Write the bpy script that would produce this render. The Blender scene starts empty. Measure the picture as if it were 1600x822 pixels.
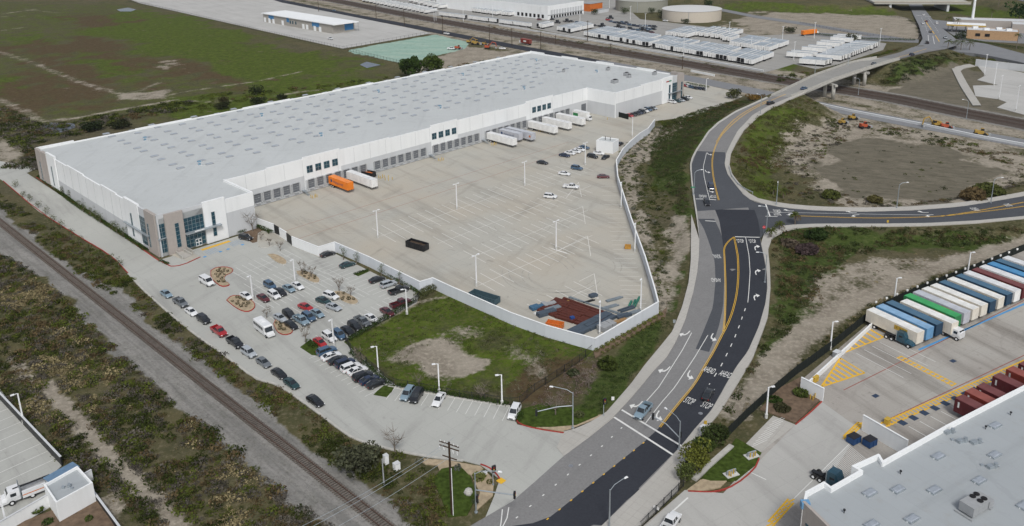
import bpy, math, random
import numpy as np
from mathutils import Matrix, Vector
from math import radians as R_, sin, cos, pi
rng=np.random.default_rng(7); random.seed(7)
SC=bpy.context.scene
# ------------------------------------------------------------ camera (calibrated from the photograph)
FPX,CX,CY,CAMH=1308.,800.,240.,100.
pt,rl=R_(16.8),R_(-1.02)
r0=np.array([1,0,0.]);FW=np.array([0,cos(pt),-sin(pt)]);u0=np.array([0,sin(pt),cos(pt)])
RT=r0*cos(rl)+u0*sin(rl);UP=-r0*sin(rl)+u0*cos(rl)
cam=bpy.data.cameras.new('camera');co=bpy.data.objects.new('camera',cam);SC.collection.objects.link(co)
cam.sensor_width=36;cam.lens=36*FPX/1600;cam.shift_x=0;cam.shift_y=-(411-CY)/1600;cam.clip_end=20000;cam.clip_start=1
m=Matrix.Identity(4)
for i in range(3): m[i][0]=RT[i];m[i][1]=UP[i];m[i][2]=-FW[i]
m[2][3]=CAMH;co.matrix_world=m;SC.camera=co
# ------------------------------------------------------------ light: soft overcast day
SUN_EL,SUN_AZ=R_(50),R_(172)   # azimuth clockwise from +Y
w=bpy.data.worlds.new('World');SC.world=w;w.use_nodes=True;nt=w.node_tree
bg=nt.nodes['Background'];sk=nt.nodes.new('ShaderNodeTexSky');sk.sky_type='NISHITA';sk.sun_disc=False
sk.sun_elevation=SUN_EL;sk.sun_rotation=SUN_AZ;sk.dust_density=3.0;sk.air_density=1.0;sk.ozone_density=1.0
hs=nt.nodes.new('ShaderNodeHueSaturation');hs.inputs['Saturation'].default_value=.45
nt.links.new(sk.outputs[0],hs.inputs['Color']);nt.links.new(hs.outputs[0],bg.inputs[0]);bg.inputs[1].default_value=.13
sl=bpy.data.lights.new('sun','SUN');sl.energy=2.0;sl.angle=R_(13);sl.color=(1,.985,.94)
so=bpy.data.objects.new('sun',sl);SC.collection.objects.link(so)
sd=Vector((sin(SUN_AZ)*cos(SUN_EL),cos(SUN_AZ)*cos(SUN_EL),sin(SUN_EL)))
so.rotation_euler=sd.to_track_quat('Z','Y').to_euler();so.location=(0,0,200)
vs=SC.view_settings;vs.view_transform='Standard';vs.look='None';vs.exposure=-0.04;vs.gamma=1;vs.use_curve_mapping=False
# ------------------------------------------------------------ geometry helpers
PY=[-500,158,212,253,294,344,375,392,470,540,600,700,780,3000]
PZ=[.06,.06,1,3,5,6.6,8.2,9.3,9.3,5.5,3,1,.06,.06]
def prof(y): return np.interp(y,PY,PZ)
def P(x,y,z=0.):
    d=RT*(x-CX)/FPX-UP*(y-CY)/FPX+FW;t=(z-CAMH)/d[2];return np.array([d[0]*t,d[1]*t])
def PR(x,y,dz=0.):
    z=0.
    for _ in range(25):
        q=P(x,y,z);z=.5*z+.5*(float(prof(q[1]))+dz)
    return P(x,y,z)
AZ=R_(45.1);US=np.array([sin(AZ),cos(AZ)]);VT=np.array([cos(AZ),-sin(AZ)])
def ST(s,t): return US*s+VT*t
def resamp(pts,n):
    p=np.array(pts,float);d=np.r_[0,np.cumsum(np.hypot(*np.diff(p,axis=0).T))]
    q=np.linspace(0,d[-1],n);return np.c_[np.interp(q,d,p[:,0]),np.interp(q,d,p[:,1])]
def smooth(pts,k=3):
    p=[np.array(a,float) for a in pts]
    for _ in range(k-1):
        q=[p[0]]
        for a,b in zip(p[:-1],p[1:]): q+=[a*.75+b*.25,a*.25+b*.75]
        p=q+[p[-1]]
    return p
def inpoly(X,Y,poly):
    c=np.zeros(X.shape,bool);n=len(poly)
    for i in range(n):
        x1,y1=poly[i];x2,y2=poly[(i+1)%n]
        if y1==y2: continue
        c^=((y1>Y)!=(y2>Y))&(X<(x2-x1)*(Y-y1)/(y2-y1)+x1)
    return c
def segd(X,Y,pts,closed=False,val=None):
    best=np.full(X.shape,1e9);bv=np.zeros(X.shape);n=len(pts)
    for i in range(n if closed else n-1):
        a=np.array(pts[i]);b=np.array(pts[(i+1)%n]);ab=b-a;L=ab@ab+1e-9
        t=np.clip(((X-a[0])*ab[0]+(Y-a[1])*ab[1])/L,0,1)
        d=np.hypot(X-a[0]-t*ab[0],Y-a[1]-t*ab[1]);k=d<best;best=np.where(k,d,best)
        if val is not None: bv=np.where(k,val[i]+(val[(i+1)%n]-val[i])*t,bv)
    return (best,bv) if val is not None else best
def sdist(X,Y,poly):
    d=segd(X,Y,poly,True);return np.where(inpoly(X,Y,poly),d,-d)
def lfn(X,Y,s,seed=0):
    a=np.zeros(np.shape(X));r=np.random.default_rng(seed)
    for k in range(7):
        th,ph,f=r.uniform(0,6.28),r.uniform(0,6.28),(1.5**k)*s
        a=a+np.sin((X*cos(th)+Y*sin(th))*f+ph+1.7*np.sin((Y*cos(th)-X*sin(th))*f*.6+ph*2))/(1.25**k)
    return a/4
class MB:
    def __init__(s): s.v=[];s.f=[];s.m=[]
    def add(s,v,f,mi=0):
        o=len(s.v);s.v+=[tuple(map(float,a)) for a in v];s.f+=[tuple(i+o for i in q) for q in f];s.m+=[mi]*len(f);return s
    def box(s,c,d,rz=0,mi=0,top=(1,1)):
        x,y,z=d[0]/2,d[1]/2,d[2]/2;cr,sr=cos(rz),sin(rz);V=[]
        for k,zz in ((0,-z),(1,z)):
            tx,ty=(top if k else (1,1))
            for a,b in ((-x,-y),(x,-y),(x,y),(-x,y)):
                a*=tx;b*=ty;V.append((c[0]+a*cr-b*sr,c[1]+a*sr+b*cr,c[2]+zz))
        return s.add(V,[(3,2,1,0),(4,5,6,7),(0,1,5,4),(1,2,6,5),(2,3,7,6),(3,0,4,7)],mi)
    def bar(s,a,b,wd,h,mi=0):
        a=np.array(a,float);b=np.array(b,float);d=b-a;L=np.hypot(d[0],d[1]);n=np.array([-d[1],d[0],0])/max(L,1e-6)*wd/2;z=np.array([0,0,h])
        V=[a-n,b-n,b+n,a+n,a-n+z,b-n+z,b+n+z,a+n+z];return s.add(V,[(3,2,1,0),(4,5,6,7),(0,1,5,4),(1,2,6,5),(2,3,7,6),(3,0,4,7)],mi)
    def cyl(s,a,b,ra,rb=None,n=8,mi=0,cap=True):
        rb=ra if rb is None else rb;a=Vector(a);b=Vector(b);q=(b-a).to_track_quat('Z','Y');V=[]
        for p,r in ((a,ra),(b,rb)):
            for k in range(n): V.append(p+q@Vector((r*cos(2*pi*k/n),r*sin(2*pi*k/n),0)))
        F=[(k,(k+1)%n,n+(k+1)%n,n+k) for k in range(n)]
        if cap: F+=[tuple(range(n))[::-1],tuple(range(n,2*n))]
        return s.add(V,F,mi)
    def tube(s,pts,r,n=6,mi=0):
        for a,b in zip(pts[:-1],pts[1:]): s.cyl(a,b,r,n=n,mi=mi)
        return s
    def prism(s,pts,z0,z1,mi=0,mt=None):
        n=len(pts);A=sum(pts[i][0]*pts[(i+1)%n][1]-pts[(i+1)%n][0]*pts[i][1] for i in range(n))
        if A<0: pts=list(pts)[::-1]
        V=[(p[0],p[1],z0) for p in pts]+[(p[0],p[1],z1) for p in pts]
        s.add(V,[(k,(k+1)%n,n+(k+1)%n,n+k) for k in range(n)],mi)
        return s.add(V[n:],[tuple(range(n))],mi if mt is None else mt)
    def rings(s,rs,mi=0,cap=True,closed=True):
        n=len(rs[0]);V=[p for r in rs for p in r];F=[]
        for i in range(len(rs)-1):
            for k in range(n if closed else n-1): F.append((i*n+k,i*n+(k+1)%n,(i+1)*n+(k+1)%n,(i+1)*n+k))
        if cap: F+=[tuple(range(n))[::-1],tuple((len(rs)-1)*n+k for k in range(n))]
        return s.add(V,F,mi)
    def build(s,name,mats,parent=None,smooth=False):
        me=bpy.data.meshes.new(name);me.from_pydata(s.v,[],s.f);mats=mats if isinstance(mats,(list,tuple)) else [mats]
        for a in mats: me.materials.append(a)
        if len(mats)>1: me.polygons.foreach_set('material_index',s.m)
        if smooth: me.polygons.foreach_set('use_smooth',[True]*len(s.f))
        me.update();o=bpy.data.objects.new(name,me);SC.collection.objects.link(o)
        if parent: o.parent=parent
        return o
LABELS={}
def tag(o,label=None,cat=None,group=None,kind=None):
    if label: o['label']=label
    if cat: o['category']=cat
    if group: o['group']=group
    if kind: o['kind']=kind
    if label and not group:
        if label in LABELS: print('DUP LABEL',label)
        LABELS[label]=1
    return o
def thing(name,label,cat,loc=(0,0,0),rz=0,group=None):
    o=bpy.data.objects.new(name,None);o.empty_display_size=.3;SC.collection.objects.link(o);o.location=loc;o.rotation_euler=(0,0,rz)
    return tag(o,label,cat,group)
def setp(o,loc,rz,sc=None):
    o.location=loc;o.rotation_euler=(0,0,rz)
    if sc is not None: o.scale=(sc,)*3 if not hasattr(sc,'__len__') else sc
def copy_tree(o,par=None,kids=None):
    c=o.copy();SC.collection.objects.link(c);c.parent=par
    for ch in KIDS(o): copy_tree(ch,c)
    return c
def KIDS(o): return list(o.children)
def az2rz(a): return pi/2-a     # heading (clockwise from +Y) to rotation about Z for +X forward
def struct(o): o['kind']='structure';return o
# ------------------------------------------------------------ materials
class Mt:
    def __init__(s,name,rough=.8,spec=.3,metal=0):
        s.mat=bpy.data.materials.new(name);s.mat.use_nodes=True;s.t=s.mat.node_tree;s.b=s.t.nodes['Principled BSDF']
        s.b.inputs['Roughness'].default_value=rough;s.b.inputs['Specular IOR Level'].default_value=spec;s.b.inputs['Metallic'].default_value=metal;s.co=None
    def n(s,t,**k):
        a=s.t.nodes.new(t)
        for i,v in k.items(): setattr(a,i,v)
        return a
    def L(s,a,b): s.t.links.new(a,b)
    def pos(s,rot=0,sc=(1,1,1)):
        c=s.n('ShaderNodeTexCoord');o=c.outputs['Object']
        for r,k in ((rot,(1,1,1)),(0,sc)):
            mp=s.n('ShaderNodeMapping');mp.inputs['Rotation'].default_value=(0,0,r);mp.inputs['Scale'].default_value=k;s.L(o,mp.inputs[0]);o=mp.outputs[0]
        return o
    def noise(s,scale,detail=4,rough=.55,vec=None,dist=0):
        a=s.n('ShaderNodeTexNoise');a.inputs['Scale'].default_value=scale;a.inputs['Detail'].default_value=detail;a.inputs['Roughness'].default_value=rough;a.inputs['Distortion'].default_value=dist
        s.L(vec if vec is not None else s.pos(),a.inputs['Vector']);return a.outputs[0]
    def ramp(s,v,lo,hi,a=0,b=1):
        m=s.n('ShaderNodeMapRange');s.L(v,m.inputs[0])
        for i,x in enumerate((lo,hi,a,b)): m.inputs[i+1].default_value=x
        return m.outputs[0]
    def math(s,op,a,b=None):
        m=s.n('ShaderNodeMath',operation=op)
        for i,x in enumerate((a,b)):
            if x is None: continue
            if isinstance(x,(int,float)): m.inputs[i].default_value=x
            else: s.L(x,m.inputs[i])
        return m.outputs[0]
    def mix(s,f,a,b,bt='MIX'):
        m=s.n('ShaderNodeMix',data_type='RGBA',blend_type=bt)
        for i,x in ((0,f),(6,a),(7,b)):
            if isinstance(x,(int,float)): m.inputs[i].default_value=x
            elif isinstance(x,tuple): m.inputs[i].default_value=(*x,1)
            else: s.L(x,m.inputs[i])
        return m.outputs[2]
    def col(s,c):
        if isinstance(c,tuple): s.b.inputs[0].default_value=(*c,1)
        else: s.L(c,s.b.inputs[0])
        return s
    def bump(s,h,st=.3,d=.1):
        b=s.n('ShaderNodeBump');b.inputs['Strength'].default_value=st;b.inputs['Distance'].default_value=d;s.L(h,b.inputs['Height']);s.L(b.outputs[0],s.b.inputs['Normal']);return s
def simple(name,c,rough=.6,spec=.3,metal=0,var=.12,sc=1.5):
    k=Mt(name,rough,spec,metal);n=k.noise(sc,3)
    k.col(k.mix(k.ramp(n,.3,.7),tuple(x*(1-var) for x in c),tuple(min(1,x*(1+var)) for x in c)));return k.mat
def concrete(name,c,jx=4.6,jy=4.6,rot=AZ,stain=.22,dark=(.13,.12,.11),joint=.5,warm=None):
    k=Mt(name,.9,.08);v=k.pos(rot);b=k.n('ShaderNodeTexBrick');b.offset=0;k.L(v,b.inputs['Vector'])
    for i,x in (('Scale',1),('Mortar Size',.035),('Mortar Smooth',.3),('Brick Width',jx),('Row Height',jy)): b.inputs[i].default_value=x
    b.inputs['Color1'].default_value=(*c,1);b.inputs['Color2'].default_value=tuple(x*.95 for x in c)+(1,);b.inputs['Mortar'].default_value=tuple(x*(1-joint*.6) for x in c)+(1,)
    x=k.mix(k.ramp(k.noise(.035,5),.38,.68),b.outputs[0],warm or tuple(q*.88 for q in c))
    st=k.noise(1,6,.65,k.pos(rot+.12,(.02,.17,1)));x=k.mix(k.ramp(st,.5,.75,0,stain),x,dark)
    st2=k.noise(1,6,.65,k.pos(rot-.35,(.16,.03,1)));x=k.mix(k.ramp(st2,.56,.8,0,stain*.9),x,dark)
    sp=k.noise(.35,8,.7,dist=.6);x=k.mix(k.ramp(sp,.6,.72,0,stain*.8),x,dark)
    x=k.mix(k.ramp(k.noise(3,4),.3,.7,0,.12),x,(.6,.58,.55));k.col(x);return k.mat
def asphalt(name,c,rot=0,light=(.3,.3,.3)):
    k=Mt(name,.9,.06);x=k.mix(k.ramp(k.noise(2.2,6,.7),.3,.7),tuple(a*.86 for a in c),tuple(a*1.14 for a in c))
    x=k.mix(k.ramp(k.noise(1,5,.6,k.pos(rot,(.7,.05,1))),.5,.8,0,.25),x,tuple(a*.6 for a in c))
    x=k.mix(k.ramp(k.noise(.12,5,.6),.5,.75,0,.3),x,tuple(a*1.35 for a in c));x=k.mix(k.ramp(k.noise(.7,8,.7,dist=2.),.6,.64,0,.3),x,tuple(a*.6 for a in c));k.col(x);return k.mat
def paintm(name,c,rot=0):
    k=Mt(name,.7,.3);k.col(k.mix(k.ramp(k.noise(1.6,6,.7),.56,.72,0,.55),c,(.2,.19,.18)));return k.mat
def carpaint(name,c):
    k=Mt(name,.28,.5);k.b.inputs['Coat Weight'].default_value=.6;k.b.inputs['Coat Roughness'].default_value=.1
    k.col(k.mix(k.ramp(k.noise(1.2,3),.35,.7,0,.18),c,tuple(a*.75+.012 for a in c)));return k.mat
def foliage(name,tint=(1,1,1)):
    k=Mt(name,.9,.03);a=k.n('ShaderNodeAttribute');a.attribute_name='c';x=k.mix(1.,a.outputs['Color'],tint,'MULTIPLY')
    x=k.mix(k.ramp(k.noise(2,2),.3,.7,0,.15),x,k.mix(1.,x,(.55,.55,.5),'MULTIPLY'));k.col(x)
    k.b.inputs['Subsurface Weight'].default_value=0;return k.mat
def wallm(name,c):
    k=Mt(name,.7,.2);v=k.noise(1,5,.65,k.pos(0,(.5,.5,.05)));x=k.mix(k.ramp(v,.5,.75,0,.3),c,tuple(q*.72 for q in c));x=k.mix(k.ramp(k.noise(.09,3),.4,.65,0,.3),x,tuple(q*.88 for q in c));k.col(x);return k.mat
M=dict(
 white=wallm('white_painted_wall',(.77,.785,.79)),wgrey=wallm('light_grey_wall',(.53,.545,.56)),
 mgrey=simple('mid_grey_wall',(.3,.31,.32),.75,.2,var=.06),taupe=simple('taupe_wall',(.37,.335,.31),.8,.2,var=.05),
 door=simple('dock_door_grey',(.13,.14,.155),.6,.3),ddark=simple('dark_opening',(.02,.02,.022),.8,.1),
 steel=simple('galvanised_steel',(.36,.4,.43),.45,.4,.5),wsteel=simple('white_steel',(.74,.75,.76),.4,.4,var=.05),
 black=simple('black_metal',(.015,.016,.018),.5,.4),rubber=simple('tyre_rubber',(.02,.02,.02),.85,.2),
 yellow=simple('yellow_paint',(.5,.33,.05),.5,.3),red=simple('red_paint',(.4,.05,.03),.5,.3),orange=simple('orange_paint',(.55,.15,.03),.5,.3),
 blue=simple('blue_paint',(.02,.06,.16),.5,.3),teal=simple('teal_paint',(.02,.13,.13),.5,.3),lamp=simple('lamp_glass',(.75,.77,.78),.2,.5),
 rlamp=simple('red_lamp',(.35,.01,.01),.3,.5),rim=simple('alloy_rim',(.35,.36,.38),.35,.5,.6),wood=simple('brown_timber',(.07,.05,.035),.9,.1,var=.3,sc=4),
 bark=simple('bark',(.17,.145,.12),.9,.1,var=.3,sc=4),galv=simple('concrete_base',(.5,.5,.48),.85,.2),
 curb=simple('kerb_concrete',(.42,.41,.38),.85,.2,sc=.6),rcurb=simple('red_kerb',(.3,.045,.035),.8,.2,sc=2,var=.25),
 mulch=simple('sandy_mulch',(.36,.29,.2),.95,.1,var=.2,sc=1.2),rail=simple('rusty_rail',(.11,.075,.06),.6,.3,.3),tie=simple('timber_sleeper',(.14,.12,.105),.95,.1,var=.25,sc=2),
 pwhite=paintm('white_road_paint',(.66,.66,.64)),pyel=paintm('yellow_road_paint',(.68,.4,.03)),pred=paintm('red_road_paint',(.28,.1,.08)),pblue=paintm('blue_road_paint',(.08,.28,.55)),
 soil=simple('brown_soil',(.14,.1,.07),.95,.1,var=.3,sc=.8),lawn=simple('lawn_grass',(.045,.068,.014),.95,.03,var=.4,sc=1.2),
 yconc=concrete('yard_concrete',(.4,.39,.35),4.6,4.6,AZ,.55,(.16,.155,.135),warm=(.4,.365,.305)),
 lconc=concrete('lot_concrete',(.4,.405,.38),4.6,4.6,AZ,.5,(.16,.155,.15)),
 rconc=concrete('right_lot_concrete',(.37,.355,.325),4.8,4.8,R_(59),.75,(.12,.105,.09),warm=(.3,.275,.25)),
 aconc=concrete('apron_concrete',(.42,.415,.395),4.6,4.6,R_(59),.4,(.17,.16,.15)),
 fconc=concrete('far_concrete',(.44,.435,.42),6,6,AZ,.3),fyard=concrete('far_yard_concrete',(.3,.295,.28),6,6,AZ,.5),swalk=concrete('sidewalk_concrete',(.41,.395,.365),1.6,1.6,R_(40),.15),
 asp=asphalt('worn_asphalt',(.2,.198,.197),R_(40)),aspd=asphalt('fresh_asphalt',(.038,.041,.05),R_(40)),aspm=asphalt('middle_asphalt',(.075,.08,.09),R_(80)),
 aspg=asphalt('grey_asphalt',(.2,.205,.215),R_(40)),
)
def roofm(name,c,rot):
    k=Mt(name,.6,.3);b=k.n('ShaderNodeTexBrick');b.offset=.0;k.L(k.pos(rot),b.inputs['Vector'])
    for i,x in (('Scale',1),('Mortar Size',.04),('Mortar Smooth',.4),('Brick Width',30.),('Row Height',3.1)): b.inputs[i].default_value=x
    b.inputs['Color1'].default_value=(*c,1);b.inputs['Color2'].default_value=tuple(x*.97 for x in c)+(1,);b.inputs['Mortar'].default_value=tuple(x*.86 for x in c)+(1,)
    x=k.mix(k.ramp(k.noise(.05,5),.35,.7,0,.5),b.outputs[0],tuple(q*.86 for q in c));x=k.mix(k.ramp(k.noise(.5,6,.7),.55,.75,0,.35),x,(.28,.27,.24));x=k.mix(k.ramp(k.noise(1,6,.65,k.pos(rot,(.35,.03,1))),.52,.72,0,.3),x,tuple(q*.62 for q in c));x=k.mix(k.ramp(k.noise(.11,7,.6,dist=1.5),.6,.63,0,.22),x,tuple(q*.7 for q in c));k.col(x);return k.mat
M['roof']=roofm('roof_membrane',(.49,.51,.51),R_(45));M['roof2']=roofm('roof_membrane_grey',(.35,.375,.39),R_(59))
M['skyl']=simple('skylight_dome',(.29,.32,.36),.3,.5)
def glassm():
    k=Mt('tinted_glass',.12,.6);k.col(k.mix(k.ramp(k.noise(.8,2),.3,.7),(.006,.03,.05),(.012,.07,.1)));return k.mat
M['ywall']=wallm('yard_wall_paint',(.6,.63,.67));M['glass']=glassm();M['cglass']=simple('car_glass',(.02,.025,.03),.12,.6,var=.2);M['mull']=simple('window_frame_metal',(.3,.36,.38),.4,.4,.4)
M['conc2']=simple('bridge_concrete',(.4,.39,.36),.85,.2,var=.1,sc=.5)
CONT={k:simple('container_'+k,v,.55,.3,var=.1,sc=.6) for k,v in dict(cream=(.66,.62,.54),blue=(.13,.29,.48),navy=(.02,.05,.09),green=(.03,.2,.07),silver=(.45,.46,.5),maroon=(.1,.018,.022),white=(.74,.74,.73),red=(.2,.035,.025),orange=(.72,.2,.02),sky=(.04,.17,.36)).items()}
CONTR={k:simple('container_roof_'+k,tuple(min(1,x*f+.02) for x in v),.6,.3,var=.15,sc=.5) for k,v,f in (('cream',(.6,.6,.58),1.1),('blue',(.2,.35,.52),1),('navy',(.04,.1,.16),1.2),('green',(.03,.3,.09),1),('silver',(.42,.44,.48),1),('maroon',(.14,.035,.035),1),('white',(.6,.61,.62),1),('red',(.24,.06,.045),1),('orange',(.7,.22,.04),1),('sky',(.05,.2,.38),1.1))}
PAINT={k:carpaint('car_paint_'+k,v) for k,v in dict(black=(.012,.013,.016),white=(.7,.71,.72),silver=(.36,.39,.42),grey=(.13,.145,.16),red=(.34,.015,.02),navy=(.012,.022,.055),teal=(.015,.045,.05),maroon=(.09,.015,.02),blue=(.05,.1,.17),steel=(.2,.28,.34),tblue=(.01,.06,.095)).items()}
FOL=foliage('leaf_foliage')
# ------------------------------------------------------------ road outline (photo pixels of the kerb lines)
ROAD_L=[(700,842),(765,804),(800,783.7),(840.5,748.5),(881,712),(918.8,683.7),(959.4,651.3),(989,619),(1005,600),(1020.5,580.5),(1040.6,560.4),(1055.6,535.3),(1070.7,500.3),(1083,457.6),(1089.5,425),(1092,400),(1092.7,375),(1089.5,335),(1085.7,310),(1082,282.7),(1080.2,257.6),(1083,247.6),(1089.5,235),(1098,222.6),(1108,207),(1123,193),(1151,175),(1176,164),(1200,153),(1215,146.6),(1275,118),(1325,100),(1370,91),(1405,82),(1425,74)]
ROAD_R=[(870,880),(940.4,822),(989,775.6),(1029.6,735),(1064.7,697),(1086,670),(1110.6,643),(1126.8,616),(1135,600),(1151,573),(1168.4,550),(1186,510),(1196,475),(1199,450),(1198,425),(1193.5,400),(1189,380.5),(1186,350),(1178,325),(1161,303),(1148.4,288),(1137,272.7),(1132,257.6),(1134.6,240),(1143,222.6),(1153,204),(1176,180),(1200,166),(1255,144),(1300,125),(1350,108),(1390.5,95),(1450.6,80.2),(1476,76)]
SIDE_T=[(1160,303),(1176,315),(1200,320),(1225,325),(1275,329),(1350,331),(1425,329),(1501,323),(1551,315),(1600,306.5),(1760,275)]
SIDE_B=[(1189,372),(1193.5,364),(1200,359),(1215,354),(1237.6,351.6),(1275,350),(1375,350),(1450,349),(1526,345),(1600,338),(1760,322)]
rL=resamp([PR(*p) for p in ROAD_L],150);rR=resamp([PR(*p) for p in ROAD_R],150)
sT=resamp([PR(*p) for p in SIDE_T],40);sB=resamp([PR(*p) for p in SIDE_B],40)
rc=(rL+rR)/2;rw=np.hypot(*(rL-rR).T)/2;sc_=(sT+sB)/2;sw=np.hypot(*(sT-sB).T)/2
BR0,BR1=392.,476.
def H(X,Y):
    X=np.asarray(X,float);Y=np.asarray(Y,float);h=np.zeros(X.shape)
    for (c,w_,cut) in ((rc,rw,True),(sc_[6:],sw[6:],False)):
        segs=[]
        if cut:
            i0=[i for i in range(len(c)) if c[i][1]<BR0];i1=[i for i in range(len(c)) if c[i][1]>BR1];segs=[i0,i1]
        else: segs=[list(range(len(c)))]
        for sg in segs:
            pts=[c[i] for i in sg];d,wv=segd(X,Y,pts,val=[w_[i] for i in sg])
            _,zz=segd(X,Y,pts,val=[float(prof(c[i][1])) for i in sg])
            div=2.6-1.1*np.clip(1-np.abs(Y-430)/70,0,1)**.5 if cut else 2.6;z=zz-.4-np.maximum(0,d-wv-3.2)/div;h=np.maximum(h,z)
    # freeway berm beyond the cross street
    for poly,hh in BERMS:
        s_=sdist(X,Y,poly);h=np.maximum(h,np.clip(s_/2.,0,hh))
    return h
BERMS=[([P(1488,8),P(1700,46),P(1900,-40),P(1480,-12)],7),([P(1200,18),P(1405,20),P(1400,-5),P(1000,-16),P(1000,4)],6)]
_cr=[(rc[i],rw[i],1) for i in range(len(rc)) if rc[i][1]<BR0 or rc[i][1]>BR1]+[(sc_[i],sw[i],0) for i in range(6,len(sc_))]
_dp=np.vstack([a[0] for a in _cr]);_dw=np.array([a[1] for a in _cr]);_dk=np.array([a[2] for a in _cr]);_dz=prof(_dp[:,1])
def Hs(x,y):
    d=np.hypot(_dp[:,0]-x,_dp[:,1]-y);dv_=2.6-1.1*max(0,min(1,1-abs(y-430)/70))**.5*_dk
    h=max(0.,float(np.max(_dz-.4-np.maximum(0,d-_dw-3.2)/dv_)))
    for poly,hh in BERMS:
        s_=float(sdist(np.array([x]),np.array([y]),poly)[0]);h=max(h,min(max(s_/2.,0),hh))
    return h
def PT(x,y):
    z=0.
    for _ in range(10):
        q=P(x,y,z);z=.5*z+.5*Hs(q[0],q[1])
    q=P(x,y,z);return q[0],q[1],z
# ------------------------------------------------------------ ground terrain
def W(pl): return [P(*p) for p in pl]
RAILP=[P(72.7,405),P(597,819)];rd=(RAILP[1]-RAILP[0]);rd/=np.hypot(*rd);RAIL1=[RAILP[0]-rd*900,RAILP[1]+rd*400]
RAIL2=[P(-300,-80),P(440,-12),P(525,1),P(650.6,26),P(800,53),P(900,70),P(1000,87),P(1100,104),P(1200,121.5),P(1300,137.5),P(1400,154),P(1501,175),P(1600,194),P(1900,255)]
NROAD=[P(200,-45),P(440,1.5),P(550,24),P(625.6,37.6),P(700.8,52.6),P(800,72),P(930,96),P(1073,122),P(1170,141),P(1260,160),P(1330,175),P(1420,192),P(1500,206),P(1600,224),P(1800,262)]
xs=np.r_[np.arange(-4200,-640,160),np.arange(-640,-210,3.2),np.arange(-210,260,1.6),np.arange(260,640,7),np.arange(640,4300,160)]
ys=np.r_[np.arange(-600,60,60),np.arange(60,300,1.6),np.arange(300,560,2.4),np.arange(560,1200,5),np.arange(1200,6000,200)]
X,Y=np.meshgrid(xs,ys);X=X.ravel();Y=Y.ravel();Z=H(X,Y)
ch=np.zeros((len(X),9))   # green, brown, sand, gravel, mint, greysoil, ivy, palegrass
WX,WY,WF=lfn(X,Y,.035,31),lfn(X,Y,.035,47),lfn(X,Y,.16,53)
def paint(c,poly,val=1.,soft=3.):
    w_=[PT(*p)[:2] for p in poly];a_=(soft*2.6 if soft>1.5 else 0);s_=sdist(X+WX*a_,Y+WY*a_*1.6,w_)+WF*soft*1.6;ch[:,c]=np.maximum(ch[:,c],val*np.clip(.5+s_/(2*soft),0,1))
def stroke(c,line,wd,val=1.,soft=1.5,world=False):
    w_=line if world else [PT(*p)[:2] for p in line];d=segd(X,Y,w_);ch[:,c]=np.maximum(ch[:,c],val*np.clip(.5+(wd/2-d)/(2*soft),0,1))
G,B,S,V,MI,GS,IV,PG=range(8)
paint(G,[(-200,2),(215,8),(290,30),(400,52),(500,84),(560,100),(640,104),(640,130),(420,168),(300,172),(60,200),(-300,240)],.42,8)
for p in ([(110,35),(215,15),(290,32),(400,58),(500,88),(545,100),(560,122),(430,138),(330,122),(280,98),(200,65)],[(95,90),(180,85),(240,98),(250,125),(180,130),(120,112)],[(-60,122),(60,112),(98,125),(75,146),(-60,155)],[(55,24),(135,22),(122,38),(70,34)],[(270,152),(400,132),(560,122),(625,104),(650,125),(420,168),(300,172)],[(0,60),(60,55),(90,70),(20,75)]): paint(G,p,1.,13)
for p in ([(95,28),(170,20),(190,42),(110,46)],[(0,72),(140,52),(200,76),(300,108),(330,130),(255,122),(170,88),(100,90),(60,106),(0,95)],[(50,104),(100,100),(190,140),(90,158),(10,150),(40,130)],[(240,105),(300,110),(400,128),(330,135),(265,140)],[(60,140),(180,148),(120,170),(60,165)]): paint(B,p,.95,13)
for l,wd in (([(-80,72),(0,82),(50,97),(100,118),(145,135),(190,147),(240,153)],5),([(190,147),(220,141),(247,129)],4),([(275,156),(170,174),(110,186),(65,189),(35,172),(0,155),(-60,140)],5),([(240,153),(300,141),(400,127),(470,112)],3),([(270,158),(340,159),(400,153),(520,137)],2.6),([(0,22),(60,14)],4),([(0,48),(40,42)],3),([(40,14),(90,20)],4),([(0,235),(60,262)],5),([(0,26),(90,24)],3)): stroke(S,l,wd*.8,.74,2.4)
paint(S,[(180,146),(255,142),(262,155),(200,160)],.8,3);paint(S,[(250,92),(275,98),(260,112),(245,105)],.55,3);paint(S,[(-80,200),(20,215),(50,240),(0,262),(-80,250)],.75,4)
paint(MI,[(540,79),(680,54),(735,67),(725,76),(690,85),(655,94),(630,99),(590,90)],1.3,1.5)
paint(S,[(655,97),(690,85),(730,74),(830,88),(860,95),(840,125),(640,125)],1.2,3)
paint(V,[(-120,200),(0,318),(88,400),(140,437),(200,472),(250,510),(300,555),(376,604),(400,625),(467,681),(513,719),(562,751),(597,773),(700,850),(560,900),(489,802),(440,767),(400,730),(337,673),(283,640),(238,600),(198,560),(150,515),(100,467),(22,407),(-200,230)],1.15,1.6)
stroke(S,RAIL2,52,.75,5,True);stroke(V,RAIL2,25,.8,4,True);stroke(S,NROAD,30,.7,4,True)
stroke(8,RAIL2,17,1.25,1.,True);stroke(8,RAIL1,3.2,.42,.8,True)
paint(S,[(1130,36),(1200,20),(1420,26),(1437,40),(1440,62),(1300,62),(1200,50)],.95,5);paint(S,[(1120,40),(1230,50),(1260,60),(1180,60)],.7,4)
paint(G,[(1100,2),(1300,10),(1405,18),(1400,30),(1200,20),(1080,15)],.8,4);paint(G,[(1455,12),(1620,45),(1620,25),(1480,5)],1.1,3)
paint(G,[(1200,100),(1255,102),(1235,118),(1205,110)],1,2)
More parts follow.
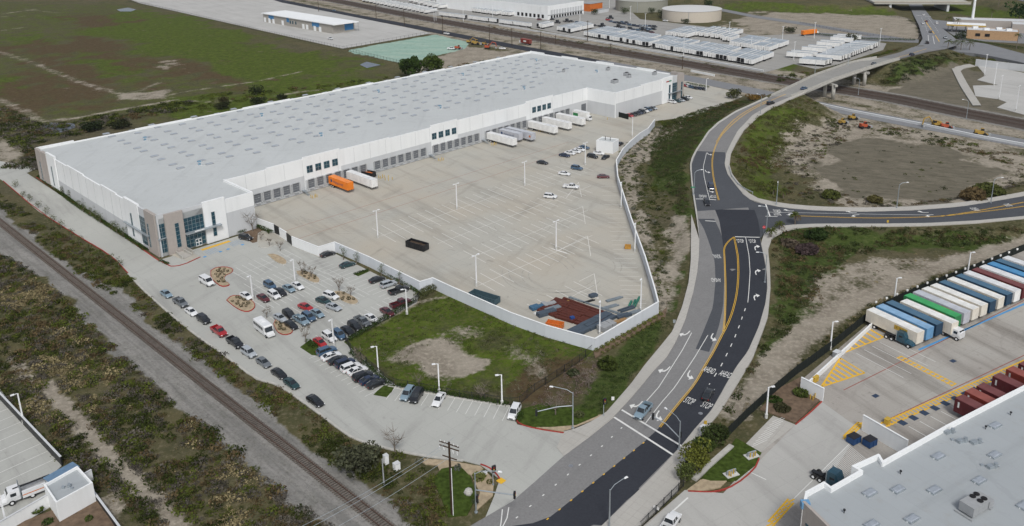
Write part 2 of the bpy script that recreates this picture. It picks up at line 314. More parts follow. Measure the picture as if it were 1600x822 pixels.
paint(S,[(1375,135),(1600,215),(1600,185),(1420,130)],.7,3);paint(GS,[(1400,150),(1410,125),(1480,95),(1620,120),(1620,190),(1500,170)],1.1,3)
paint(S,[(1235,235),(1250,190),(1300,182),(1400,200),(1620,232),(1620,280),(1500,318),(1300,318),(1240,290)],.72,4)
paint(GS,[(1283,255),(1300,235),(1340,222),(1400,226),(1520,240),(1560,262),(1500,300),(1430,312),(1320,308),(1285,285)],1.2,5)
stroke(S,[(1352,195),(1335,215),(1322,245)],5,1.3,1);stroke(S,[(1305,200),(1240,215),(1205,260)],5,.7,2)
paint(IV,[(1150,158),(1115,198),(1075,250),(1085,300),(1088,330),(1060,330),(1045,300),(1012,255),(1040,215),(1090,175)],1.05,3)
paint(IV,[(1205,365),(1240,355),(1600,348),(1600,375),(1480,383),(1420,376),(1330,398),(1285,420),(1265,470),(1215,545),(1175,585),(1190,540),(1205,480),(1208,420)],.95,3)
paint(IV,[(1383,110),(1430,92),(1470,84),(1480,95),(1440,120),(1390,132)],1,3)
paint(G,[(1140,240),(1160,185),(1230,165),(1265,175),(1235,215),(1210,260),(1200,318),(1165,300)],.75,3)
paint(S,[(970,240),(1010,200),(1060,185),(1040,215),(1005,260),(990,330)],1.0,2.5);stroke(S,[(1000,330),(1010,380),(1025,430),(1034,470)],4,.8,2)
paint(S,[(1050,330),(1080,340),(1076,400),(1050,485),(1036,490),(1050,400)],.9,2)
for l,wd in (([(1640,372),(1560,392),(1500,408),(1440,425),(1380,452),(1310,480),(1260,520),(1225,555),(1190,600),(1150,640)],7),): stroke(S,l,wd,1.1,2)
paint(S,[(1290,425),(1400,395),(1600,380),(1600,392),(1450,425),(1370,445),(1300,475),(1250,530),(1235,530),(1262,470)],.72,3);paint(B,[(1420,408),(1450,393),(1560,388),(1540,400),(1460,432)],.9,3)
paint(G,[(540,532),(700,462),(935,545),(905,585),(840,610),(790,632),(640,605)],.8,2)
paint(S,[(632,562),(650,545),(680,536),(720,540),(785,580),(775,597),(720,602),(690,588)],1.3,2);stroke(S,[(590,505),(650,473),(700,462)],2,.8,.8);stroke(S,[(690,515),(760,525),(830,560),(850,590)],5,.5,2)
paint(B,[(800,625),(880,560),(905,560),(930,590),(900,625),(830,650)],.9,2)
for l,wd in (([(73,600),(84,622),(100,635),(111,648),(127,657),(135,670),(146,681),(162,705),(186,724),(200,740),(208,746),(224,773),(248,778),(262,800),(285,830)],3.4),([(20,560),(50,600),(73,600)],2.)): stroke(S,l,wd,1.1,.9)
paint(S,[(150,770),(190,775),(215,822),(225,850),(160,850)],.85,2)
for a,b,c,d in ((1056,345,1078,352),(1054,362,1079,372),(1052,382,1076,390),(1050,398,1075,410),(1046,424,1070,436),(1044,446,1064,460),(1041,470,1058,484)): paint(IV,[(a,d),(a+8,b),(c,b-2),(c-3,d-4),(a+8,d+3)],1.1,.8)
paint(IV,[(800,640),(840,645),(905,625),(1000,500),(1030,495),(1040,515),(1000,580),(940,645),(880,672),(820,668)],.8,1.5)
me=bpy.data.meshes.new('ground');nx,ny=len(xs),len(ys);me.vertices.add(nx*ny);me.vertices.foreach_set('co',np.c_[X,Y,Z-.1].ravel())
ii=(np.arange(ny-1)[:,None]*nx+np.arange(nx-1)[None]).ravel();q=np.c_[ii,ii+1,ii+nx+1,ii+nx]
me.loops.add(q.size);me.loops.foreach_set('vertex_index',q.ravel());me.polygons.add(len(q));me.polygons.foreach_set('loop_start',np.arange(0,q.size,4));me.polygons.foreach_set('use_smooth',[True]*len(q));me.update()
for nm,k in (('za',0),('zb',3),('zc',6)):
    a=me.attributes.new(nm,'FLOAT_VECTOR','POINT');a.data.foreach_set('vector',ch[:,k:k+3].ravel())
k=Mt('ground_cover',.95,.03)
n1=k.noise(.11,9,.62);n2=k.noise(.9,6,.65);n3=k.noise(.022,5,.6);n4=k.noise(6,3,.6)
def sep(nm):
    a=k.n('ShaderNodeAttribute');a.attribute_name=nm;s_=k.n('ShaderNodeSeparateXYZ');k.L(a.outputs['Vector'],s_.inputs[0]);return s_.outputs
za,zb,zc=sep('za'),sep('zb'),sep('zc')
th=k.math('ADD',k.math('MULTIPLY',k.math('SUBTRACT',n1,.5),1.5),k.math('MULTIPLY',k.math('SUBTRACT',n2,.5),.8))
def msk(o,amp=1.,lo=.38,hi=.62): return k.ramp(k.math('ADD',o,k.math('MULTIPLY',th,amp)),lo,hi)
def two(a,b,n,lo=.35,hi=.65): return k.mix(k.ramp(n,lo,hi),a,b)
base=two(two((.068,.07,.034),(.105,.095,.048),n1,.4,.6),(.19,.16,.105),n2,.5,.75)
base=k.mix(k.ramp(n3,.5,.7,0,.5),base,(.12,.1,.075))
x=k.mix(msk(za[0],1.5,.3,.7),base,two(two((.053,.08,.012),(.088,.125,.018),k.noise(.25,9,.75,dist=.5),.42,.6),(.11,.1,.045),n2,.48,.72))
x=k.mix(msk(za[1],1.7,.25,.8),x,two((.07,.044,.026),(.11,.088,.048),k.noise(.4,8,.8)))
x=k.mix(msk(zc[0],.7),x,two((.035,.058,.012),(.075,.095,.03),n2))
x=k.mix(msk(za[2],1.3,.3,.75),x,two(two((.24,.21,.17),(.32,.285,.235),n1,.4,.6),(.43,.385,.32),n2,.48,.75))
x=k.mix(msk(zb[2],.5),x,two((.115,.105,.08),(.19,.17,.132),k.noise(1,8,.7,k.pos(.4,(.12,.5,1)))))
x=k.mix(msk(zb[0],.35),x,two(two((.2,.195,.185),(.29,.28,.265),k.noise(1,6,.7,k.pos(R_(45),(.04,.5,1))),.4,.6),(.12,.115,.105),k.noise(1.6,7,.8),.5,.72))
x=k.mix(msk(zb[1],.12),x,two((.26,.4,.34),(.36,.47,.4),k.noise(1,7,.7,k.pos(.3,(.03,.12,1)))))
x=k.mix(msk(zc[2],.2),x,two((.07,.056,.05),(.12,.1,.088),n4))
x=k.mix(k.ramp(n4,.3,.7,0,.3),x,k.mix(1.,x,(.55,.55,.53),'MULTIPLY'));x=k.mix(k.ramp(k.noise(.35,9,.75,dist=.8),.47,.66,0,.42),x,k.mix(1.,x,(.5,.52,.45),'MULTIPLY'));x=k.mix(k.ramp(k.noise(2.4,7,.75),.56,.72,0,.28),x,(.26,.22,.165));k.col(x);k.bump(k.math('ADD',n2,k.math('MULTIPLY',n4,.3)),.5,.5)
me.materials.append(k.mat);o=bpy.data.objects.new('ground',me);SC.collection.objects.link(o);struct(o)
# ------------------------------------------------------------ sheets and lofts
def sheet(name,pts,z,mat,parent=None,kind=True):
    o=MB().prism([tuple(p) for p in pts],z-.25,z).build(name,mat,parent)
    if kind and not parent: struct(o)
    return o
def loftw(name,A,Bp,mat,dz=0.,m=4,parent=None,skirt=.5,kind=True,zf=None):
    mb=MB();rs=[]
    zf=zf or (lambda q:float(prof(q[1])))
    for a,b in zip(A,Bp):
        r=[]
        for j in range(m+1):
            p=a+(b-a)*j/m;r.append((p[0],p[1],zf(p)+dz))
        if skirt: r=[(r[0][0],r[0][1],r[0][2]-skirt)]+r+[(r[-1][0],r[-1][1],r[-1][2]-skirt)]
        rs.append(r)
    mb.rings(rs,cap=False,closed=False);f0=mb.f;o=mb.build(name,mat,parent)
    me=o.data
    if len(me.polygons) and me.polygons[len(me.polygons)//2].normal.z<0: me.flip_normals()
    if kind and not parent: struct(o)
    return o
def loft(name,L,Rr,n,mat,dz,m=4,**k): return loftw(name,resamp([PR(*p) for p in L],n),resamp([PR(*p) for p in Rr],n),mat,dz,m,**k)
def offs(pts,d):
    p=np.array(pts,float);t=np.gradient(p,axis=0);t/=np.maximum(np.hypot(*t.T),1e-6)[:,None];return p+np.c_[-t[:,1],t[:,0]]*d
MK=[]
def line(mb,pts,wd,dz=.03,world=False,dash=None,step=2.):
    w_=[np.array(p) for p in pts] if world else [PR(*p) for p in pts]
    L=sum(np.hypot(*(b-a)) for a,b in zip(w_[:-1],w_[1:]))
    n=max(2,int(L/step)+1);p=resamp(w_,n);a=offs(p,wd/2);b=offs(p,-wd/2)
    if dash:
        n=max(2,int(L/.5));p=resamp(w_,n);a=offs(p,wd/2);b=offs(p,-wd/2);i=0;on,off=int(dash[0]/.5),int(dash[1]/.5)
        while i<n-1:
            e=min(n-1,i+max(1,on));q=[a[i],a[e],b[e],b[i]];mb.add([(c[0],c[1],float(prof(c[1]))+dz) for c in q],[(0,3,2,1)] if 0 else [(3,2,1,0)]);i+=max(1,on)+off
        return
    V=[];F=[]
    for i in range(n): V+=[(a[i][0],a[i][1],float(prof(a[i][1]))+dz),(b[i][0],b[i][1],float(prof(b[i][1]))+dz)]
    for i in range(n-1): F.append((2*i,2*i+1,2*i+3,2*i+2))
    mb.add(V,F)
road=loftw('road',rL,rR,M['asp'],0.,m=6)
side=loftw('side_road',sT,sB,asphalt('side_asphalt',(.07,.075,.085),R_(90)),.004,m=4)
# fresh dark asphalt along the right half and the intersection
loft('fresh_asphalt_lane',[(851,814.7),(1006,691),(1031,667.5),(1056.6,635),(1086,600),(1100.7,573),(1115.8,548),(1128.3,522.8),(1133,515),(1134,450),(1132,400),(1128,370),(1124,345),(1117,327)],[(940.4,821),(1064.7,696),(1086,669),(1110.6,642),(1135,599),(1151,572),(1168.4,549),(1185.5,510),(1195.5,475),(1198.5,450),(1197.5,425),(1193,400),(1188.5,380.5),(1187,357),(1184,342),(1179,328)],60,M['aspd'],.008,m=3,skirt=0)
loft('dark_asphalt_patch',[(800,822),(850,815),(960,730)],[(825,845),(930,822),(1000,765)],8,M['aspd'],.009,m=2,skirt=0)
loft('dark_asphalt_north',[(1089.7,330),(1085.9,310),(1082.2,282.7),(1080.5,257.6),(1089,236)],[(1186,323),(1161,303.5),(1148,288),(1136.8,272.7),(1133,238)],20,M['aspm'],.009,m=4,skirt=0)
loft('dark_asphalt_strip',[(1091,342),(1101,360),(1110,385),(1117,410),(1118,440),(1114,480),(1100,515),(1087,545)],[(1116,342),(1127,365),(1131,385),(1131,410),(1131.5,440),(1130,480),(1122,515),(1108,550)],20,M['aspm'],.007,m=2,skirt=0)
# pavements either side
def walk(name,inner,outer,n,lab=None): return loft(name,inner,outer,n,M['swalk'],.14,m=2,skirt=.7)
walk('sidewalk',ROAD_L[5:17],[(892,673),(918.8,662),(946,646),(986,600),(1008,570),(1033,540),(1050.6,518),(1065.7,480),(1075.7,442.6),(1079.4,407.5),(1080,335)],50)
walk('sidewalk',[(915,846)]+ROAD_R[1:17]+[(1194,365),(1203,359),(1215,354)],[(1000,822),(1063,764),(1062,735),(1097,678),(1124,646),(1152.5,600),(1176,560),(1191,520),(1200,495),(1204,450),(1203,420),(1200,390),(1207,370),(1222,362)],60)
walk('sidewalk',SIDE_B[2:],[(1215,361),(1240,357),(1275,354.5),(1375,354),(1450,353),(1526,349),(1600,342),(1760,326)],40)
walk('sidewalk',ROAD_R[19:30],[(1161,293),(1152,283),(1144,272),(1139.8,257.6),(1142,240),(1151,222),(1163,202.5),(1183.5,184),(1200,172),(1228,159),(1258,145.5)],50)
walk('sidewalk',SIDE_T,[(1161,293),(1176,308),(1200,314),(1225,318.5),(1275,323),(1350,325),(1425,323),(1501,317),(1551,309),(1600,300),(1760,268)],30)
loft('road_kerb',ROAD_L[16:29],[(1087.5,335),(1083.5,310),(1080,282.7),(1078,257.6),(1081,246),(1087.5,233.5),(1096,221),(1106,205.5),(1121,191.5),(1149,173.5),(1174,162.5),(1198,151.5)],50,M['curb'],.14,m=1,skirt=.6)
# markings
mw=MB();my=MB()
for l in ([(1080.7,520),(1065.7,548),(1029,605.5),(1009,628)],[(1106,524),(1085.7,558),(1054,605.5),(1032,631),(1008.5,661.6)],[(1172.5,371),(1170.4,400),(1172,425),(1170,457.6),(1168.4,472.7)] if 0 else [(1165,370.4),(1170.4,400),(1172,425),(1170,457.6),(1168.4,472.7)],[(1104,238.8),(1099,260),(1100,275),(1104.5,295),(1108.8,311.5)],[(1200,331.6),(1300,333.5),(1375,335),(1450.6,336)]): line(mw,l,.16)
for l,wd in (([(971.5,640.5),(1064.7,697)],.45),([(959.4,652),(1052.5,711.5)],.45),([(1087,311),(1100.7,311)],.4),([(1102,345),(1118,346)],.4),([(1148.4,370),(1187,371)],.4),([(1108,311.5),(1119,312.5)],.4),([(1196,318),(1203,338)],.4),([(1196,338),(1215,338.5)],.3)): line(mw,l,wd)
line(mw,[(1164.7,482),(1160,495),(1156,507),(1151,520),(1146,532),(1140,545),(1133,559),(1126,573),(1117,587),(1108,601)],.2,dash=(1.5,3.))
line(mw,[(972,668),(941,697),(900,731),(800,815)],.22,dash=(.5,3.));line(my,[(1006.6,691.3),(930,752),(851,814.7)],.22,dash=(.5,2.5))
yl=[(1031,667.5),(1056.6,635),(1086,600),(1100.7,573),(1115.8,548),(1128.3,522.8),(1133,515),(1143,492.7),(1151,462.6),(1154,430),(1153,400),(1151,390.5),(1147,370.4)]
yl2=[(1130.3,517.8),(1132.8,495),(1134,450),(1132,400),(1131,390),(1133,384),(1139,376),(1147,370.4)]
yn=[(1123,312.8),(1117,290),(1112.8,265),(1113,245),(1118,227.6),(1126,212.5),(1141,197),(1161,180),(1183,167),(1207,156),(1228,147)]
yn2=[(1119.5,222),(1131,203),(1151,183),(1176,168),(1200,156.5)]
for l in (yl,yl2,yn,yn2,[(1237.6,337),(1350,341),(1425,340),(1470.7,338),(1526,332),(1600,322.8),(1700,306)],[(1470.7,338),(1500,334),(1530,329),(1600,316)]):
    w_=resamp([PR(*p) for p in smooth(l,2)],60)
    for d in ((-.16,.16) if l is not yl2 else (-.14,.14)): line(my,list(offs(w_,d)),.13,world=True)
# arrows and words on the road
def arrow(mb,px,head,turn,s=1.):
    c=PR(*px);d=np.array([sin(head),cos(head)]);n=np.array([d[1],-d[0]])*turn
    pts=[(-.15,-1.8),(.2,-1.8),(.3,-.6),(.7,.1),(1.3,.3),(1.3,-.35),(2.5,.55),(1.3,1.45),(1.3,.8),(.4,.5),(-.05,-.4)]
    w_=[c+n*(a-.8)*s*.8+d*b*s*1.25 for a,b in pts];V=[(q[0],q[1],float(prof(q[1]))+.03) for q in w_];mb.add(V,[tuple(range(len(V)))[::-1 if turn>0 else 1]])
h0=R_(40)
for p in ((1070,522),(1038,578.5),(994,633.5)): arrow(mw,p,R_(212),1,.9)
for p in ((1113.5,528),(1077,587),(1028,651)): arrow(mw,p,R_(212),-1,.9)
for p in ((1182.5,424.5),(1180.5,463.5),(1181.5,386.5)): arrow(mw,p,R_(4),1,.9)
for p in ((1108,241),(1105,268.5),(1110.5,299)): arrow(mw,p,R_(185),-1,.8)
for p in ((1231,329),(1329,331.5),(1441,331.5)): arrow(mw,p,R_(268),1,.8)
for p in ((1235,334.6),(1335,336.8),(1451,336.8)): arrow(mw,p,R_(268),-1,.8)
def text_obj(s,mat,size,M4,name,parent=None,sx=1,ext=0):
    cu=bpy.data.curves.new(name,'FONT');cu.body=s;cu.size=size;cu.align_x='CENTER';cu.align_y='CENTER';cu.extrude=ext
    t=bpy.data.objects.new(name,cu);SC.collection.objects.link(t);dg=bpy.context.evaluated_depsgraph_get();me=bpy.data.meshes.new_from_object(t.evaluated_get(dg))
    bpy.data.objects.remove(t);me.transform(Matrix.Diagonal((sx,1,1,1)));me.transform(M4);me.materials.clear();me.materials.append(mat)
    o=bpy.data.objects.new(name,me);SC.collection.objects.link(o);o.parent=parent;return o
def rword(s,px,head,wd=1.9,ln=2.4):
    c=PR(*px);z=float(prof(c[1]))+.05;sl=(float(prof(c[1]+1))-float(prof(c[1]-1)))/2
    d=np.array([sin(head),cos(head),cos(head)*sl]);r=np.array([cos(head),-sin(head),-sin(head)*sl])
    m=Matrix.Identity(4);sc=wd/(.62*len(s))
    for i in range(3): m[i][0]=r[i]*sc;m[i][1]=d[i]*ln/.72;m[i][2]=(0,0,1)[i]
    m[0][3],m[1][3],m[2][3]=c[0],c[1],z;text_obj(s,M['pwhite'],1.,m,'road_lettering',road)
for s_,p,hh in (('STOP',(1077,627),38),('STOP',(1104,634),38),('AHEAD',(1108,579),34),('AHEAD',(1133.5,585.5),34),('STOP',(1176,377.5),2),('STOP',(1157,377),2),('AHEAD',(1118.5,437.5),186),('SIGNAL',(1120,400.5),184),('AHEAD',(1098,306.5),186),('STOP',(1114,307),186),('AHEAD',(1215,330),272),('SIGNAL',(1215,334.8),272),('AHEAD',(1524,327),262),('SIGNAL',(1575,320.5),262)): rword(s_,p,R_(hh),2.1 if s_=='STOP' else 2.4,2.4)
line(my,[(1445,32),(1452,42),(1460,53),(1467.7,65)],.5);line(mw,[(1450,53),(1451,65)],.3);line(mw,[(1457.5,56),(1460,69)],.3);line(mw,[(1440,28),(1446,40),(1450,53)],.3,dash=(3,6));line(mw,[(1451,28),(1461,42),(1469,55)],.3,dash=(3,6));line(mw,[(1440,41),(1455,41.5)],.6);line(mw,[(1432,24),(1455,26)],.8);line(my,[(1388,94),(1420,85),(1448,76)],.3)
line(mw,[(781,830),(784,808),(785,796)],.18);line(mw,[(784,826),(793,808),(795,793)],.18)
mk=mw.build('lane_markings',M['pwhite'],road);mk2=my.build('centre_lines',M['pyel'],road)
# manholes
mm=MB()
for p in ((892,728),(1094.6,646)): c=PR(*p);mm.cyl((c[0],c[1],float(prof(c[1]))+.005),(c[0],c[1],float(prof(c[1]))+.03),.45,n=16)
mm.build('manhole_covers',M['rim'],road)
# ------------------------------------------------------------ the truck yard, lots and far pavements
WALLPX=[(522.8,378),(575,400.5),(655.6,440),(675.7,434),(699.5,445),(800,489),(852.6,507.8),(930,529),(1028.6,471.4),(1023,450),(1008,400),(985.5,338),(965.4,275),(963,250),(973,232.6),(985.5,220),(1000.5,207.5),(1013,200),(1023,186.7)]
WALL=[P(*p,3.1) for p in WALLPX]
GW=[P(*p,3.1) for p in ((400,340.4),(427,350),(436,356.5),(447,364),(455,378),(497.5,385.5))]
yard=sheet('truck_yard',[ST(119,-255.9),ST(312,-255.9),ST(312,-238.5),ST(366,-238.5),P(1062,128),P(1075,126),P(1150,144),P(1160,151),P(1085,181),P(1024,189)]+WALL[::-1]+[P(497.7,401.7),P(425,366),P(400,357)],.05,M['yconc'])
LOT=[P(-60,240),P(5,283),P(60,330),P(175,400),P(200.5,427.6),P(220.6,450),P(250.6,477.7),P(300.8,520),P(351,555),P(400,593),P(435,600+0.5),P(494.5,643),P(529.6,670),P(554,686.4),P(600,700),P(651,710.7),P(686,716),P(724,720),P(751,727),P(781,748.5),P(772,776),P(757,812),P(800,784.5),P(840.5,749.5),P(881,713),P(917,685),P(890,675),P(881,676),P(840.5,670),P(808,663.5),P(797,636),P(718.7,621),P(659,608),P(618.8,602.7),P(536.6,534),P(590.5,505),P(650.6,473.5),P(657,459),P(590,430),P(525,397),P(498.5,402.5),P(426,367),P(400,357.5),ST(119,-255.9),ST(119,-236),ST(87,-236),ST(87,-360),P(57,263)]
# lot outline must be simple: the railway side then the landscape side
lot=sheet('parking_lot',LOT,.045,M['lconc'])
far_sheets=[('far_yard',[(700,-3),(770,28),(790,36),(830,44),(912,60),(1000,77),(1100,96),(1195,113),(1215,108),(1240,100),(1275,108),(1305,102),(1380,78),(1385,68),(1275,52),(1180,56),(1130,45),(1000,30),(960,-5)],'fyard'),
 ('freight_terminal',[(560,-3),(600,12),(690,26),(770,38),(830,47),(812,28),(716,-5)],'fyard'),
 ('city_yard',[(200,-2),(218,5),(535,76),(675,52),(640,44),(440,4),(420,-2)],'fconc')]
for i_,(nm,pl,mt) in enumerate(far_sheets): sheet(nm,W(pl),.05+i_*.012,M[mt])
loftw('access_road',offs(resamp(NROAD[:7],40),5.5),offs(resamp(NROAD[:7],40),-5.5),M['aspd'],.06,m=1,zf=lambda q:0)
loftw('access_road',offs(resamp(NROAD[6:],60),6.5),offs(resamp(NROAD[6:],60),-6.5),M['aspg'],.06,m=1,zf=lambda q:0)
mb=MB();line(mb,[NROAD[i]+np.array([1.5,6.5]) for i in range(6)],.9,.4,world=True,step=20);
sheet('basin_water',W([(562,101),(573,96.5),(595,101.5),(573,106.5)]),.06,simple('pond_water',(.045,.06,.085),.2,.5))
sheet('basin_water',W([(60,195),(80,192),(116,193),(118,199),(95,207),(72,209)]),.06,simple('pond_water_b',(.06,.07,.09),.3,.5))
sheet('basin_water',W([(182,15),(200,12),(213,15),(205,18),(188,18)]),.06,bpy.data.materials['pond_water'])
# far junction roads
loft('far_street',[(1408,82),(1436,70),(1442,60),(1436,40),(1424,16),(1418,2)],[(1476,76),(1500,68),(1488,56),(1462,36),(1446,16),(1438,2)],30,M['aspg'],.02,m=3)
loftw('far_street',resamp([P(x,y,2) for x,y in [(1470,58),(1540,68),(1600,84),(1700,110)]],12),resamp([P(x,y,2) for x,y in [(1470,78),(1530,84),(1600,98),(1700,128)]],12),M['aspg'],2.,m=2,skirt=3,zf=lambda q:0)
sheet('far_street',W([(1262,55),(1330,62),(1435,67),(1436,62),(1380,58),(1262,50)]),.09,M['aspg'])
sheet('far_street',W([(1080,8),(1180,28),(1260,40),(1420,66),(1425,62),(1262,36),(1180,24),(1085,5)]),.08,M['aspg'])
sheet('gas_station_forecourt',W([(1450,30),(1480,33),(1600,52),(1640,70),(1560,66),(1500,62)]),.1,M['aspg'])
sheet('freeway',[*W([(1475,-14),(1620,20),(1700,40)]),*W([(1700,20),(1480,-24)])],7.3,M['aspg'])
# concrete lot at the right edge
sheet('vacant_concrete_pad',W([(1524,99),(1620,118),(1640,190),(1558,168),(1573,160),(1560,155),(1524,150),(1520,134),(1560,133),(1527,125),(1540,118)]),.08,M['fconc'])
loftw('concrete_ramp',resamp(W([(1487,108),(1492,104),(1515,101)]),6),resamp(W([(1500,112),(1506,107),(1524,104)]),6),M['swalk'],.4,m=1,zf=lambda q:0)
loftw('concrete_ramp',resamp(W([(1487,108),(1500,135),(1520,166)]),8),resamp(W([(1499,109),(1512,133),(1533,166)]),8),M['swalk'],.41,m=1,zf=lambda q:0)
# right logistics lot
RLOT=[P(1257,590),P(1367,497),P(1620,380),P(1900,300),P(1900,700),P(1500,900),P(1100,950),P(1010,870),P(1005,822),P(1070,766),P(1130,771),P(1187,708),P(1165,694),P(1208,650),P(1243,664),P(1283,628)]
rlot=sheet('logistics_lot',RLOT,.05,M['rconc'])
sheet('driveway_apron',[P(1000,830),P(1070,766),P(1130,771),P(1185,722),P(1243,664),P(1284,628),P(1345,672),P(1300,740),P(1230,800),P(1100,940)],.058,M['aconc'])
sheet('corner_sidewalk',W([(881,674),(892,671),(920,660),(946,648),(960,652),(919,685),(881,713),(870,700)]),.11,M['swalk'])
sheet('side_lot',W([(1165,694),(1208,650),(1243,664),(1187,708)]),.062,M['swalk'])
# lower left lot
LL=W([(-200,560),(0,612),(38,655),(98,727),(70,757),(88,785),(20,822),(-100,900),(-400,800)]);LL=[P(-160,420),P(-2,606),P(97,727)]+[P(66,757),P(84,786),P(10,822),P(-120,900),P(-400,700)]
llot=sheet('lower_left_lot',LL,.06,M['lconc'])
# ------------------------------------------------------------ the big warehouse (local x along the dock wall, y to the left)
OW=ST(88,-237);RZ=az2rz(AZ)
wh=thing('warehouse','very large white warehouse with pale grey skylit roof beside the truck yard','warehouse',(OW[0],OW[1],0),RZ)
def slab(mb,x0,x1,y0,y1,z0,z1,mi=0): return mb.box(((x0+x1)/2,(y0+y1)/2,(z0+z1)/2),(abs(x1-x0),abs(y1-y0),z1-z0),0,mi)
mb=MB();mb.prism([(.5,.5),(31,.5),(31,19.8),(220.5,19.8),(220.5,2.5),(274,2.5),(274,109),(.5,109)],0,11.9)
mb.build('roof',M['roof'],wh)
wl=MB();T=.5
def wx(x0,x1,y,z0,z1,th=T,mi=0): slab(wl,x0,x1,y,y+th,z0,z1,mi)      # wall facing -y
def wy(y0,y1,x,z0,z1,th=T,mi=0): slab(wl,x,x+th,y0,y1,z0,z1,mi)
# office front
wx(21.7,31.5,.35,0,12.55);wx(8.1,14.6,.5,0,13.05,.5,1);wx(14.6,21.7,0,0,13.5,.9)
wx(2.6,8.1,-.15,0,12.95,1.0,2);slab(wl,.4,2.6,.5,1.,0,13.3,1);wy(.9,8,-.15,0,13.45,1.0,2);slab(wl,.4,.9,.4,1.0,0,13.31,1)
wy(8,13.3,.3,0,13.0,.5,1);wy(13.3,24,0,0,13.6,.8)
for i,(a,b,h) in enumerate(((24,31,12.6),(31,44,13.0),(44,60,12.5),(60,76,12.9),(76,88,12.5))): wy(a,b,.35,0,h)
wy(88,97,0,0,13.6,.8);wy(97,102.7,-.15,0,12.9,1.0,2);wy(102.7,103.9,.3,0,13.0,.5,1);wy(103.9,109.2,-.15,0,12.85,1.,2)
wy(.85,19.3,31.,0,12.56)
# dock wall, stepped parapets
for a,b,h in ((31.5,47,12.2),(47,61.5,12.7),(61.5,77.1,13.2),(77.1,100,12.6),(100,121,12.25),(121,135.5,13.1),(135.5,160,12.5),(160,177,12.2),(177,195,13.05),(195,219.8,12.35)): wx(a,b,19.3,0,h)
wy(2,19.8,219.75,0,12.36);
for a,b,h in ((220.3,240,12.3),(240,258,12.8)): wx(a,b,2,0,h)
wx(258,266.3,1.6,0,13.2,.9);wx(266.3,271.2,2.1,0,12.9,.5,1);wx(271.2,276.6,1.5,0,13.3,1.,2);wy(2.5,9,275.6,0,13.31,1.,2)
yy=9
for j,(b,h) in enumerate(((18,12.4),(30,13.1),(46,12.5),(58,13.15),(72,12.5),(84,13.1),(98,12.5),(109.3,13.2))): wy(yy,b,274,0,h);yy=b
xx=.5
for j,x1 in enumerate((14,38,62,86,110,134,158,182,206,230,254,274)): wx(xx,x1,109,0,12.9 if j in (0,11) else (12.35 if j%2 else 12.7));xx=x1
for x in np.arange(38.9,219,7.4): slab(wl,x-.025,x+.025,19.275,19.31,4.6,12.1,3)
for y in np.arange(28,88,7.4): slab(wl,.305,.36,y-.025,y+.025,.1,12.4,3)
for x in np.arange(227,258,7.4): slab(wl,x-.025,x+.025,1.975,2.01,.1,12.2,3)
wl.build('walls',[M['white'],M['wgrey'],M['taupe'],M['mgrey']],wh)
# lower grey paint bands stand a few mm proud as their own panels
M['wgrey2']=simple('dock_surround_grey',(.38,.39,.4),.8,.2)
def gx(x0,x1,y,z0,z1): slab(MB(),x0,x1,y-.03,y+.05,z0,z1).build('grey_wall_band',M['wgrey'],wh)
def gy(y0,y1,x,z0,z1): slab(MB(),x-.03,x+.05,y0,y1,z0,z1).build('grey_wall_band',M['wgrey'],wh)
gx(21.8,31.45,.35,0,8.);gy(24.1,87.9,.35,0,4.6);gx(32,61.4,19.3,0,6.35);gx(77.2,120.9,19.3,0,6.35);gx(135.6,176.9,19.3,0,6.35);gx(195.1,219.7,19.3,0,6.3);gx(220.4,257.9,2,0,6.9)
gx(61.6,77.,19.3,0,4.5);gx(121.1,135.4,19.3,0,4.5);gx(177.1,194.9,19.3,0,4.5);gy(2.1,19.2,219.75,0,6.3)
# dock doors
k=0
for seg in range(6):
    xa=43.+seg*29.55 if seg else 42.3
    n=5 if seg==0 else 7
    x0=42.4 if seg==0 else 34.4+29.55*seg
    for j in range(n):
        x=x0+j*3.8
        if x>216: continue
        d=MB();slab(d,x-1.3,x+1.3,19.24,19.3,1.25,4.45);f=d.build('dock_door',M['door'],wh)
        d=MB()
        for a in (1.5,-1.5): slab(d,x+a-.18,x+a+.18,18.9,19.26,1.0,4.5)
        slab(d,x-1.32,x+1.32,18.95,19.26,4.46,4.75);slab(d,x-.8,x+.8,18.8,19.26,.85,1.15)
        for b in (2.1,2.9,3.7): slab(d,x-1.28,x+1.28,19.215,19.25,b,b+.05)
        slab(d,x+.35,x+.75,19.2,19.25,2.9,3.1);d.build('door_surround',M['wgrey2'],f)
    if seg<5:
        xs_=60.4+29.65*seg;s_=MB()
        slab(s_,xs_-.6,xs_+.6,17.6,19.28,1.1,1.25)
        for q in range(6): slab(s_,xs_-.5,xs_+.5,17.3-.38*q,17.6-.38*q,.98-.19*q,1.05-.19*q)
        for a in (-.55,.55):
            s_.tube([(xs_+a,19.2,2.2),(xs_+a,17.6,2.2),(xs_+a,15.2,1.0),(xs_+a,15.2,0)],.035,4);s_.tube([(xs_+a,17.6,0),(xs_+a,17.6,2.2)],.035,4);s_.tube([(xs_+a,17.6,1.7),(xs_+a,15.2,.5)],.03,4)
        s_.build('dock_stairs',M['steel'],wh)
        s_=MB();slab(s_,xs_-.5,xs_+.5,19.22,19.3,1.25,3.4);s_.build('personnel_door',M['wgrey'],wh)
s_=MB();slab(s_,215.5,218.9,19.2,19.3,.1,4.8);s_.build('drive_in_door',M['door'],wh)
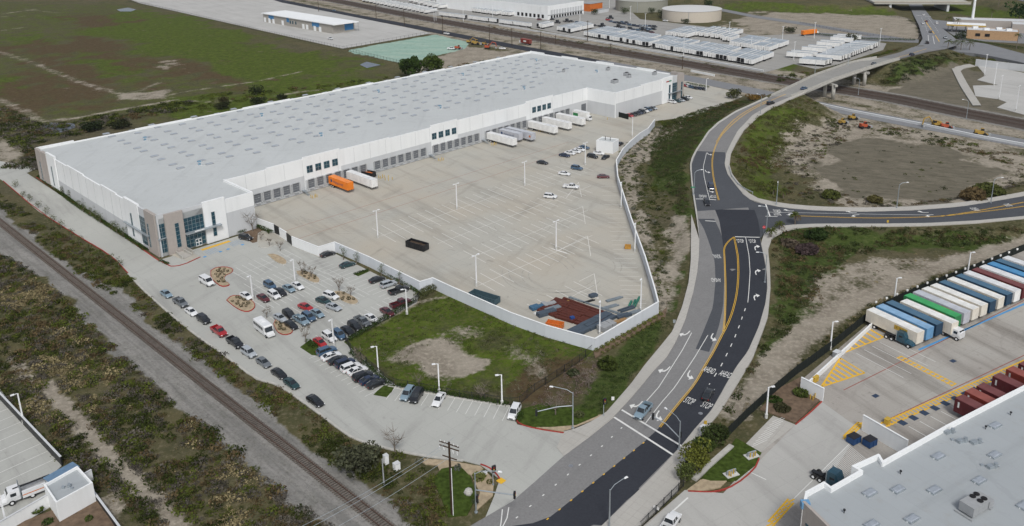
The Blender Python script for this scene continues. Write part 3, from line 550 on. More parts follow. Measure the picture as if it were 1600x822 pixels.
# windows
def win(x0,x1,z0,z1,y,nx_,nz_,axis='x',name='window',open_=False):
    g=MB();fr=MB();f=slab
    def bx(m_,a0,a1,c0,c1,p0,p1):
        if axis=='x': slab(m_,a0,a1,y-p1,y-p0,c0,c1)
        else: slab(m_,y-p1,y-p0,a0,a1,c0,c1)
    bx(g,x0,x1,z0,z1,.0,.05);o=g.build(name,M['glass'],wh)
    for i in range(nx_+1):
        a=x0+(x1-x0)*i/nx_;bx(fr,a-.04,a+.04,z0-.04,z1+.04,.02,.1)
    for i in range(nz_+1):
        a=z0+(z1-z0)*i/nz_;bx(fr,x0-.04,x1+.04,a-.035,a+.035,.02,.09)
    fr.build('window_frame',M['mull'],o);return o
for c in (63.9,67.5,71.1,74.7,122.6,126.2,129.8,133.4,182.1,185.5,188.9,192.3): win(c-1.2,c+1.2,7.05,9.65,19.3,2,2)
win(8.3,14.45,.4,10.,.5,5,8);win(16.9,18.,1.9,9.8,0,1,6);win(5.3,6.5,1.8,9.5,-.15,1,6);win(.5,2.5,1.2,10.3,.5,2,7)
win(8.3,13.1,1.2,10.3,.3,4,7,'y');win(5.6,6.7,1.8,9.4,-.15,1,6,'y');win(18.5,19.6,1.8,9.4,0,1,6,'y');win(92,92.9,1.5,9,0,1,6,'y');win(104.7,105.6,1,8.4,-.15,1,6,'y')
win(266.6,271.,.3,9.2,2.1,4,7);win(263.3,264.6,.6,9,1.6,1,6);win(274,275.3,.8,8.9,1.5,1,6)
c=MB();slab(c,8.1,19.4,-1.3,.3,5.15,5.5);slab(c,-.8,-.16,6,24.5,5.2,5.5);slab(c,262.5,274,.6,1.5,4.5,4.8);slab(c,.0,2.6,-.0,.45,5.6,5.85);c.build('entrance_canopy',M['steel'],wh)
c=MB();slab(c,10.6,13.6,-1.5,-1.3,5.55,5.8);c.build('canopy_letter_rail',M['white'],wh)
c=MB();
for a in (11.6,12.6): 
    slab(c,a-.45,a+.45,.3,.42,.1,2.5)
c.build('entrance_door',M['white'],wh);c=MB()
for a in (11.6,12.6):
    for z_ in (.4,1.5): slab(c,a-.32,a+.32,.26,.3,z_,z_+.8)
c.build('entrance_door_glass',M['glass'],wh)
c=MB();slab(c,260.8,262.9,1.5,1.58,10.7,11.25);c.build('sign_mark',M['rlamp'],wh);c=MB();slab(c,262.9,265.2,1.5,1.58,10.7,11.3);c.build('sign_mark',simple('green_sign',(.01,.2,.1)),wh)
# skylights: pairs in staggered rows
alls=[]
for i in range(26):
    for j in range(5):
        for e in (-1,1): alls.append((27.7+9.3*i,44.4+15.65*j-(3 if i%2 else 0)+e*3.05+(3.05)))
alls=[(x,y) for x,y in alls if not(x>216 and y<55)]
alls.sort(key=lambda p:np.hypot(*(OW+US*p[0]-VT*p[1])))
st_=MB()
for i,(x,y) in enumerate(alls):
    d=MB() if i<100 else st_
    d.box((x,y,12.0),(2.7,1.55,.24));d.box((x,y,12.2),(2.55,1.4,.18),top=(.85,.75),mi=1)
    if i<100: d.build('skylight',[M['mgrey'],M['skyl']],wh)
o=st_.build('skylights',[M['mgrey'],M['skyl']],wh);o['kind']='stuff'
bf=simple('blue_fan_cover',(.16,.27,.36),.5,.3)
for x,y in ((34.3,90.5),(34,42.9),(84.2,42.7),(84.9,90.3),(147.1,89.9),(145.7,42.4),(201.2,89),(256.2,87.6),(252.9,40.6),(198.1,41)):
    d=MB();d.box((x,y,12.5),(1.5,1.5,1.2));d.box((x,y,13.3),(1.1,1.1,.4),mi=1);d.box((x-.3,y-.76,12.6),(1,.04,.7),mi=1);d.build('roof_exhaust_fan',[M['wgrey'],bf],wh)
for x,y,a,b in ((239,17.5,3.6,2.2),(254,20,2.2,1.6),(257,24,2.8,1.8),(262,40,2,1.5),(268,14,2.2,1.5),(243,55,1.5,1)): 
    d=MB();d.box((x,y,12.7),(a,b,1.6));d.box((x+a*.1,y,13.6),(a*.6,b*.7,.25),mi=1);d.build('roof_air_conditioner',[M['mgrey'],M['ddark']],wh)
# ------------------------------------------------------------ free walls
def wall(name,label,pts,h,mat,th=.25,z=0,cat='wall',cap=None):
    c=np.array(pts[0]);o=thing(name,label,cat,(c[0],c[1],z));m_=MB();m2=MB()
    for i,(a,b) in enumerate(zip(pts[:-1],pts[1:])):
        a=np.array(a)-c;b=np.array(b)-c;hh=h+(i%2)*.012;d=(b-a)/np.hypot(*(b-a))*th*.48
        m_.bar((*(a-d),-.3),(*(b+d),-.3),th,hh+.3);m2.bar((*(a-d),hh),(*(b+d),hh),th+.12,.1+.01*(i%2))
    m_.build('wall_panels',mat,o);m2.build('wall_coping',cap or M['white'],o);return o
wall('screen_wall','long white screen wall curving round the truck yard down to its lower corner',WALL,3.05,M['ywall'])
wall('screen_wall','short white wall pieces beside the parking lot with black yard gates between them',[P(400,340.4,3.1),P(427,350,3.1)],3.05,M['white'])
g_=thing('yard_gates','pair of dark solid gates in the white wall between parking lot and truck yard','gate',(*P(432,366),0));c0=P(432,366)
for a,b in (((427,350),(436,355)),((447,363),(456,370))):
    m_=MB();A=P(*a,3.)-c0;B_=P(*b,3.)-c0;m_.bar((*A,.1),(*B_,.1),.1,2.9);m_.build('gate_leaf',M['black'],g_)
wall('screen_wall','narrow white wall pier standing between two black yard gates',[P(436.5,356,3.1),P(447,362.5,3.1)],3.05,M['white'])
wall('screen_wall','straight white wall from the yard gates down to the black car',[P(456,369.5,3.1),P(497.7,385.7,3.1),P(522.8,378,3.1)],3.04,M['white'])
wall('screen_wall','white wall of the logistics lot below the row of containers',[P(1254,588,2.2),P(1266,588,2.2),P(1367,496,2.2)],1.1,M['white'])
wall('screen_wall','tall white wing wall beside the curb with yellow bollards',[P(1253,590,3),P(1287,607,3)],3,M['white'])
wall('dock_wing_wall','tall white wall sheltering the two blue dumpsters',[P(1350,649,3.4),P(1418,688,3.4)],3.4,M['white'])
rp=thing('entrance_ramp','low concrete ramp walls beside the office entrance at the warehouse corner','ramp',(*P(284,395),0));c0=P(284,395)
for a,b in (((274,386),(299.6,399.6)),((268,390.5),(286,405.6)),((279,383.5),(302,395.5))):
    m_=MB();m_.bar((*(P(*a)-c0),0),(*(P(*b)-c0),0),.25,.95);m_.build('ramp_wall',M['conc2'],rp)
m_=MB();m_.prism([tuple(P(*q)-c0) for q in ((272,388),(300,400.5),(288,405),(268,392))],-.1,.3);m_.build('ramp_floor',M['swalk'],rp)
# trash shed etc. in the yard
def flatbox(name,label,cat,px,dims,az,mat,roof,extra=None,z=0):
    c=P(*px,z);o=thing(name,label,cat,(c[0],c[1],z),az2rz(R_(az)));m_=MB();m_.box((0,0,dims[2]/2),dims);m_.build('walls',mat,o)
    m_=MB();x,y,h=dims;m_.box((0,0,h+.04),(x-.5,y-.5,.08));
    m_.build('roof',roof,o);m_=MB()
    for a in (-1,1): m_.box((0,a*(y/2-.1),h+.2),(x+.06,.26,.4));m_.box((a*(x/2-.1),0,h+.19),(.26,y-.4,.38))
    m_.build('parapet',mat,o);return o
sh=flatbox('yard_shed','small white block shed by the curving yard wall','shed',(949,236),(7.5,6,4.6),120,M['white'],M['roof'])
m_=MB()
for a in (-1,1.2): m_.cyl((a,0,4.6),(a,0,6.2),.14)
m_.build('exhaust_stack',M['black'],sh)
# ------------------------------------------------------------ bridge
cb=[i for i in range(len(rc)) if BR0-6<rc[i][1]<BR1+6];c0=rc[cb[0]]
br=thing('overpass_bridge','grey concrete road bridge on paired columns over the railway','bridge',(c0[0],c0[1],0))
def loc(p): return (p[0]-c0[0],p[1]-c0[1])
L_,R__=rL[cb],rR[cb]
m_=MB();rs=[]
for a,b in zip(L_,R__):
    n=(b-a)/np.hypot(*(b-a));z=float(prof((a+b)[1]/2))
    a=a-n*1.1;b=b+n*1.1;c1=a+n*1.6;d1=b-n*1.6
    rs.append([(*loc(a),z-.05),(*loc(a),z-.7),(*loc(c1),z-1.7),(*loc(d1),z-1.7),(*loc(b),z-.7),(*loc(b),z-.05)])
m_.rings(rs);m_.build('deck',M['conc2'],br)
for nm,E_,s_ in (('parapet',L_,-1),('parapet',R__,1)):
    m_=MB();rs=[]
    for a,b in zip(L_,R__):
        n=(b-a)/np.hypot(*(b-a));p=(b+n*.45 if s_>0 else a-n*.45);z=float(prof((a+b)[1]/2))
        rs.append([(*loc(p-n*.22),z-.06),(*loc(p+n*.22),z-.06),(*loc(p+n*.15),z+1.05),(*loc(p-n*.15),z+1.05)])
    m_.rings(rs);m_.build(nm,M['conc2'],br)
for p in ((1301,155),(1288,151),(1350,134),(1334,132)):
    q=P(*p);m_=MB();m_.cyl((*loc(q),-.2),(*loc(q),7.65),.95,n=16);m_.build('column',M['conc2'],br,True)
for a,b in (((1301,155),(1288,151)),((1350,134),(1334,132))):
    a=P(*a);b=P(*b);d=(b-a)/np.hypot(*(b-a))*2.;m_=MB();m_.bar((*loc(a-d),6.7),(*loc(b+d),6.7),1.6,1.1);m_.build('pier_cap',M['conc2'],br)
for ia in (cb[4],cb[-5]):
    a,b=rL[ia],rR[ia];m_=MB();m_.bar((*loc(a),0),(*loc(b),0),1.4,float(prof(rc[ia][1]))-1.8);m_.build('abutment',M['conc2'],br)
bd=loftw('bridge_roadway',rL[cb],rR[cb],asphalt('bridge_surface',(.27,.265,.25),R_(45)),.025,m=3,skirt=0,parent=None)
# ------------------------------------------------------------ right-hand industrial building
RB=[(1257,786),(1260.8,768.8),(1287.8,754),(1298.6,762),(1345.8,735),(1333.7,728.3),(1372.9,710.7),(1379.6,721.5),(1480.9,664.8),(1583.5,612),(1760,521)]
rb=[P(*p,10.3) for p in RB];rb+=[P(2300,900,10.3),P(1500,1250,10.3),P(1322,850,10.3)]
c0=rb[1];rbt=thing('logistics_building','grey flat roofed logistics building with white parapet at the lower right corner','building',(c0[0],c0[1],0))
m_=MB();m_.prism([tuple(p-c0) for p in rb],0,9.5);m_.build('roof',M['roof2'],rbt)
def edgew(pts,name,mat,z0,z1,th=.45,zj=.012,o=rbt,c0=c0):
    m_=MB()
    for i,(a,b) in enumerate(zip(pts[:-1],pts[1:])):
        a=a-c0;b=b-c0;d=(b-a)/np.hypot(*(b-a))*th*.45;m_.bar((*(a-d),z0),(*(b+d),z0),th,z1-z0+zj*(i%3))
    return m_.build(name,mat,o)
edgew(rb[:11],'parapet_wall',M['white'],0,10.3);edgew([rb[-1],rb[0]],'corner_wall',M['taupe'],0,10.5,.5)
edgew([rb[-2],rb[-1]],'corner_wall',M['taupe'],0,10.45,.5)
m_=MB();a=rb[0]-c0;m_.box((a[0]+.2,a[1]+.2,9.9),(1.3,.9,1.1));m_.build('blue_corner_panel',CONT['blue'],rbt)
d=(rb[-1]-rb[0])/np.hypot(*(rb[-1]-rb[0]));nn=np.array([d[1],-d[0]]);nn=nn if nn@rb[0]<0 else -nn
for i in range(3):
    m_=MB();a=rb[0]-c0+d*(1+i*4.2)+nn*.28;b=a+d*3.;m_.bar((*a,1),(*b,1),.1,6.5);m_.build('window',M['glass'],rbt)
for px in ((1295,772),(1359,770.5),(1385,714),(1403,765),(1458,768.5) if 0 else (1460,766),(1554,711),(1530,751),(1425,811),(1362,820),(1600,790),(1465,715) if 0 else (1466,713),(1555,665),(1648,700)):
    if px in ((1295,772),(1385,714)): continue
    q=P(*px,9.6)-c0;m_=MB();rz=az2rz(R_(60));m_.box((q[0],q[1],9.62),(2.3,1.3,.35),rz);m_.box((q[0],q[1],9.84),(2.1,1.1,.14),rz,1,top=(.8,.7))
    for sx_ in (-1,1): m_.box((q[0]+sx_*1.1*cos(rz),q[1]+sx_*1.1*sin(rz),9.56),(.16,.16,.3),rz,2)
    m_.build('skylight',[M['steel'],M['skyl'],M['white']],rbt)
q=P(1520,797,9.6)-c0;m_=MB();rz=az2rz(R_(60));m_.box((q[0],q[1],10.6),(3.8,2.3,1.6),rz);m_.box((q[0]+2.7*cos(rz),q[1]+2.7*sin(rz),10.3),(1.2,2.4,1.2),rz)
for a in (.5,1.5):
    for b in (-.6,.6): m_.cyl((q[0]+a*cos(rz)-b*sin(rz),q[1]+a*sin(rz)+b*cos(rz),11.5),(q[0]+a*cos(rz)-b*sin(rz),q[1]+a*sin(rz)+b*cos(rz),11.58),.45,n=12,mi=1)
for a in (-2.4,2.4): m_.box((q[0]+a*cos(rz),q[1]+a*sin(rz),9.65),(.2,2.8,.25),rz)
m_.build('roof_air_conditioner',[M['mgrey'],M['ddark']],rbt)
for px in ((1500,690),(1547,730),(1480,676),(1522,692)):
    q=P(*px,9.6)-c0;m_=MB();m_.box((q[0],q[1],9.75),(1.1,.8,.5),.4);m_.cyl((q[0]+.9,q[1],9.5),(q[0]+.9,q[1],10.4),.3,.35,n=10);m_.tube([(q[0]+.4,q[1],10),(q[0]+.9,q[1]+.2,10.1),(q[0]+1.6,q[1],9.7)],.08,6);m_.box((q[0]-1,q[1]+.6,9.6),(.5,.5,.25));m_.build('rooftop_vent_cluster',M['steel'],rbt)
for px in ((1319,801),(1407,740),(1540,670),(1579,648)):
    q=P(*px,9.6)-c0;m_=MB();m_.cyl((q[0],q[1],9.5),(q[0],q[1],10.1),.07,n=6);m_.cyl((q[0],q[1],10.),(q[0],q[1],10.2),.2,n=10);m_.build('vent_pipe',M['black'],rbt)
# ------------------------------------------------------------ tanks and far buildings
for i,(pl,pr,pb,h,lab) in enumerate((((1031,35),(1128,35),(1080,36),9,'big round cream water tank with pale flat roof, the nearer one'),((962,8),(1042,8),(1002,20),10,'round greenish grey tank partly behind the cream tank'))):
    a,b=P(*pl),P(*pr);r=np.hypot(*(b-a))/2*.98;c=P(*pb);c=c+c/np.hypot(*c)*r
    o=thing('storage_tank',lab,'tank',(c[0],c[1],0));m_=MB();m_.cyl((0,0,0),(0,0,h),r,n=64);m_.build('tank_shell',simple('tank_%d'%i,(.52,.47,.4) if i==0 else (.27,.27,.23),var=.05),o,False)
    m_=MB();m_.cyl((0,0,h),(0,0,h+1.6),r+.3,.6,n=64);m_.build('tank_roof',simple('tank_roof_%d'%i,(.55,.55,.54) if i==0 else (.36,.36,.33),var=.05),o)
    m_=MB();m_.tube([(-.3*r,-.96*r,0),(-.3*r,-.96*r,h)],.15);m_.build('ladder',M['steel'],o)
fd=flatbox('distribution_centre','huge white distribution building beyond the trailers at the top edge','building',(836,10),(60,60,10),45,M['white'],M['roof']) if 0 else None
a,b,c_=P(856,31),P(912,22),P(716,3)
u1=(b-a)/np.hypot(*(b-a));v1=np.array([-u1[1],u1[0]])
fd=thing('distribution_building','white distribution building with dock doors behind the parked trailers at the top','building',(a[0],a[1],0),math.atan2(u1[1],u1[0]))
m_=MB();slab(m_,0,48.5,0,150,0,12);m_.build('walls',M['white'],fd);m_=MB();slab(m_,.6,47.9,.6,149,12.01,12.1);m_.build('roof',M['roof'],fd)
m_=MB()
for x in np.arange(5,47,3.6): slab(m_,x-1.2,x+1.2,-.1,.0,.9,3.2)
m_.build('dock_openings',M['ddark'],fd);m_=MB()
for x in np.arange(5,47,3.6): slab(m_,x-1.3,x+1.3,-.1,.0,4.,8)
m_.build('upper_panels',M['wgrey'],fd);m_=MB();slab(m_,-.1,48.6,-.06,.02,3.3,4);slab(m_,3,47,-.05,.02,0,.9);m_.build('grey_band',M['mgrey'],fd)
m_=MB()
for y in np.arange(6,40,5): slab(m_,-.1,0,y-1.3,y+1.3,1,4)
m_.build('dock_openings',M['ddark'],fd)
o=thing('orange_shed','orange steel shed beside the white distribution building','building',(*P(924,16),0),R_(45));m_=MB();m_.box((0,0,3.5),(18,12,7));m_.build('walls',M['orange'],o);m_=MB();m_.box((0,0,7.1),(18.6,12.6,.25));m_.build('roof',M['mgrey'],o)
o=thing('office_trailer','long low grey site office beside the staff cars','building',(*P(928,18),0),R_(45))
m_=MB();m_.box((0,-10,1.6),(14,4,3.2));m_.build('walls',M['wgrey'],o);m_=MB();m_.box((0,-10,3.25),(14.4,4.4,.15));m_.build('roof',M['mgrey'],o)
# city workshop with blue doors
A_=P(412,34);B_=P(520,53);C_=P(553,47);u1=(B_-A_)/np.hypot(*(B_-A_));LL_=np.hypot(*(B_-A_));dd=21.
o=thing('workshop_building','long low workshop with white roof and blue panels in the pale yard','building',(A_[0],A_[1],0),math.atan2(u1[1],u1[0]))
m_=MB();slab(m_,0,LL_,0,dd,0,7.2);m_.build('walls',simple('tan_block',(.33,.31,.28)),o)
m_=MB();m_.prism([(-1,-1),(LL_+4,-1),(LL_+4,dd+2),(-1,dd+2)],7.22,7.9);m_.build('roof',M['white'],o)
for x0,x1 in ((10,19),(41,45),(82,93)):
    m_=MB();slab(m_,x0,x1,-.15,0,3.4,7.1);m_.build('blue_panel',CONT['sky'],o)
for x in (3,11,18,34,68,74,86,94):
    m_=MB();slab(m_,x-1.7,x+1.7,-.2,0,.1,4);m_.build('roll_up_door',M['white'],o)
m_=MB();slab(m_,LL_,LL_+.15,dd*.55,dd*.95,1.5,6.5);m_.build('blue_panel',CONT['sky'],o)
m_=MB();m_.cyl((LL_+3.5,dd+1.4,0),(LL_+3.5,dd+1.4,7.2),.2);m_.build('canopy_post',M['mgrey'],o)
m_=MB();
for x in (47,51,56): slab(m_,x-1,x+1,-.12,0,2.5,5)
m_.build('window',M['glass'],o)
# restaurant, petrol station, freeway overpass
def bld(name,label,px,dims,az,wm,rm,z=0,cat='building'): return flatbox(name,label,cat,px,dims,az,wm,rm,z=z)
tan=simple('tan_stucco',(.4,.26,.15),.8,.2)
o=bld('restaurant','tan flat roofed restaurant beside the palm lined street, top right',(1549,60),(32,15,6),118,tan,M['wgrey'])
m_=MB()
for x in (-9,-3): m_.box((x,-7.6,3.2),(3,.3,2))
m_.build('window',M['ddark'],o)
m_=MB()
for x,y in ((-11,3),(-4,-3),(4,3),(10,-1)): m_.box((x,y,6.9),(3.5,2.2,1.5),.3)
m_.build('roof_air_conditioner',M['wsteel'],o)
o=thing('petrol_station','petrol station with yellow edged canopy beyond the restaurant','petrol station',(*P(1508,50),0),az2rz(R_(118)))
m_=MB();m_.box((0,0,5.6),(26,13,.9));m_.build('canopy',M['yellow'],o);m_=MB();m_.box((0,0,6.1),(25.6,12.6,.12));m_.build('canopy_roof',M['white'],o)
for x in (-9,0,9):
    m_=MB();m_.cyl((x,0,0),(x,0,5.2),.35);m_.build('canopy_post',M['wgrey'],o);m_=MB();m_.box((x,1.5,.9),(1.2,.7,1.8));m_.build('fuel_pump',M['black'],o)
bld('shop_building','low grey roofed shops behind the petrol station',(1545,42),(50,16,5.5),112,M['taupe'],M['wgrey']);bld('shop_building','beige building cut by the right edge beyond the restaurant',(1606,50),(22,16,6),118,M['taupe'],M['wgrey'])
o=thing('sign_pylon','very tall white sign pole above the shops','sign',(*P(1518,40),0));m_=MB();m_.cyl((0,0,0),(0,0,27),1.1,.8,n=10);m_.build('pole',M['wsteel'],o)
o=thing('freeway_overpass','wide concrete freeway overpass crossing the street at the top edge','bridge',(*P(1430,14),0),az2rz(R_(100)))
m_=MB();m_.box((0,0,7.2),(80,38,1.6));m_.build('deck',M['conc2'],o)
m_=MB();m_.box((0,-19,8.4),(80,.4,1.));m_.build('parapet',simple('warm_concrete',(.42,.38,.32)),o)
for x in (-26,22):
    m_=MB();m_.box((x,0,3.2),(2,36,6.4));m_.build('abutment',M['wgrey'],o)
wall('retaining_wall','long pale blue grey wall beyond the concrete pad at the right edge',[P(1524,103),P(1600,112),P(1700,126)],4,M['wgrey'])
# lower left enclosure
sh=thing('pump_house','small white parapet shed with grey roof beside the service truck, lower left','shed',(*P(106,757,4),0),az2rz(R_(35)))
P4=[P(70,757,4),P(120,729,4),P(143,754,4),P(88,784,4)];c0=P(106,757,4)
sh.rotation_euler=(0,0,0);pp=[p-c0 for p in P4]
m_=MB();m_.prism([tuple(p*.97) for p in pp],0,3.5);m_.build('roof',M['roof2'],sh)
m_=MB()
for i in range(4):
    a,b=pp[i],pp[(i+1)%4];d=(b-a)/np.hypot(*(b-a))*.13;m_.bar((*(a-d),0),(*(b+d),0),.3,4.+.012*(i%2))
m_.build('walls',M['white'],sh)
m_=MB();m_.cyl((.2,0,3.5),(.2,0,4.1),.3,n=10);m_.box((-.7,-.3,3.7),(.5,.4,.4));m_.box((.9,-.5,3.65),(.4,.4,.3));m_.build('roof_vent',M['steel'],sh)
for lab,a,b,h,mt in (('white retaining wall under the service truck along the lower left lot',P(145,752,0)+np.array([0,0]),P(-40,860,0),2.4,'white'),('dark mesh fence wall along the upper right side of the lower left lot',P(-60,560),P(97,727),1.9,'black'),('dark low wall with pale top beside the lower left planting',P(143,770),P(190,834),1.1,'black')):
    wall('boundary_wall',lab,[a,b],h,M[mt],.25,cap=M['wgrey'])
cp=thing('carport_canopy','small blue roofed canopy against the pump house, lower left','canopy',(*P(96,738,3),0),az2rz(R_(35)));m_=MB();m_.box((0,0,3),(5.4,2.4,.12));m_.build('canopy_roof',simple('blue_roof_sheet',(.12,.2,.3)),cp)
for x in (-2.5,2.5):
    for y in (-1,1): m_=MB();m_.cyl((x,y,0),(x,y,2.95),.06,n=6);m_.build('canopy_post',M['steel'],cp)
# walls of distribution lot: dark screen fence with white lamps
# ------------------------------------------------------------ vehicles
def ring(x,zb,zt,w_,wt): 
    zm=zb+(zt-zb)*.45;return [(x,-w_*.93,zb),(x,-w_,zm),(x,-wt,zt),(x,0,zt+.03),(x,wt,zt),(x,w_,zm),(x,w_*.93,zb)]
def make_car(kind):
    r=bpy.data.objects.new(kind,None);SC.collection.objects.link(r);r.empty_display_size=.3
    D=dict(sedan=dict(st=[(-2.38,.42,.82,.72,.62),(-2.25,.3,1.,.86,.76),(-1.5,.24,1.03,.9,.8),(.85,.24,.98,.91,.8),(1.75,.26,.86,.88,.74),(2.2,.3,.72,.8,.66),(2.38,.4,.6,.66,.52)],b=(-1.95,1.05,.78),t=(-1.05,.15,.58),zb=.99,zt=1.43,w=(1.42,-1.4)),
      suv=dict(st=[(-2.35,.45,1.,.8,.7),(-2.28,.34,1.12,.92,.84),(-1.5,.28,1.14,.95,.86),(.9,.28,1.1,.95,.86),(1.8,.3,1.02,.92,.8),(2.25,.36,.88,.84,.7),(2.38,.45,.72,.7,.56)],b=(-2.25,1.15,.84),t=(-1.95,.45,.68),zb=1.1,zt=1.72,w=(1.45,-1.42)),
      pickup=dict(st=[(-.75,.4,1.18,.96,.9),(.9,.4,1.18,.97,.9),(2.1,.42,1.14,.95,.84),(2.7,.46,1.02,.88,.74),(2.82,.55,.85,.76,.62)],b=(-.7,1.35,.88),t=(-.5,.75,.7),zb=1.17,zt=1.86,w=(1.85,-1.75)),
      van=dict(st=[(-2.8,.4,1.35,.95,.93),(-2.7,.35,1.4,1.,.97),(1.4,.35,1.4,1.,.97),(2.2,.38,1.15,.96,.85),(2.75,.45,.95,.86,.72),(2.85,.5,.8,.76,.6)],b=(-2.7,1.75,.96),t=(-2.62,.95,.88),zb=1.38,zt=2.1,w=(1.85,-1.75)))[kind]
    m_=MB();m_.rings([ring(*s) for s in D['st']])
    if kind=='pickup':
        for y in (-.9,.9): m_.box((-1.85,y,.85),(2.25,.1,.72))
        m_.box((-2.93,0,.85),(.1,1.9,.72));m_.box((-1.85,0,.45),(2.2,1.8,.12))
    body=m_.build('body',PAINT['white'],r)
    x0,x1,w0=D['b'];a0,a1,w1=D['t'];zb,zt=D['zb'],D['zt']
    lo=[(x0,-w0,zb),(x1,-w0*.94,zb),(x1+.05,0,zb),(x1,w0*.94,zb),(x0,w0,zb)];hi=[(a0,-w1,zt),(a1,-w1,zt),(a1+.06,0,zt),(a1,w1,zt),(a0,w1,zt)]
    m_=MB();m_.rings([lo,hi]);m_.build('windows',M['cglass'],r)
    m_=MB();e=.03;m_.rings([[(p[0],p[1],zt-.05) for p in hi],[(p[0]*.99,p[1]*1.04,zt+.02) for p in hi],[(p[0]*.9,p[1]*.9,zt+.06) for p in hi]])
    for i in (0,1,3,4): m_.cyl(lo[i],hi[i],.05,n=4)
    mx=(a0+a1)/2;bx_=(x0*.42+x1*.58)
    for s in (-1,1): m_.cyl((bx_-.15,s*w0*.99,zb),(mx+.1,s*w1*1.01,zt),.05,n=4)
    if kind=='van': m_.rings([[(p[0],p[1]*1.012,p[2]) for p in [(-2.72,-.96,1.38),(-.1,-.955,1.38),(-.1,.955,1.38),(-2.72,.96,1.38)]],[(-2.7,-.94,1.62),(-.1,-.94,1.62),(-.1,.94,1.62),(-2.7,.94,1.62)]])
    m_.build('roof',PAINT['white'],r)
    if kind=='pickup': m_=MB();m_.box((-1.85,0,.53),(2.12,1.68,.05));m_.build('bed_liner',M['black'],r)
    rr=.34 if kind=='sedan' else .38
    for x in D['w']:
        for y in (-1,1):
            W_=D['st'][1][3];m_=MB();m_.cyl((x,y*(W_-.2),rr),(x,y*(W_+.015),rr),rr,n=14);m_.cyl((x,y*(W_),rr),(x,y*(W_+.03),rr),rr*.6,n=10,mi=1);m_.build('wheel',[M['rubber'],M['rim']],r)
    f=D['st'][-2];b_=D['st'][0] if kind!='pickup' else (-2.99,.5,1.15,.9,.88)
    for y in (-1,1):
        m_=MB();m_.box((f[0]+.06,y*(f[3]-.17),f[2]-.16),(.16,.3,.14));m_.build('headlight',M['lamp'],r)
        m_=MB();m_.box((b_[0]+.02,y*(b_[3]-.06),b_[2]-.05),(.1,.16,.22));m_.build('tail_light',M['rlamp'],r)
    m_=MB();m_.box((f[0]+.13,0,f[2]-.25),(.12,.8,.16));m_.build('grille',M['black'],r)
    return r
PROTO={k:[make_car(k),False] for k in ('sedan','suv','pickup','van')}
def recolor(o,c):
    for ch in KIDS(o):
        if ch.name.split('.')[0] in ('body','roof'): ch.material_slots[0].link='OBJECT';ch.material_slots[0].material=PAINT[c]
CK=dict(sedan='sedan',suv='suv',pickup='pickup',van='van')
NAMEC={'sedan':'sedan','suv':'suv','pickup':'pickup_truck','van':'passenger_van'}
def put_car(px,az,kind,c,label,group=None,z=None,sc=1.,road_=False,terrain=False):
    pr=PROTO[kind]
    o=pr[0] if not pr[1] else copy_tree(pr[0])
    pr[1]=True
    # pixel is the middle of the body, about 0.7 m above the ground
    if road_: q=PR(*px,.7);zz=float(prof(q[1]))+.02
    else: q=P(*px,(z or 0)+.7);zz=(z or 0)+.07
    o.name=NAMEC[kind];setp(o,(q[0],q[1],zz),az2rz(R_(az)),sc);recolor(o,c)
    if road_:
        d=np.array([sin(R_(az)),cos(R_(az))]);sl=(float(prof(q[1]+d[1]*2))-float(prof(q[1]-d[1]*2)))/4;o.rotation_euler=(0,-math.atan(sl),az2rz(R_(az)))
    tag(o,label,{'suv':'car','sedan':'car','pickup':'pickup truck','van':'van'}[kind],group);return o
ORD=['first','second','third','fourth','fifth','sixth','seventh','eighth','ninth','tenth','eleventh','twelfth','thirteenth','fourteenth','fifteenth','sixteenth','seventeenth','eighteenth','nineteenth','twentieth']+['%dth'%i for i in range(21,60)]
CN=dict(black='black',white='white',silver='silver',grey='dark grey',red='red',navy='navy blue',teal='dark teal',maroon='maroon',blue='dark blue',steel='steel blue')
KN=dict(sedan='sedan',suv='sport utility car',pickup='pickup truck',van='passenger van')
def row(lst,az,where,group,**k):
    for i,(x,y,kd,c) in enumerate(lst): put_car((x,y),az+random.uniform(-1.5,1.5),kd,c,'%s %s, %s %s'%(CN[c],KN[kd],ORD[i],where),group,**k)
row([(260,459,'sedan','steel'),(282.5,473,'pickup','grey'),(299,487,'sedan','white'),(318.3,499,'suv','black'),(342.6,518,'pickup','red'),(367.7,535.5,'pickup','black'),(389,551,'suv','silver'),(412,566,'sedan','grey'),(436.3,583.5,'sedan','black'),(455.6,599,'sedan','teal'),(492.6,626,'sedan','black')],135,'from the top in the line along the railway side kerb','cars parked along the railway side')
row([(411.5,465.5,'sedan','maroon'),(428.3,461,'suv','white'),(438.5,456,'sedan','black')],137,'from the left in the short row left of the centre','cars in the middle of the parking lot')
row([(422,446,'suv','blue'),(451.6,450.5,'sedan','steel'),(465.2,446.5,'sedan','white')],137,'from the left below the upper lamp post','cars in the middle of the parking lot')
row([(477.7,479.5,'sedan','red'),(505.5,469.5,'sedan','teal'),(517.3,462.5,'suv','white'),(521.5,479.5,'sedan','silver')],125,'in the group by the right hand island','cars in the middle of the parking lot')
row([(437.6,496.5,'sedan','silver'),(452,491.5,'suv','black'),(455,507.5,'sedan','black'),(471,501,'pickup','steel'),(482.7,495.5,'suv','blue'),(496,489.5,'sedan','steel')],137,'from the left beside the shuttle bus island','cars in the middle of the parking lot')
row([(500.3,535,'sedan','red'),(514.5,526.5,'suv','white'),(530,523,'suv','blue'),(543.4,516.5,'sedan','black'),(554.6,509.8,'suv','black'),(566.7,503,'pickup','grey'),(580.5,497.2,'sedan','white'),(605,487,'sedan','maroon')],139,'from the left in the row along the hedge','cars along the hedge')
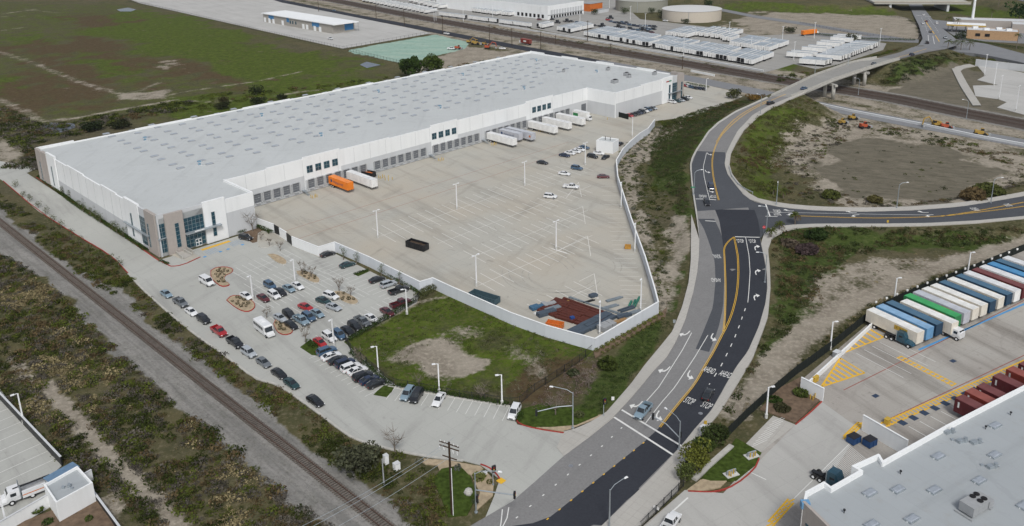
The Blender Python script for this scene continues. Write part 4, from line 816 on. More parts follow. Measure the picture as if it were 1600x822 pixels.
row([(512.3,396.5,'sedan','black'),(542.9,413.3,'sedan','teal'),(589.2,436.5,'sedan','black'),(606.8,444,'suv','silver'),(623.5,453.5,'pickup','black'),(626.5,474,'pickup','maroon')],52,'from the top along the white yard wall','cars along the white wall')
row([(510.3,548.5,'suv','blue'),(517.3,556.2,'sedan','white'),(527.8,562,'sedan','black'),(539,567.5,'suv','navy'),(548.4,574.2,'suv','white'),(558.6,578.7,'sedan','white'),(566.9,588,'suv','black'),(577.4,593,'sedan','navy'),(588,598.7,'sedan','black')],52,'from the top in the tight fence row','cars along the black fence')
row([(636.6,615.5,'suv','steel'),(650.6,618.8,'suv','black'),(685.5,624,'sedan','white'),(803.5,644,'suv','white')],196,'from the left in the bottom row of stalls','cars in the bottom row')
put_car((384.7,462.2),135,'sedan','white','small white sedan parked at the edge of the sandy island under the left lamp post')
put_car((384,371.2),118,'suv','black','black sport utility car parked alone by the hedge at the office entrance')
put_car((323.3,440.5),133,'van','white','white passenger van parked beside the round sandy island')
row([(882.2,242.5,'sedan','navy'),(890.7,239,'sedan','white'),(899.5,236.3,'sedan','white'),(906,233.4,'sedan','white'),(912.8,230.2,'sedan','blue')],124,'from the left in the truck yard row','cars parked in the truck yard')
for x,y,a,kd,c,l in ((847.6,253.8,120,'sedan','black','black sedan alone left of the row of five cars in the truck yard'),(926,244.2,130,'suv','black','black sport utility car in front of the white shed, left one'),(935.6,239.2,112,'sedan','white','white sedan beside the lower corner of the white yard shed'),(945.9,245.5,215,'sedan','black','black sedan right of the white sedan by the yard shed'),(901.5,262.5,125,'suv','blue','dark blue sport utility car below the row of five in the truck yard'),(882,271,118,'sedan','white','white sedan left below the dark blue car in the truck yard'),(943,275.6,92,'sedan','maroon','maroon sedan near the curving yard wall'),(892.7,291.7,112,'pickup','white','white pickup truck with open dark bed in the truck yard'),(860,306.8,110,'suv','white','white sport utility car, lowest of the cars in the truck yard'),(969,224.5,30,'sedan','black','black sedan half hidden behind the white yard shed')): put_car((x,y),a,kd,c,l)
row([(984,180.3,'sedan','red'),(989.6,178.9,'sedan','black'),(994.9,177.4,'sedan','black'),(999.5,175.9,'sedan','navy'),(1003.9,174.6,'suv','black'),(1008.2,172.8,'sedan','white'),(1012.8,171.3,'suv','blue'),(1017.2,169.8,'sedan','black'),(1021.4,168.6,'sedan','silver')],150,'from the left along the far hedge of the warehouse','cars at the far entrance')
row([(1050.5,159.2,'suv','white'),(1058.2,157.8,'sedan','teal'),(1064,156.4,'sedan','silver'),(1070.5,154.7,'suv','black'),(1075.8,152.3,'sedan','white')],140,'from the left beside the far glass entrance','cars at the far entrance')
row([(1071.5,133.6,'sedan','red'),(1076.5,134.8,'suv','white'),(1081.5,136.2,'sedan','blue'),(1086,137.2,'sedan','black'),(1092.5,138.,'sedan','navy'),(1098.5,138.8,'sedan','black')],150,'from the left behind the far warehouse corner','cars behind the far corner')
for x,y,a,kd,c,l in ((1004.5,642.5,213,'pickup','steel','steel blue pickup truck waiting at the stop line of the traffic signal'),(1106.5,615.5,28,'sedan','black','black sports car driving up the fresh asphalt lane'),(1111,291.5,186,'suv','navy','navy sport utility car waiting behind the black car above the junction'),(1104.5,315.5,184,'sedan','black','black sedan turning at the middle of the junction'),(1204.5,161,52,'suv','black','black sport utility car on the road just before the bridge'),(1256.4,137.5,48,'sedan','blue','dark blue sedan on the near half of the bridge'),(1366,99,48,'sedan','grey','dark grey sedan at the far end of the bridge'),(1425,84.5,50,'sedan','navy','navy sedan between the bridge and the far crossing'),(1448.6,66.5,20,'pickup','black','black pickup truck waiting at the far crossing'),(1454,49.2,20,'suv','black','black sport utility car on the far street above the crossing'),(1477,58.5,200,'pickup','silver','silver pickup truck on the right side of the far crossing'),(1442,36.2,200,'sedan','white','white sedan on the left lane of the far street'),(1447.5,33,20,'sedan','maroon','maroon sedan just beyond the white sedan on the far street'),(1463.6,35.8,20,'suv','white','white sport utility car on the right lane of the far street'),(1443,22.7,20,'sedan','white','white sedan near the overpass at the top of the far street')): put_car((x,y),a,kd,c,l,road_=True)
row([(990,51.2,'sedan','black'),(998,52.2,'sedan','red'),(1006,51,'suv','black'),(1013,48.6,'sedan','black'),(1019,50.3,'sedan','maroon'),(1008,43.5,'sedan','navy'),(985,44,'suv','black'),(975,42.5,'sedan','grey'),(965,35,'sedan','black'),(972,34.3,'sedan','blue'),(979,35,'sedan','black'),(950,31,'suv','red'),(968,40.5,'sedan','navy'),(1002,40.5,'suv','silver'),(1009,40,'sedan','blue'),(1016,40.6,'sedan','navy'),(1023,41.5,'suv','black'),(1040,32.5,'suv','white')]+[(955+i*7.1+random.uniform(-1,1),33.5+i*1.25+random.uniform(-.4,.4),random.choice(('sedan','suv')),random.choice(('black','navy','grey','blue','silver'))) for i in range(9)]+[(990+i*6.3,46.8-i*.3,random.choice(('sedan','suv')),random.choice(('black','navy','maroon','blue'))) for i in range(6)]+[(893+i*9,33+i*1.6,random.choice(('sedan','suv')),random.choice(('black','white','navy','blue'))) for i in range(6)],140,'in the staff parking by the tanks','staff cars near the tanks')
put_car((843,30.5),100,'suv','maroon','maroon van near the dock doors of the far white building')
row([(1533,36,'sedan','white'),(1500,34,'suv','white')],110,'beside the tall sign pole','cars at the shops')
for x,y,a,kd,c,l in ((863,74.5 if 0 else 30,45,'sedan','black','black car near the far white building corner'),(516,60.5,140,'pickup','white','white pickup truck in the yard of the low blue panelled workshop'),(698,53.5 if 0 else 52.7,140,'pickup','white','white pickup truck on the dark access road above the mint green ground'),(522.5,16.3,142,'sedan','blue','blue car on the dark access road above the workshop')): put_car((x,y),a,kd,c,l)
put_car((705,76),115,'pickup','white','white service pickup parked on the mint green ground');put_car((785,75.3),100,'sedan','white','white car beside the orange digger at the earthworks')
put_car((1047,818),35,'pickup','white','white pickup truck cut by the bottom edge near the chain link fence')
# shuttle bus
o=thing('shuttle_bus','white shuttle bus with a row of side windows parked between sandy islands','bus',(*P(413.3,513.3,1.2),.06),az2rz(R_(139)))
m_=MB();m_.rings([[(x,-1.12,.45),(x,-1.2,1.6),(x,-1.12,zt-.1),(x,-.95,zt),(x,.95,zt),(x,1.12,zt-.1),(x,1.2,1.6),(x,1.12,.45)] for x,zt in ((-3.7,2.75),(-3.6,2.9),(2.1,2.9),(2.4,2.65))]);m_.rings([ring(2.2,.45,1.5,1.,.9),ring(3.1,.45,1.4,1.,.85),ring(3.8,.5,1.15,.9,.7)]);m_.build('body',PAINT['white'],o)
m_=MB()
for s in (-1,1):
    for i in range(5): m_.box((-3+i*1.05,s*1.175,1.95),(.85,.06,.75))
m_.box((-3.7,0,2.),(.06,1.6,.7));m_.build('windows',M['cglass'],o)
m_=MB();m_.rings([[(2.38,-.98,1.5),(2.38,.98,1.5),(2.38,.98,2.5),(2.38,-.98,2.5)],[(2.95,-.85,1.5),(2.95,.85,1.5),(2.5,.8,2.45),(2.5,-.8,2.45)]]);m_.build('windscreen',M['cglass'],o)
for x in (2.7,-2.2):
    for y in (-1,1): m_=MB();m_.cyl((x,y*.85,.42),(x,y*1.1,.42),.42,n=14);m_.cyl((x,y*1.1,.42),(x,y*1.12,.42),.22,n=10,mi=1);m_.build('wheel',[M['rubber'],M['rim']],o)
m_=MB();m_.box((-.8,0,2.98),(1.4,1.,.18));m_.build('roof_air_conditioner',M['wsteel'],o)
# ------------------------------------------------------------ trailers
def make_trailer(Lx=16.1,h=2.85,zb=1.15,name='box_trailer',side='white',cont=False):
    r=bpy.data.objects.new(name,None);SC.collection.objects.link(r);w_=1.28;ms=CONT[side];mr=CONTR[side]
    m_=MB();m_.box((Lx/2,0,zb+h/2),(Lx,2*w_,h))
    n=int(Lx/ (.75 if cont else 1.22))
    for i in range(n+1):
        for s in (-1,1): m_.box((.1+i*(Lx-.2)/n,s*(w_+.012),zb+h/2),(.12 if cont else .05,.03,h-.12))
    m_.build('container' if cont else 'cargo_box',ms,r)
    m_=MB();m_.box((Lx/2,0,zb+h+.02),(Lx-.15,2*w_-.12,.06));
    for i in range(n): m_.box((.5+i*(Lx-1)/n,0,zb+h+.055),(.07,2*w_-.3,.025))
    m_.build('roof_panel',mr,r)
    m_=MB()
    for s in (-1,1): m_.box((-.03,s*.62,zb+h/2),(.05,1.16,h-.2));m_.box((-.07,s*.25,zb+h/2),(.05,.04,h-.3),mi=1);m_.box((-.07,s*.95,zb+h/2),(.05,.04,h-.3),mi=1)
    m_.build('rear_doors',[ms,M['steel']],r)
    m_=MB()
    for s in (-1,1): m_.box((Lx/2,s*.5,zb-.16),(Lx-.4,.14,.3));
    m_.box((.1,0,.6),(.1,2.2,.12));m_.build('chassis',M['black'],r)
    for x in (1.3,2.55):
        for y in (-1,1): m_=MB();m_.cyl((x,y*.62,.5),(x,y*1.22,.5),.5,n=14);m_.cyl((x,y*1.2,.5),(x,y*1.24,.5),.27,n=10,mi=1);m_.build('wheel',[M['rubber'],M['wsteel']],r)
    m_=MB()
    for s in (-1,1): m_.box((Lx-3.2,s*.85,.55),(.14,.14,1.1));m_.box((Lx-3.2,s*.85,.04),(.3,.3,.08))
    m_.build('landing_gear',M['mgrey'],r);return r
TR={}
def put_trailer(rear,az,side,label,name='box_trailer',Lx=16.1,cont=False,group=None,z=.06,h=2.85,cat='trailer'):
    k=(Lx,cont,h)
    if k not in TR: TR[k]=[make_trailer(Lx,h,name=name,side=side,cont=cont),0]
    o=TR[k][0] if not TR[k][1] else copy_tree(TR[k][0]);TR[k][1]=1;o.name=name
    setp(o,(rear[0],rear[1],z),az2rz(R_(az)))
    for ch in KIDS(o):
        b=ch.name.split('.')[0]
        if b in ('container','cargo_box','rear_doors'): ch.material_slots[0].link='OBJECT';ch.material_slots[0].material=CONT[side]
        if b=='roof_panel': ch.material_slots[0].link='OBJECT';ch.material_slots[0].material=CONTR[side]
    return tag(o,label,cat,group)
def wtext(s,o,x,y,z,size,mat,name='lettering',sx=1,face=-1,ext=.0):
    m4=Matrix.Translation((x,y,z))@(Matrix.Rotation(pi/2,4,'X') if face<0 else Matrix.Rotation(pi,4,'Z')@Matrix.Rotation(pi/2,4,'X'));return text_obj(s,mat,size,m4,name,o,sx,ext)
GD='trailers backed against the dock doors'
d1=put_trailer(ST(160.2,-255.6),135.1,'orange','orange container trailer backed against a dock door',Lx=12.2,cont=True,name='container_trailer',group=None)
wtext('Hapag-Lloyd',d1,6.2,-1.315,2.6,1.25,M['blue']);m_=MB();m_.box((1.9,-1.32,2.7),(1.,.02,1.));m_.build('blue_square_emblem',M['blue'],d1)
d2=put_trailer(ST(168,-255.6),135.1,'white','white box trailer with grey roof beside the orange container at the dock')
for i,(s_,c,l,L0) in enumerate(((240.6,'white','long white trailer nearest the third dock stairs',16.1),(252,'silver','silver grey trailer with a small orange spot between two white dock trailers',16.1),(248,'silver','short silver trailer mostly hidden by the white one next to it',12.2),(266.5,'white','white trailer just right of the silver dock trailers',16.1),(276,'white','middle one of the three white trailers near the far dock end',16.1),(285.5,'white','farthest white dock trailer before the green striped truck',16.1))): 
    t_=put_trailer(ST(s_,-255.6),135.1,c,l,Lx=L0,cont=L0<13,name='box_trailer' if L0>13 else 'container_trailer')
    if i==1: m_=MB();m_.cyl((15,-1.3,2.6),(15,-1.325,2.6),.5,n=14);m_.build('orange_emblem',M['orange'],t_)
t_=put_trailer(ST(295.5,-254),135.1,'white','white truck body with green stripe at the far end of the docks',Lx=8.5,name='box_truck',cat='truck')
m_=MB();m_.box((2,-1.33,2.2),(3,.02,1.6));m_.build('green_stripe',CONT['green'],t_)
m_=MB();m_.rings([ring(8.6,.6,2.6,1.15,1.),ring(9.7,.6,2.4,1.1,.95),ring(10.4,.6,1.5,1.,.85)]);m_.build('cab',PAINT['white'],t_);m_=MB();m_.box((10.05,0,2.),(.5,1.7,.6));m_.build('windscreen',M['cglass'],t_)
# containers on chassis in the logistics lot; rear towards the dark fence
FRONT=[(1443,541),(1459,533),(1476,525),(1495,520),(1499,512),(1508,505.5),(1531,500.5),(1542,494),(1558,487),(1569,479.5),(1582,474.5),(1593,468.5),(1604,463),(1615,457),(1626,452),(1638,446),(1650,440)]
COLS=['cream','blue','navy','cream','green','silver','cream','cream','navy','cream','navy','white','maroon','white','sky','navy','white']
base=P(1434,549);dirr=P(1600,476)-base;dirr/=np.hypot(*dirr)
LBL=['cream container with a yellow banner, nearest to the dark blue tractor','light blue container beside the nearest cream one','navy container between the light blue and cream ones','cream container coupled to the white yard truck','green container beside the coupled cream one','silver grey trailer just right of the green container','tall cream container with a yellow banner right of the silver trailer','plain cream container right of the second yellow banner','navy container between two plain cream ones','cream container left of the second navy pair','navy container left of the white one above the blue line','white container left of the maroon one','maroon container in the long row of white and navy containers','white container just right of the maroon one','bright blue container at the right edge with white letters','dark navy container behind the bright blue one, right edge','white container cut by the right edge']
Lc=13.6;azc=150;dv=np.array([sin(R_(azc)),cos(R_(azc))])
for i,(c,l) in enumerate(zip(COLS,LBL)):
    f=base+dirr*(1.6+i*3.55)+(-dv)*.8
    if i==3: f=f+dv*1.5
    rear=f-dv*Lc
    t_=put_trailer(rear,azc,c,l,Lx=Lc,cont=True,name='container_trailer',h=2.9)
    if c=='cream' and i in (0,3,6):
        m_=MB();m_.box((9.4,-1.33,3.1),(3.4,.02,1.15));b_=m_.build('yellow_banner',M['yellow'],t_);wtext('J.B. HUNT',b_,9.4,-1.345,3.1,.72,M['black'])
    if i==14: wtext('CMA CGM',t_,6.5,-1.33,2.6,1.5,CONT['white'])
# red containers at the docks of the logistics building
for i,(x,y) in enumerate(((1494,647),(1509,636),(1527,628),(1552,612),(1573,601),(1592,592),(1612,582))):
    q=P(x,y,0);t_=put_trailer(q+dv*12.2,azc+180,('maroon' if i in (0,2,3,5) else 'red'),('%s red container, %s from the left behind the grey roof edge'%('dark' if i in (0,2,3,5) else 'rusty',ORD[i])),Lx=12.2,cont=True,name='container_trailer',group='red containers behind the building',h=2.9)
    if i in (0,3,4): m_=MB();m_.box((11.3,1.33,3),(.35,.02,1.2));m_.build('white_mark',CONT['white'],t_)
# tractors
def tractor(name,label,px,az,paint,day=True,z=.06):
    q=P(*px,.9);o=thing(name,label,'truck',(q[0],q[1],z),az2rz(R_(az)));pm=PAINT[paint]
    m_=MB();m_.rings([ring(-.4,.7,3.1 if not day else 2.7,1.12,1.),ring(1.2,.7,3.2 if not day else 2.7,1.15,1.02),ring(1.75,.7,2.1,1.1,.95)] );m_.build('cab',pm,o)
    if name=='semi_tractor': m_=MB();m_.rings([ring(1.6,.6,1.75,1.05,.8),ring(2.8,.6,1.65,1.,.75),ring(3.5,.65,1.35,.9,.6)]);m_.build('hood',pm,o)
    m_=MB();m_.rings([[(1.22,-.98,2.05),(1.22,.98,2.05),(1.22,.9,2.62),(1.22,-.9,2.62)],[(1.76,-.93,2.02),(1.76,.93,2.02),(1.42,.88,2.55),(1.42,-.88,2.55)]])
    for s in (-1,1): m_.box((.6,s*1.1,2.),(.9,.06,.6))
    m_.build('windscreen',M['cglass'],o)
    m_=MB();m_.box((-1.8,0,.85),(3.8,.8,.3));m_.box((-2,0,1.08),(1,.9,.12));m_.build('chassis',M['black'],o)
    fx=2.6 if name=='semi_tractor' else 1.0
    for x in ((fx,-1.6,-2.9) if name=='semi_tractor' else (fx,-2.2)):
        for y in (-1,1): m_=MB();m_.cyl((x,y*.6,.5),(x,y*1.12,.5),.5,n=14);m_.cyl((x,y*1.1,.5),(x,y*1.14,.5),.26,n=10,mi=1);m_.build('wheel',[M['rubber'],M['wsteel']],o)
    m_=MB()
    for s in (-1,1): m_.cyl((-.5,s*1.05,.8),(-.5,s*1.05,3.3),.09,n=8)
    m_.build('exhaust_stack',M['steel'],o);return o
tractor('semi_tractor','dark blue semi tractor without trailer parked below the cream container',(1407,530),147,'tblue',False)
tractor('yard_truck','white yard truck coupled to a cream container',(1492,523),147,'white');tractor('semi_tractor','dark tractor partly hidden behind the lower right building corner',(1299,751),140,'tblue',False)
for k_,(x,y) in enumerate(((870,35),(885,33),(965,42),(953,28),(1003,46),(940,40))): tractor('semi_tractor','dark semi tractor, %s in the far yard near the blue grey building'%ORD[k_],(x,y),130,'black',False)['group']='tractors in the far yard'
# service truck lower left
sv=tractor('service_truck','white service truck with orange stripe and folded crane boom, lower left',(27,775),48+180,'white');sv.rotation_euler.z=az2rz(R_(232));
m_=MB();m_.rings([ring(1.6,.6,1.75,1.05,.8),ring(2.6,.6,1.6,1.,.75),ring(3.2,.65,1.3,.9,.6)]);m_.build('hood',PAINT['white'],sv)
for s in (-1,1):
    m_=MB();m_.box((-3.4,s*.95,1.35),(5.4,.55,1.25));b_=m_.build('tool_box',PAINT['white'],sv);m_=MB();m_.box((-3.4,s*1.23,1.35),(5.3,.02,.16));m_.build('orange_stripe',M['orange'],b_)
m_=MB();m_.tube([(-5.4,0,1.9),(-5.4,0,2.6),(.5,.3,2.7)],.16,8);m_.tube([(-5.2,-.4,2.2),(0,-.3,2.5)],.1,6);m_.build('crane_boom',M['black'],sv)
m_=MB();m_.box((-3.4,0,1.),(5.4,1.4,.3));m_.build('deck',M['mgrey'],sv)
# red lorry on the access road
t_=put_trailer(P(829,71),322,'red','red box lorry on the dark access road above the warehouse roof',Lx=10,name='box_truck',cat='truck');m_=MB();m_.rings([ring(10.2,.6,2.6,1.15,1.),ring(11.8,.6,2.3,1.1,.95)]);m_.build('cab',PAINT['white'],t_)
m_=MB();m_.box((5,1.32,2.6),(3,.02,1.1));m_.build('white_mark',CONT['white'],t_);m_=MB();m_.box((11.7,0,2),(.3,1.7,.6));m_.build('windscreen',M['cglass'],t_)
t_=put_trailer(P(1253,56.5),62,'orange','orange container lorry on the far side street left of the crossing',Lx=14,cont=True,name='container_trailer');m_=MB();m_.rings([ring(14.3,.6,2.8,1.15,1.),ring(16,.6,2.3,1.1,.95)]);m_.build('cab',PAINT['white'],t_)
# far trailer yard: light copies (one mesh, two materials)
def mk_far(open_):
    m_=MB();m_.box((8,0,2.55),(16,2.56,2.8));m_.box((8,0,3.98),(15.8,2.4,.06),mi=1);m_.box((8,0,.95),(15.5,1.2,.3),mi=2)
    if open_: m_.box((-.03,0,2.5),(.04,2.2,2.5),mi=2)
    else: m_.box((-.03,0,2.5),(.04,.08,2.5),mi=2)
    for x in (1.3,2.5): m_.box((x,0,.5),(1.,2.3,.9),mi=2)
    m_.box((12.8,0,.55),(.2,1.9,1.1),mi=2)
    r=m_.build('box_trailer',[CONT['white'],simple('far_trailer_roof',(.3,.34,.38),.6,.3,var=.3,sc=.08),M['ddark']]);return r
FT=[mk_far(False),mk_far(True)];ftu=[0,0]
def far_tr(q,az,lab,grp,op):
    o=FT[op] if not ftu[op] else FT[op].copy()
    if ftu[op]: SC.collection.objects.link(o)
    ftu[op]=1;setp(o,(q[0],q[1],.05),az2rz(R_(az)),(random.uniform(.93,1.02),1,random.uniform(.97,1.03)));tag(o,lab,'trailer',grp)
def tr_row(a,b,n,az,lab,grp,ops=.2,skip=()):
    A_,B_=P(*a),P(*b)
    for i in range(n):
        if i in skip: continue
        q=A_+(B_-A_)*i/max(1,n-1)+np.random.default_rng(i).normal(0,.25,2);far_tr(q,az+random.uniform(-.6,.6),'white box trailer, %s %s'%(ORD[i],lab),grp,1 if random.random()<ops else 0)
azf=39.
tr_row((872,49),(890,52.5),5,azf,'from the left in the small row right of the dock building','trailers behind the rail fence',.4)
tr_row((914,57.5),(1173,103),48,azf,'from the left in the long row along the rail fence','trailers behind the rail fence',.3,(21,))
tr_row((1168,97.5) if 0 else (1166,101.5),(1182,104.5),4,azf,'in the last rail fence group','trailers behind the rail fence',.7) if 0 else None
tr_row2=lambda a,b,n,az,d,lab,grp,ops=0.: [far_tr(P(*a)+(P(*b)-P(*a))*i/max(1,n-1)+np.array([sin(R_(az)),cos(R_(az))])*d+rng.normal(0,.25,2),az+random.uniform(-.6,.6),'white box trailer, %s %s'%(ORD[i],lab),grp,0) for i in range(n) if i%11!=7]
tr_row2((914,57.5),(1173,103),48,azf,17.4,'from the left in the line right behind the rail fence row','trailers behind the first line')
tr_row2((872,49),(890,52.5),5,azf,17.4,'from the left behind the small row by the dock building','trailers behind the first line')
tr_row2((1042,57),(1072,60.5),6,azf,17.4,'from the left behind the first block of the second row','trailers in the third row')
tr_row2((1086,57.5),(1128,62.5),6,azf,17.4,'from the left behind the second block of the second row','trailers in the third row')
tr_row2((1142,73.5),(1200,82),13,azf,17.4,'from the left behind the third block of the second row','trailers in the third row')
tr_row((840,44),(846,45.5),2,azf,'at the left end of the rail fence rows','trailers behind the rail fence')
tr_row((1042,57),(1072,60.5),6,azf,'from the left in the first block of the second row','trailers in the second row',0.)
tr_row((1063,61.5) if 0 else (1086,57.5),(1128,62.5),6,azf,'from the left in the second block of the second row','trailers in the second row',0.)
tr_row((1131,65.5),(1139,66.5),2,azf,'of the pair between the blocks of the second row','trailers in the second row',0.)
tr_row((1142,73.5),(1170,77),6,azf,'from the left in the third block of the second row','trailers in the second row',0.)
tr_row((1178,79.5),(1200,82),5,azf,'from the left in the last block of the second row','trailers in the second row',0.)
tr_row((1355,68.5) if 0 else (1372,74.5),(1316,96.5),17,300,'from the right in the row facing the bridge','trailers facing the bridge',.9)
tr_row((1300,101.5),(1275,102.5) if 0 else (1288,104),4,300,'of the small group at the lower end near the bridge','trailers facing the bridge',.9)
tr_row((1340,66) if 0 else (1345,63.5),(1270,93),12,300,'from the right in the back row behind those facing the bridge','trailers in the back row',0.,(3,6,9))
tr_row((700,10.5) if 0 else (567,3),(664,22),17,azf,'from the left in the terminal row along the rails','trailers of the terminal',0.)
tr_row((640,4),(685,15),7,azf,'from the left in the terminal row behind the first one','trailers of the terminal',0.)
tr_row((696,9),(724,15.5),6,azf,'from the left in the middle terminal block','trailers of the terminal',0.)
tr_row((738,19.5),(775,24.5),9,azf,'from the left in the terminal block before the dock building','trailers of the terminal',0.)
tr_row((785,25),(795,26),3,azf,'of the three beside the dock openings','trailers of the terminal',0.)
tr_row((705,27.5),(830,43.5),11,317,'from the left in the slanted row beside the rail fence','slanted trailers',.4,(3,7))
# ------------------------------------------------------------ bins and dumpsters
def dumpster(label,px,az,L_,W_,h,mat,cat='dumpster',fill=None,z=.06,name='dumpster'):
    q=P(*px,h*.4);o=thing(name,label,cat,(q[0],q[1],z),az2rz(R_(az)));m_=MB();t=.1
    for s in (-1,1): m_.box((0,s*(W_/2-t/2),h/2+.12),(L_,t,h));m_.box((s*(L_/2-t/2),0,h/2+.12),(t,W_-2*t-.002,h-.01))
    m_.box((0,0,.2),(L_-.2,W_-.2,.12))
    for i in range(int(L_/.8)+1):
        for s in (-1,1): m_.box((-L_/2+.1+i*(L_-.2)/max(1,int(L_/.8)),s*(W_/2+.05),h/2+.12),(.1,.1,h-.1))
    for s in (-1,1): m_.box((0,s*(W_/2),h+.14),(L_+.1,.14,.1))
    m_.build('bin_shell',mat,o)
    if fill: m_=MB();m_.box((0,0,h*.62),(L_-.3,W_-.3,h*.3),top=(.9,.85));m_.box((.4,.1,h*.8),(L_*.3,W_*.3,.3),.5);m_.build('rubbish_load',fill,o)
    return o
db=M['black']
dumpster('black open roll off dumpster with brown rubbish alone in the truck yard',(652,384.5),126,7.2,2.5,1.9,db,fill=M['wood']);dumpster('dark open roll off dumpster beside the white trailer at the dock',(573,272.5),122,7.2,2.5,1.9,db,fill=M['orange'])
lb=simple('lid_black',(.02,.02,.025))
for px,l in (((1333.7,688),'blue lidded dumpster, left one of the two by the wing wall'),((1358.8,692.5),'blue lidded dumpster, right one of the two by the wing wall')):
    o=dumpster(l,px,60,2.1,1.6,1.3,M['blue']);m_=MB();m_.box((0,0,1.5),(2.15,1.7,.1));m_.build('lid',lb,o)
o=dumpster('teal blue open container lying behind the lower white yard wall',(757,466),125,8.5,2.4,1.5,simple('teal_container',(.05,.09,.11)))
o=dumpster('orange red open bin close behind the white yard wall',(867,509),112,4.2,1.9,1.2,M['orange'])
o=dumpster('small orange box beside the right wall of the yard',(981,387),100,1.8,1.4,.9,simple('ochre',(.45,.24,.05)))
# construction machines
def digger(label,px,az,mat,z=0,sc=1.,kind='excavator'):
    q=PT(*px);o=thing(kind,label,'excavator' if kind=='excavator' else 'loader',(q[0],q[1],q[2]+.02),az2rz(R_(az)));o.scale=(sc,)*3
    if kind=='excavator':
        for s in (-1,1): m_=MB();m_.rings([[(-1.9,s*1.-.25,.3),(-1.4,s*1.-.25,.0),(1.4,s*1.-.25,0),(1.9,s*1.-.25,.3),(1.5,s*1-.25,.75),(-1.5,s*1-.25,.75)],[(-1.9,s*1.+.25,.3),(-1.4,s*1.+.25,.0),(1.4,s*1.+.25,0),(1.9,s*1.+.25,.3),(1.5,s*1+.25,.75),(-1.5,s*1+.25,.75)]]);m_.build('track',M['rubber'],o)
    else:
        for x in (-1.5,1.5):
            for s in (-1,1): m_=MB();m_.cyl((x,s*.7,.7),(x,s*1.25,.7),.7,n=14);m_.build('wheel',M['rubber'],o)
    m_=MB();m_.box((-.5,0,1.4),(3.,2.2,1.1));m_.box((-1.5,0,2.),(1,2,.5));m_.build('engine_body',mat,o);m_=MB();m_.box((.7,.55,2.2),(1.2,.95,1.4),top=(.85,.9));m_.build('cab',[mat],o);m_=MB();m_.box((.75,.55,2.35),(1.22,1.,.8),top=(.9,.95));m_.build('cab_glass',M['cglass'],o)
    m_=MB()
    if kind=='excavator': m_.tube([(1,-.3,1.8),(3,-.3,4.3),(5.2,-.3,3.6),(5.6,-.3,1.2)],.24,6)
    else: m_.tube([(1,.6,1.3),(2.8,.6,.7)],.16);m_.tube([(1,-.6,1.3),(2.8,-.6,.7)],.16)
    m_.build('boom',mat,o);m_=MB();x=5.3 if kind=='excavator' else 3.2;m_.rings([[(x-.6,-1,.2),(x+.4,-1,.1),(x+.5,-1,1.1),(x-.3,-1,1.)],[(x-.6,1 if kind!='excavator' else .5,.2),(x+.4,1 if kind!='excavator' else .5,.1),(x+.5,1 if kind!='excavator' else .5,1.1),(x-.3,1 if kind!='excavator' else .5,1.)]]);m_.build('bucket',M['mgrey'],o)
yl_=M['yellow'];yl_=simple('worn_machine_yellow',(.36,.23,.05));rdo=simple('red_orange_paint',(.38,.08,.035))
for px,az,mt,kd,l,s_ in (((1461,198),260,yl_,'excavator','yellow digger with raised boom on the closed road, right of the sand pile',1.1),((1477,201),100,rdo,'wheel_loader','red orange machine beside the yellow digger on the closed road',1.),((1531,212),110,yl_,'wheel_loader','yellow loader further right on the closed road',1.1),((1350,200.5),80,rdo,'wheel_loader','red tractor at the top of the dirt track into the bowl',1.),((1316,194),60,yl_,'wheel_loader','small dark yellow machine left of the red tractor',.9),((1332,187),80,yl_,'wheel_loader','yellow machine on the pale patch above the red tractor',.9),((733,67),100,yl_,'excavator','dull yellow digger at the edge of the mint ground, left one',.9),((743,70),100,yl_,'wheel_loader','bright yellow loader on the edge of the mint ground',1.3),((762,76),90,rdo,'excavator','orange digger on the earthworks behind the warehouse',1.1),((715,77),100,rdo,'wheel_loader','small red machine beside the white service pickup',1.),((757,70),100,yl_,'wheel_loader','small dark loader behind the orange digger',.8)): digger(l,px,az,mt,0,s_,kd)
# building material laid out in the lower corner of the yard
def stack(label,cat,name,px,az,n,dims,mat,spread=(0,0),z=0.06,jit=.1,part='item'):
    q=P(*px,.3);o=thing(name,label,cat,(q[0],q[1],z),az2rz(R_(az)));r=random.Random(px[0])
    for i in range(n): m_=MB();m_.box(((i%3-1)*spread[0]+r.uniform(-jit,jit),(i//3-(n//3)/2)*spread[1]+r.uniform(-jit,jit),dims[2]/2+r.uniform(0,.15)),dims,r.uniform(-.06,.06));m_.build(part,mat,o)
    return o
stl=simple('rusty_red_steel',(.085,.022,.014),.7,.3,var=.2);bs=simple('blue_steel',(.06,.08,.105));gs=simple('galv_rack',(.17,.2,.225));grn=simple('green_rack',(.03,.16,.11))
stack('broad stack of dark red steel sections behind the lower yard wall corner','steel stack','steel_sections',(898,488.5),128,24,(5.4,.95,.6),stl,(5.5,1.08),part='steel_beam')
stack('narrow bundle of dark red steel sections above the broad stack','steel stack','steel_sections',(918,478),128,3,(15,.5,.4),stl,(0,.7),part='steel_beam')
o=stack('dark blue grey flat rack sections in the yard corner beside the lamp post','rack stack','rack_sections',(922,506),48,9,(4.6,1.1,.8),bs,(4.7,1.2),part='rack_section')
stack('long thin steel frame lying above the red sections','steel frame','long_frame',(932,478),128,2,(17,.25,.3),gs,(0,.9),part='rail')
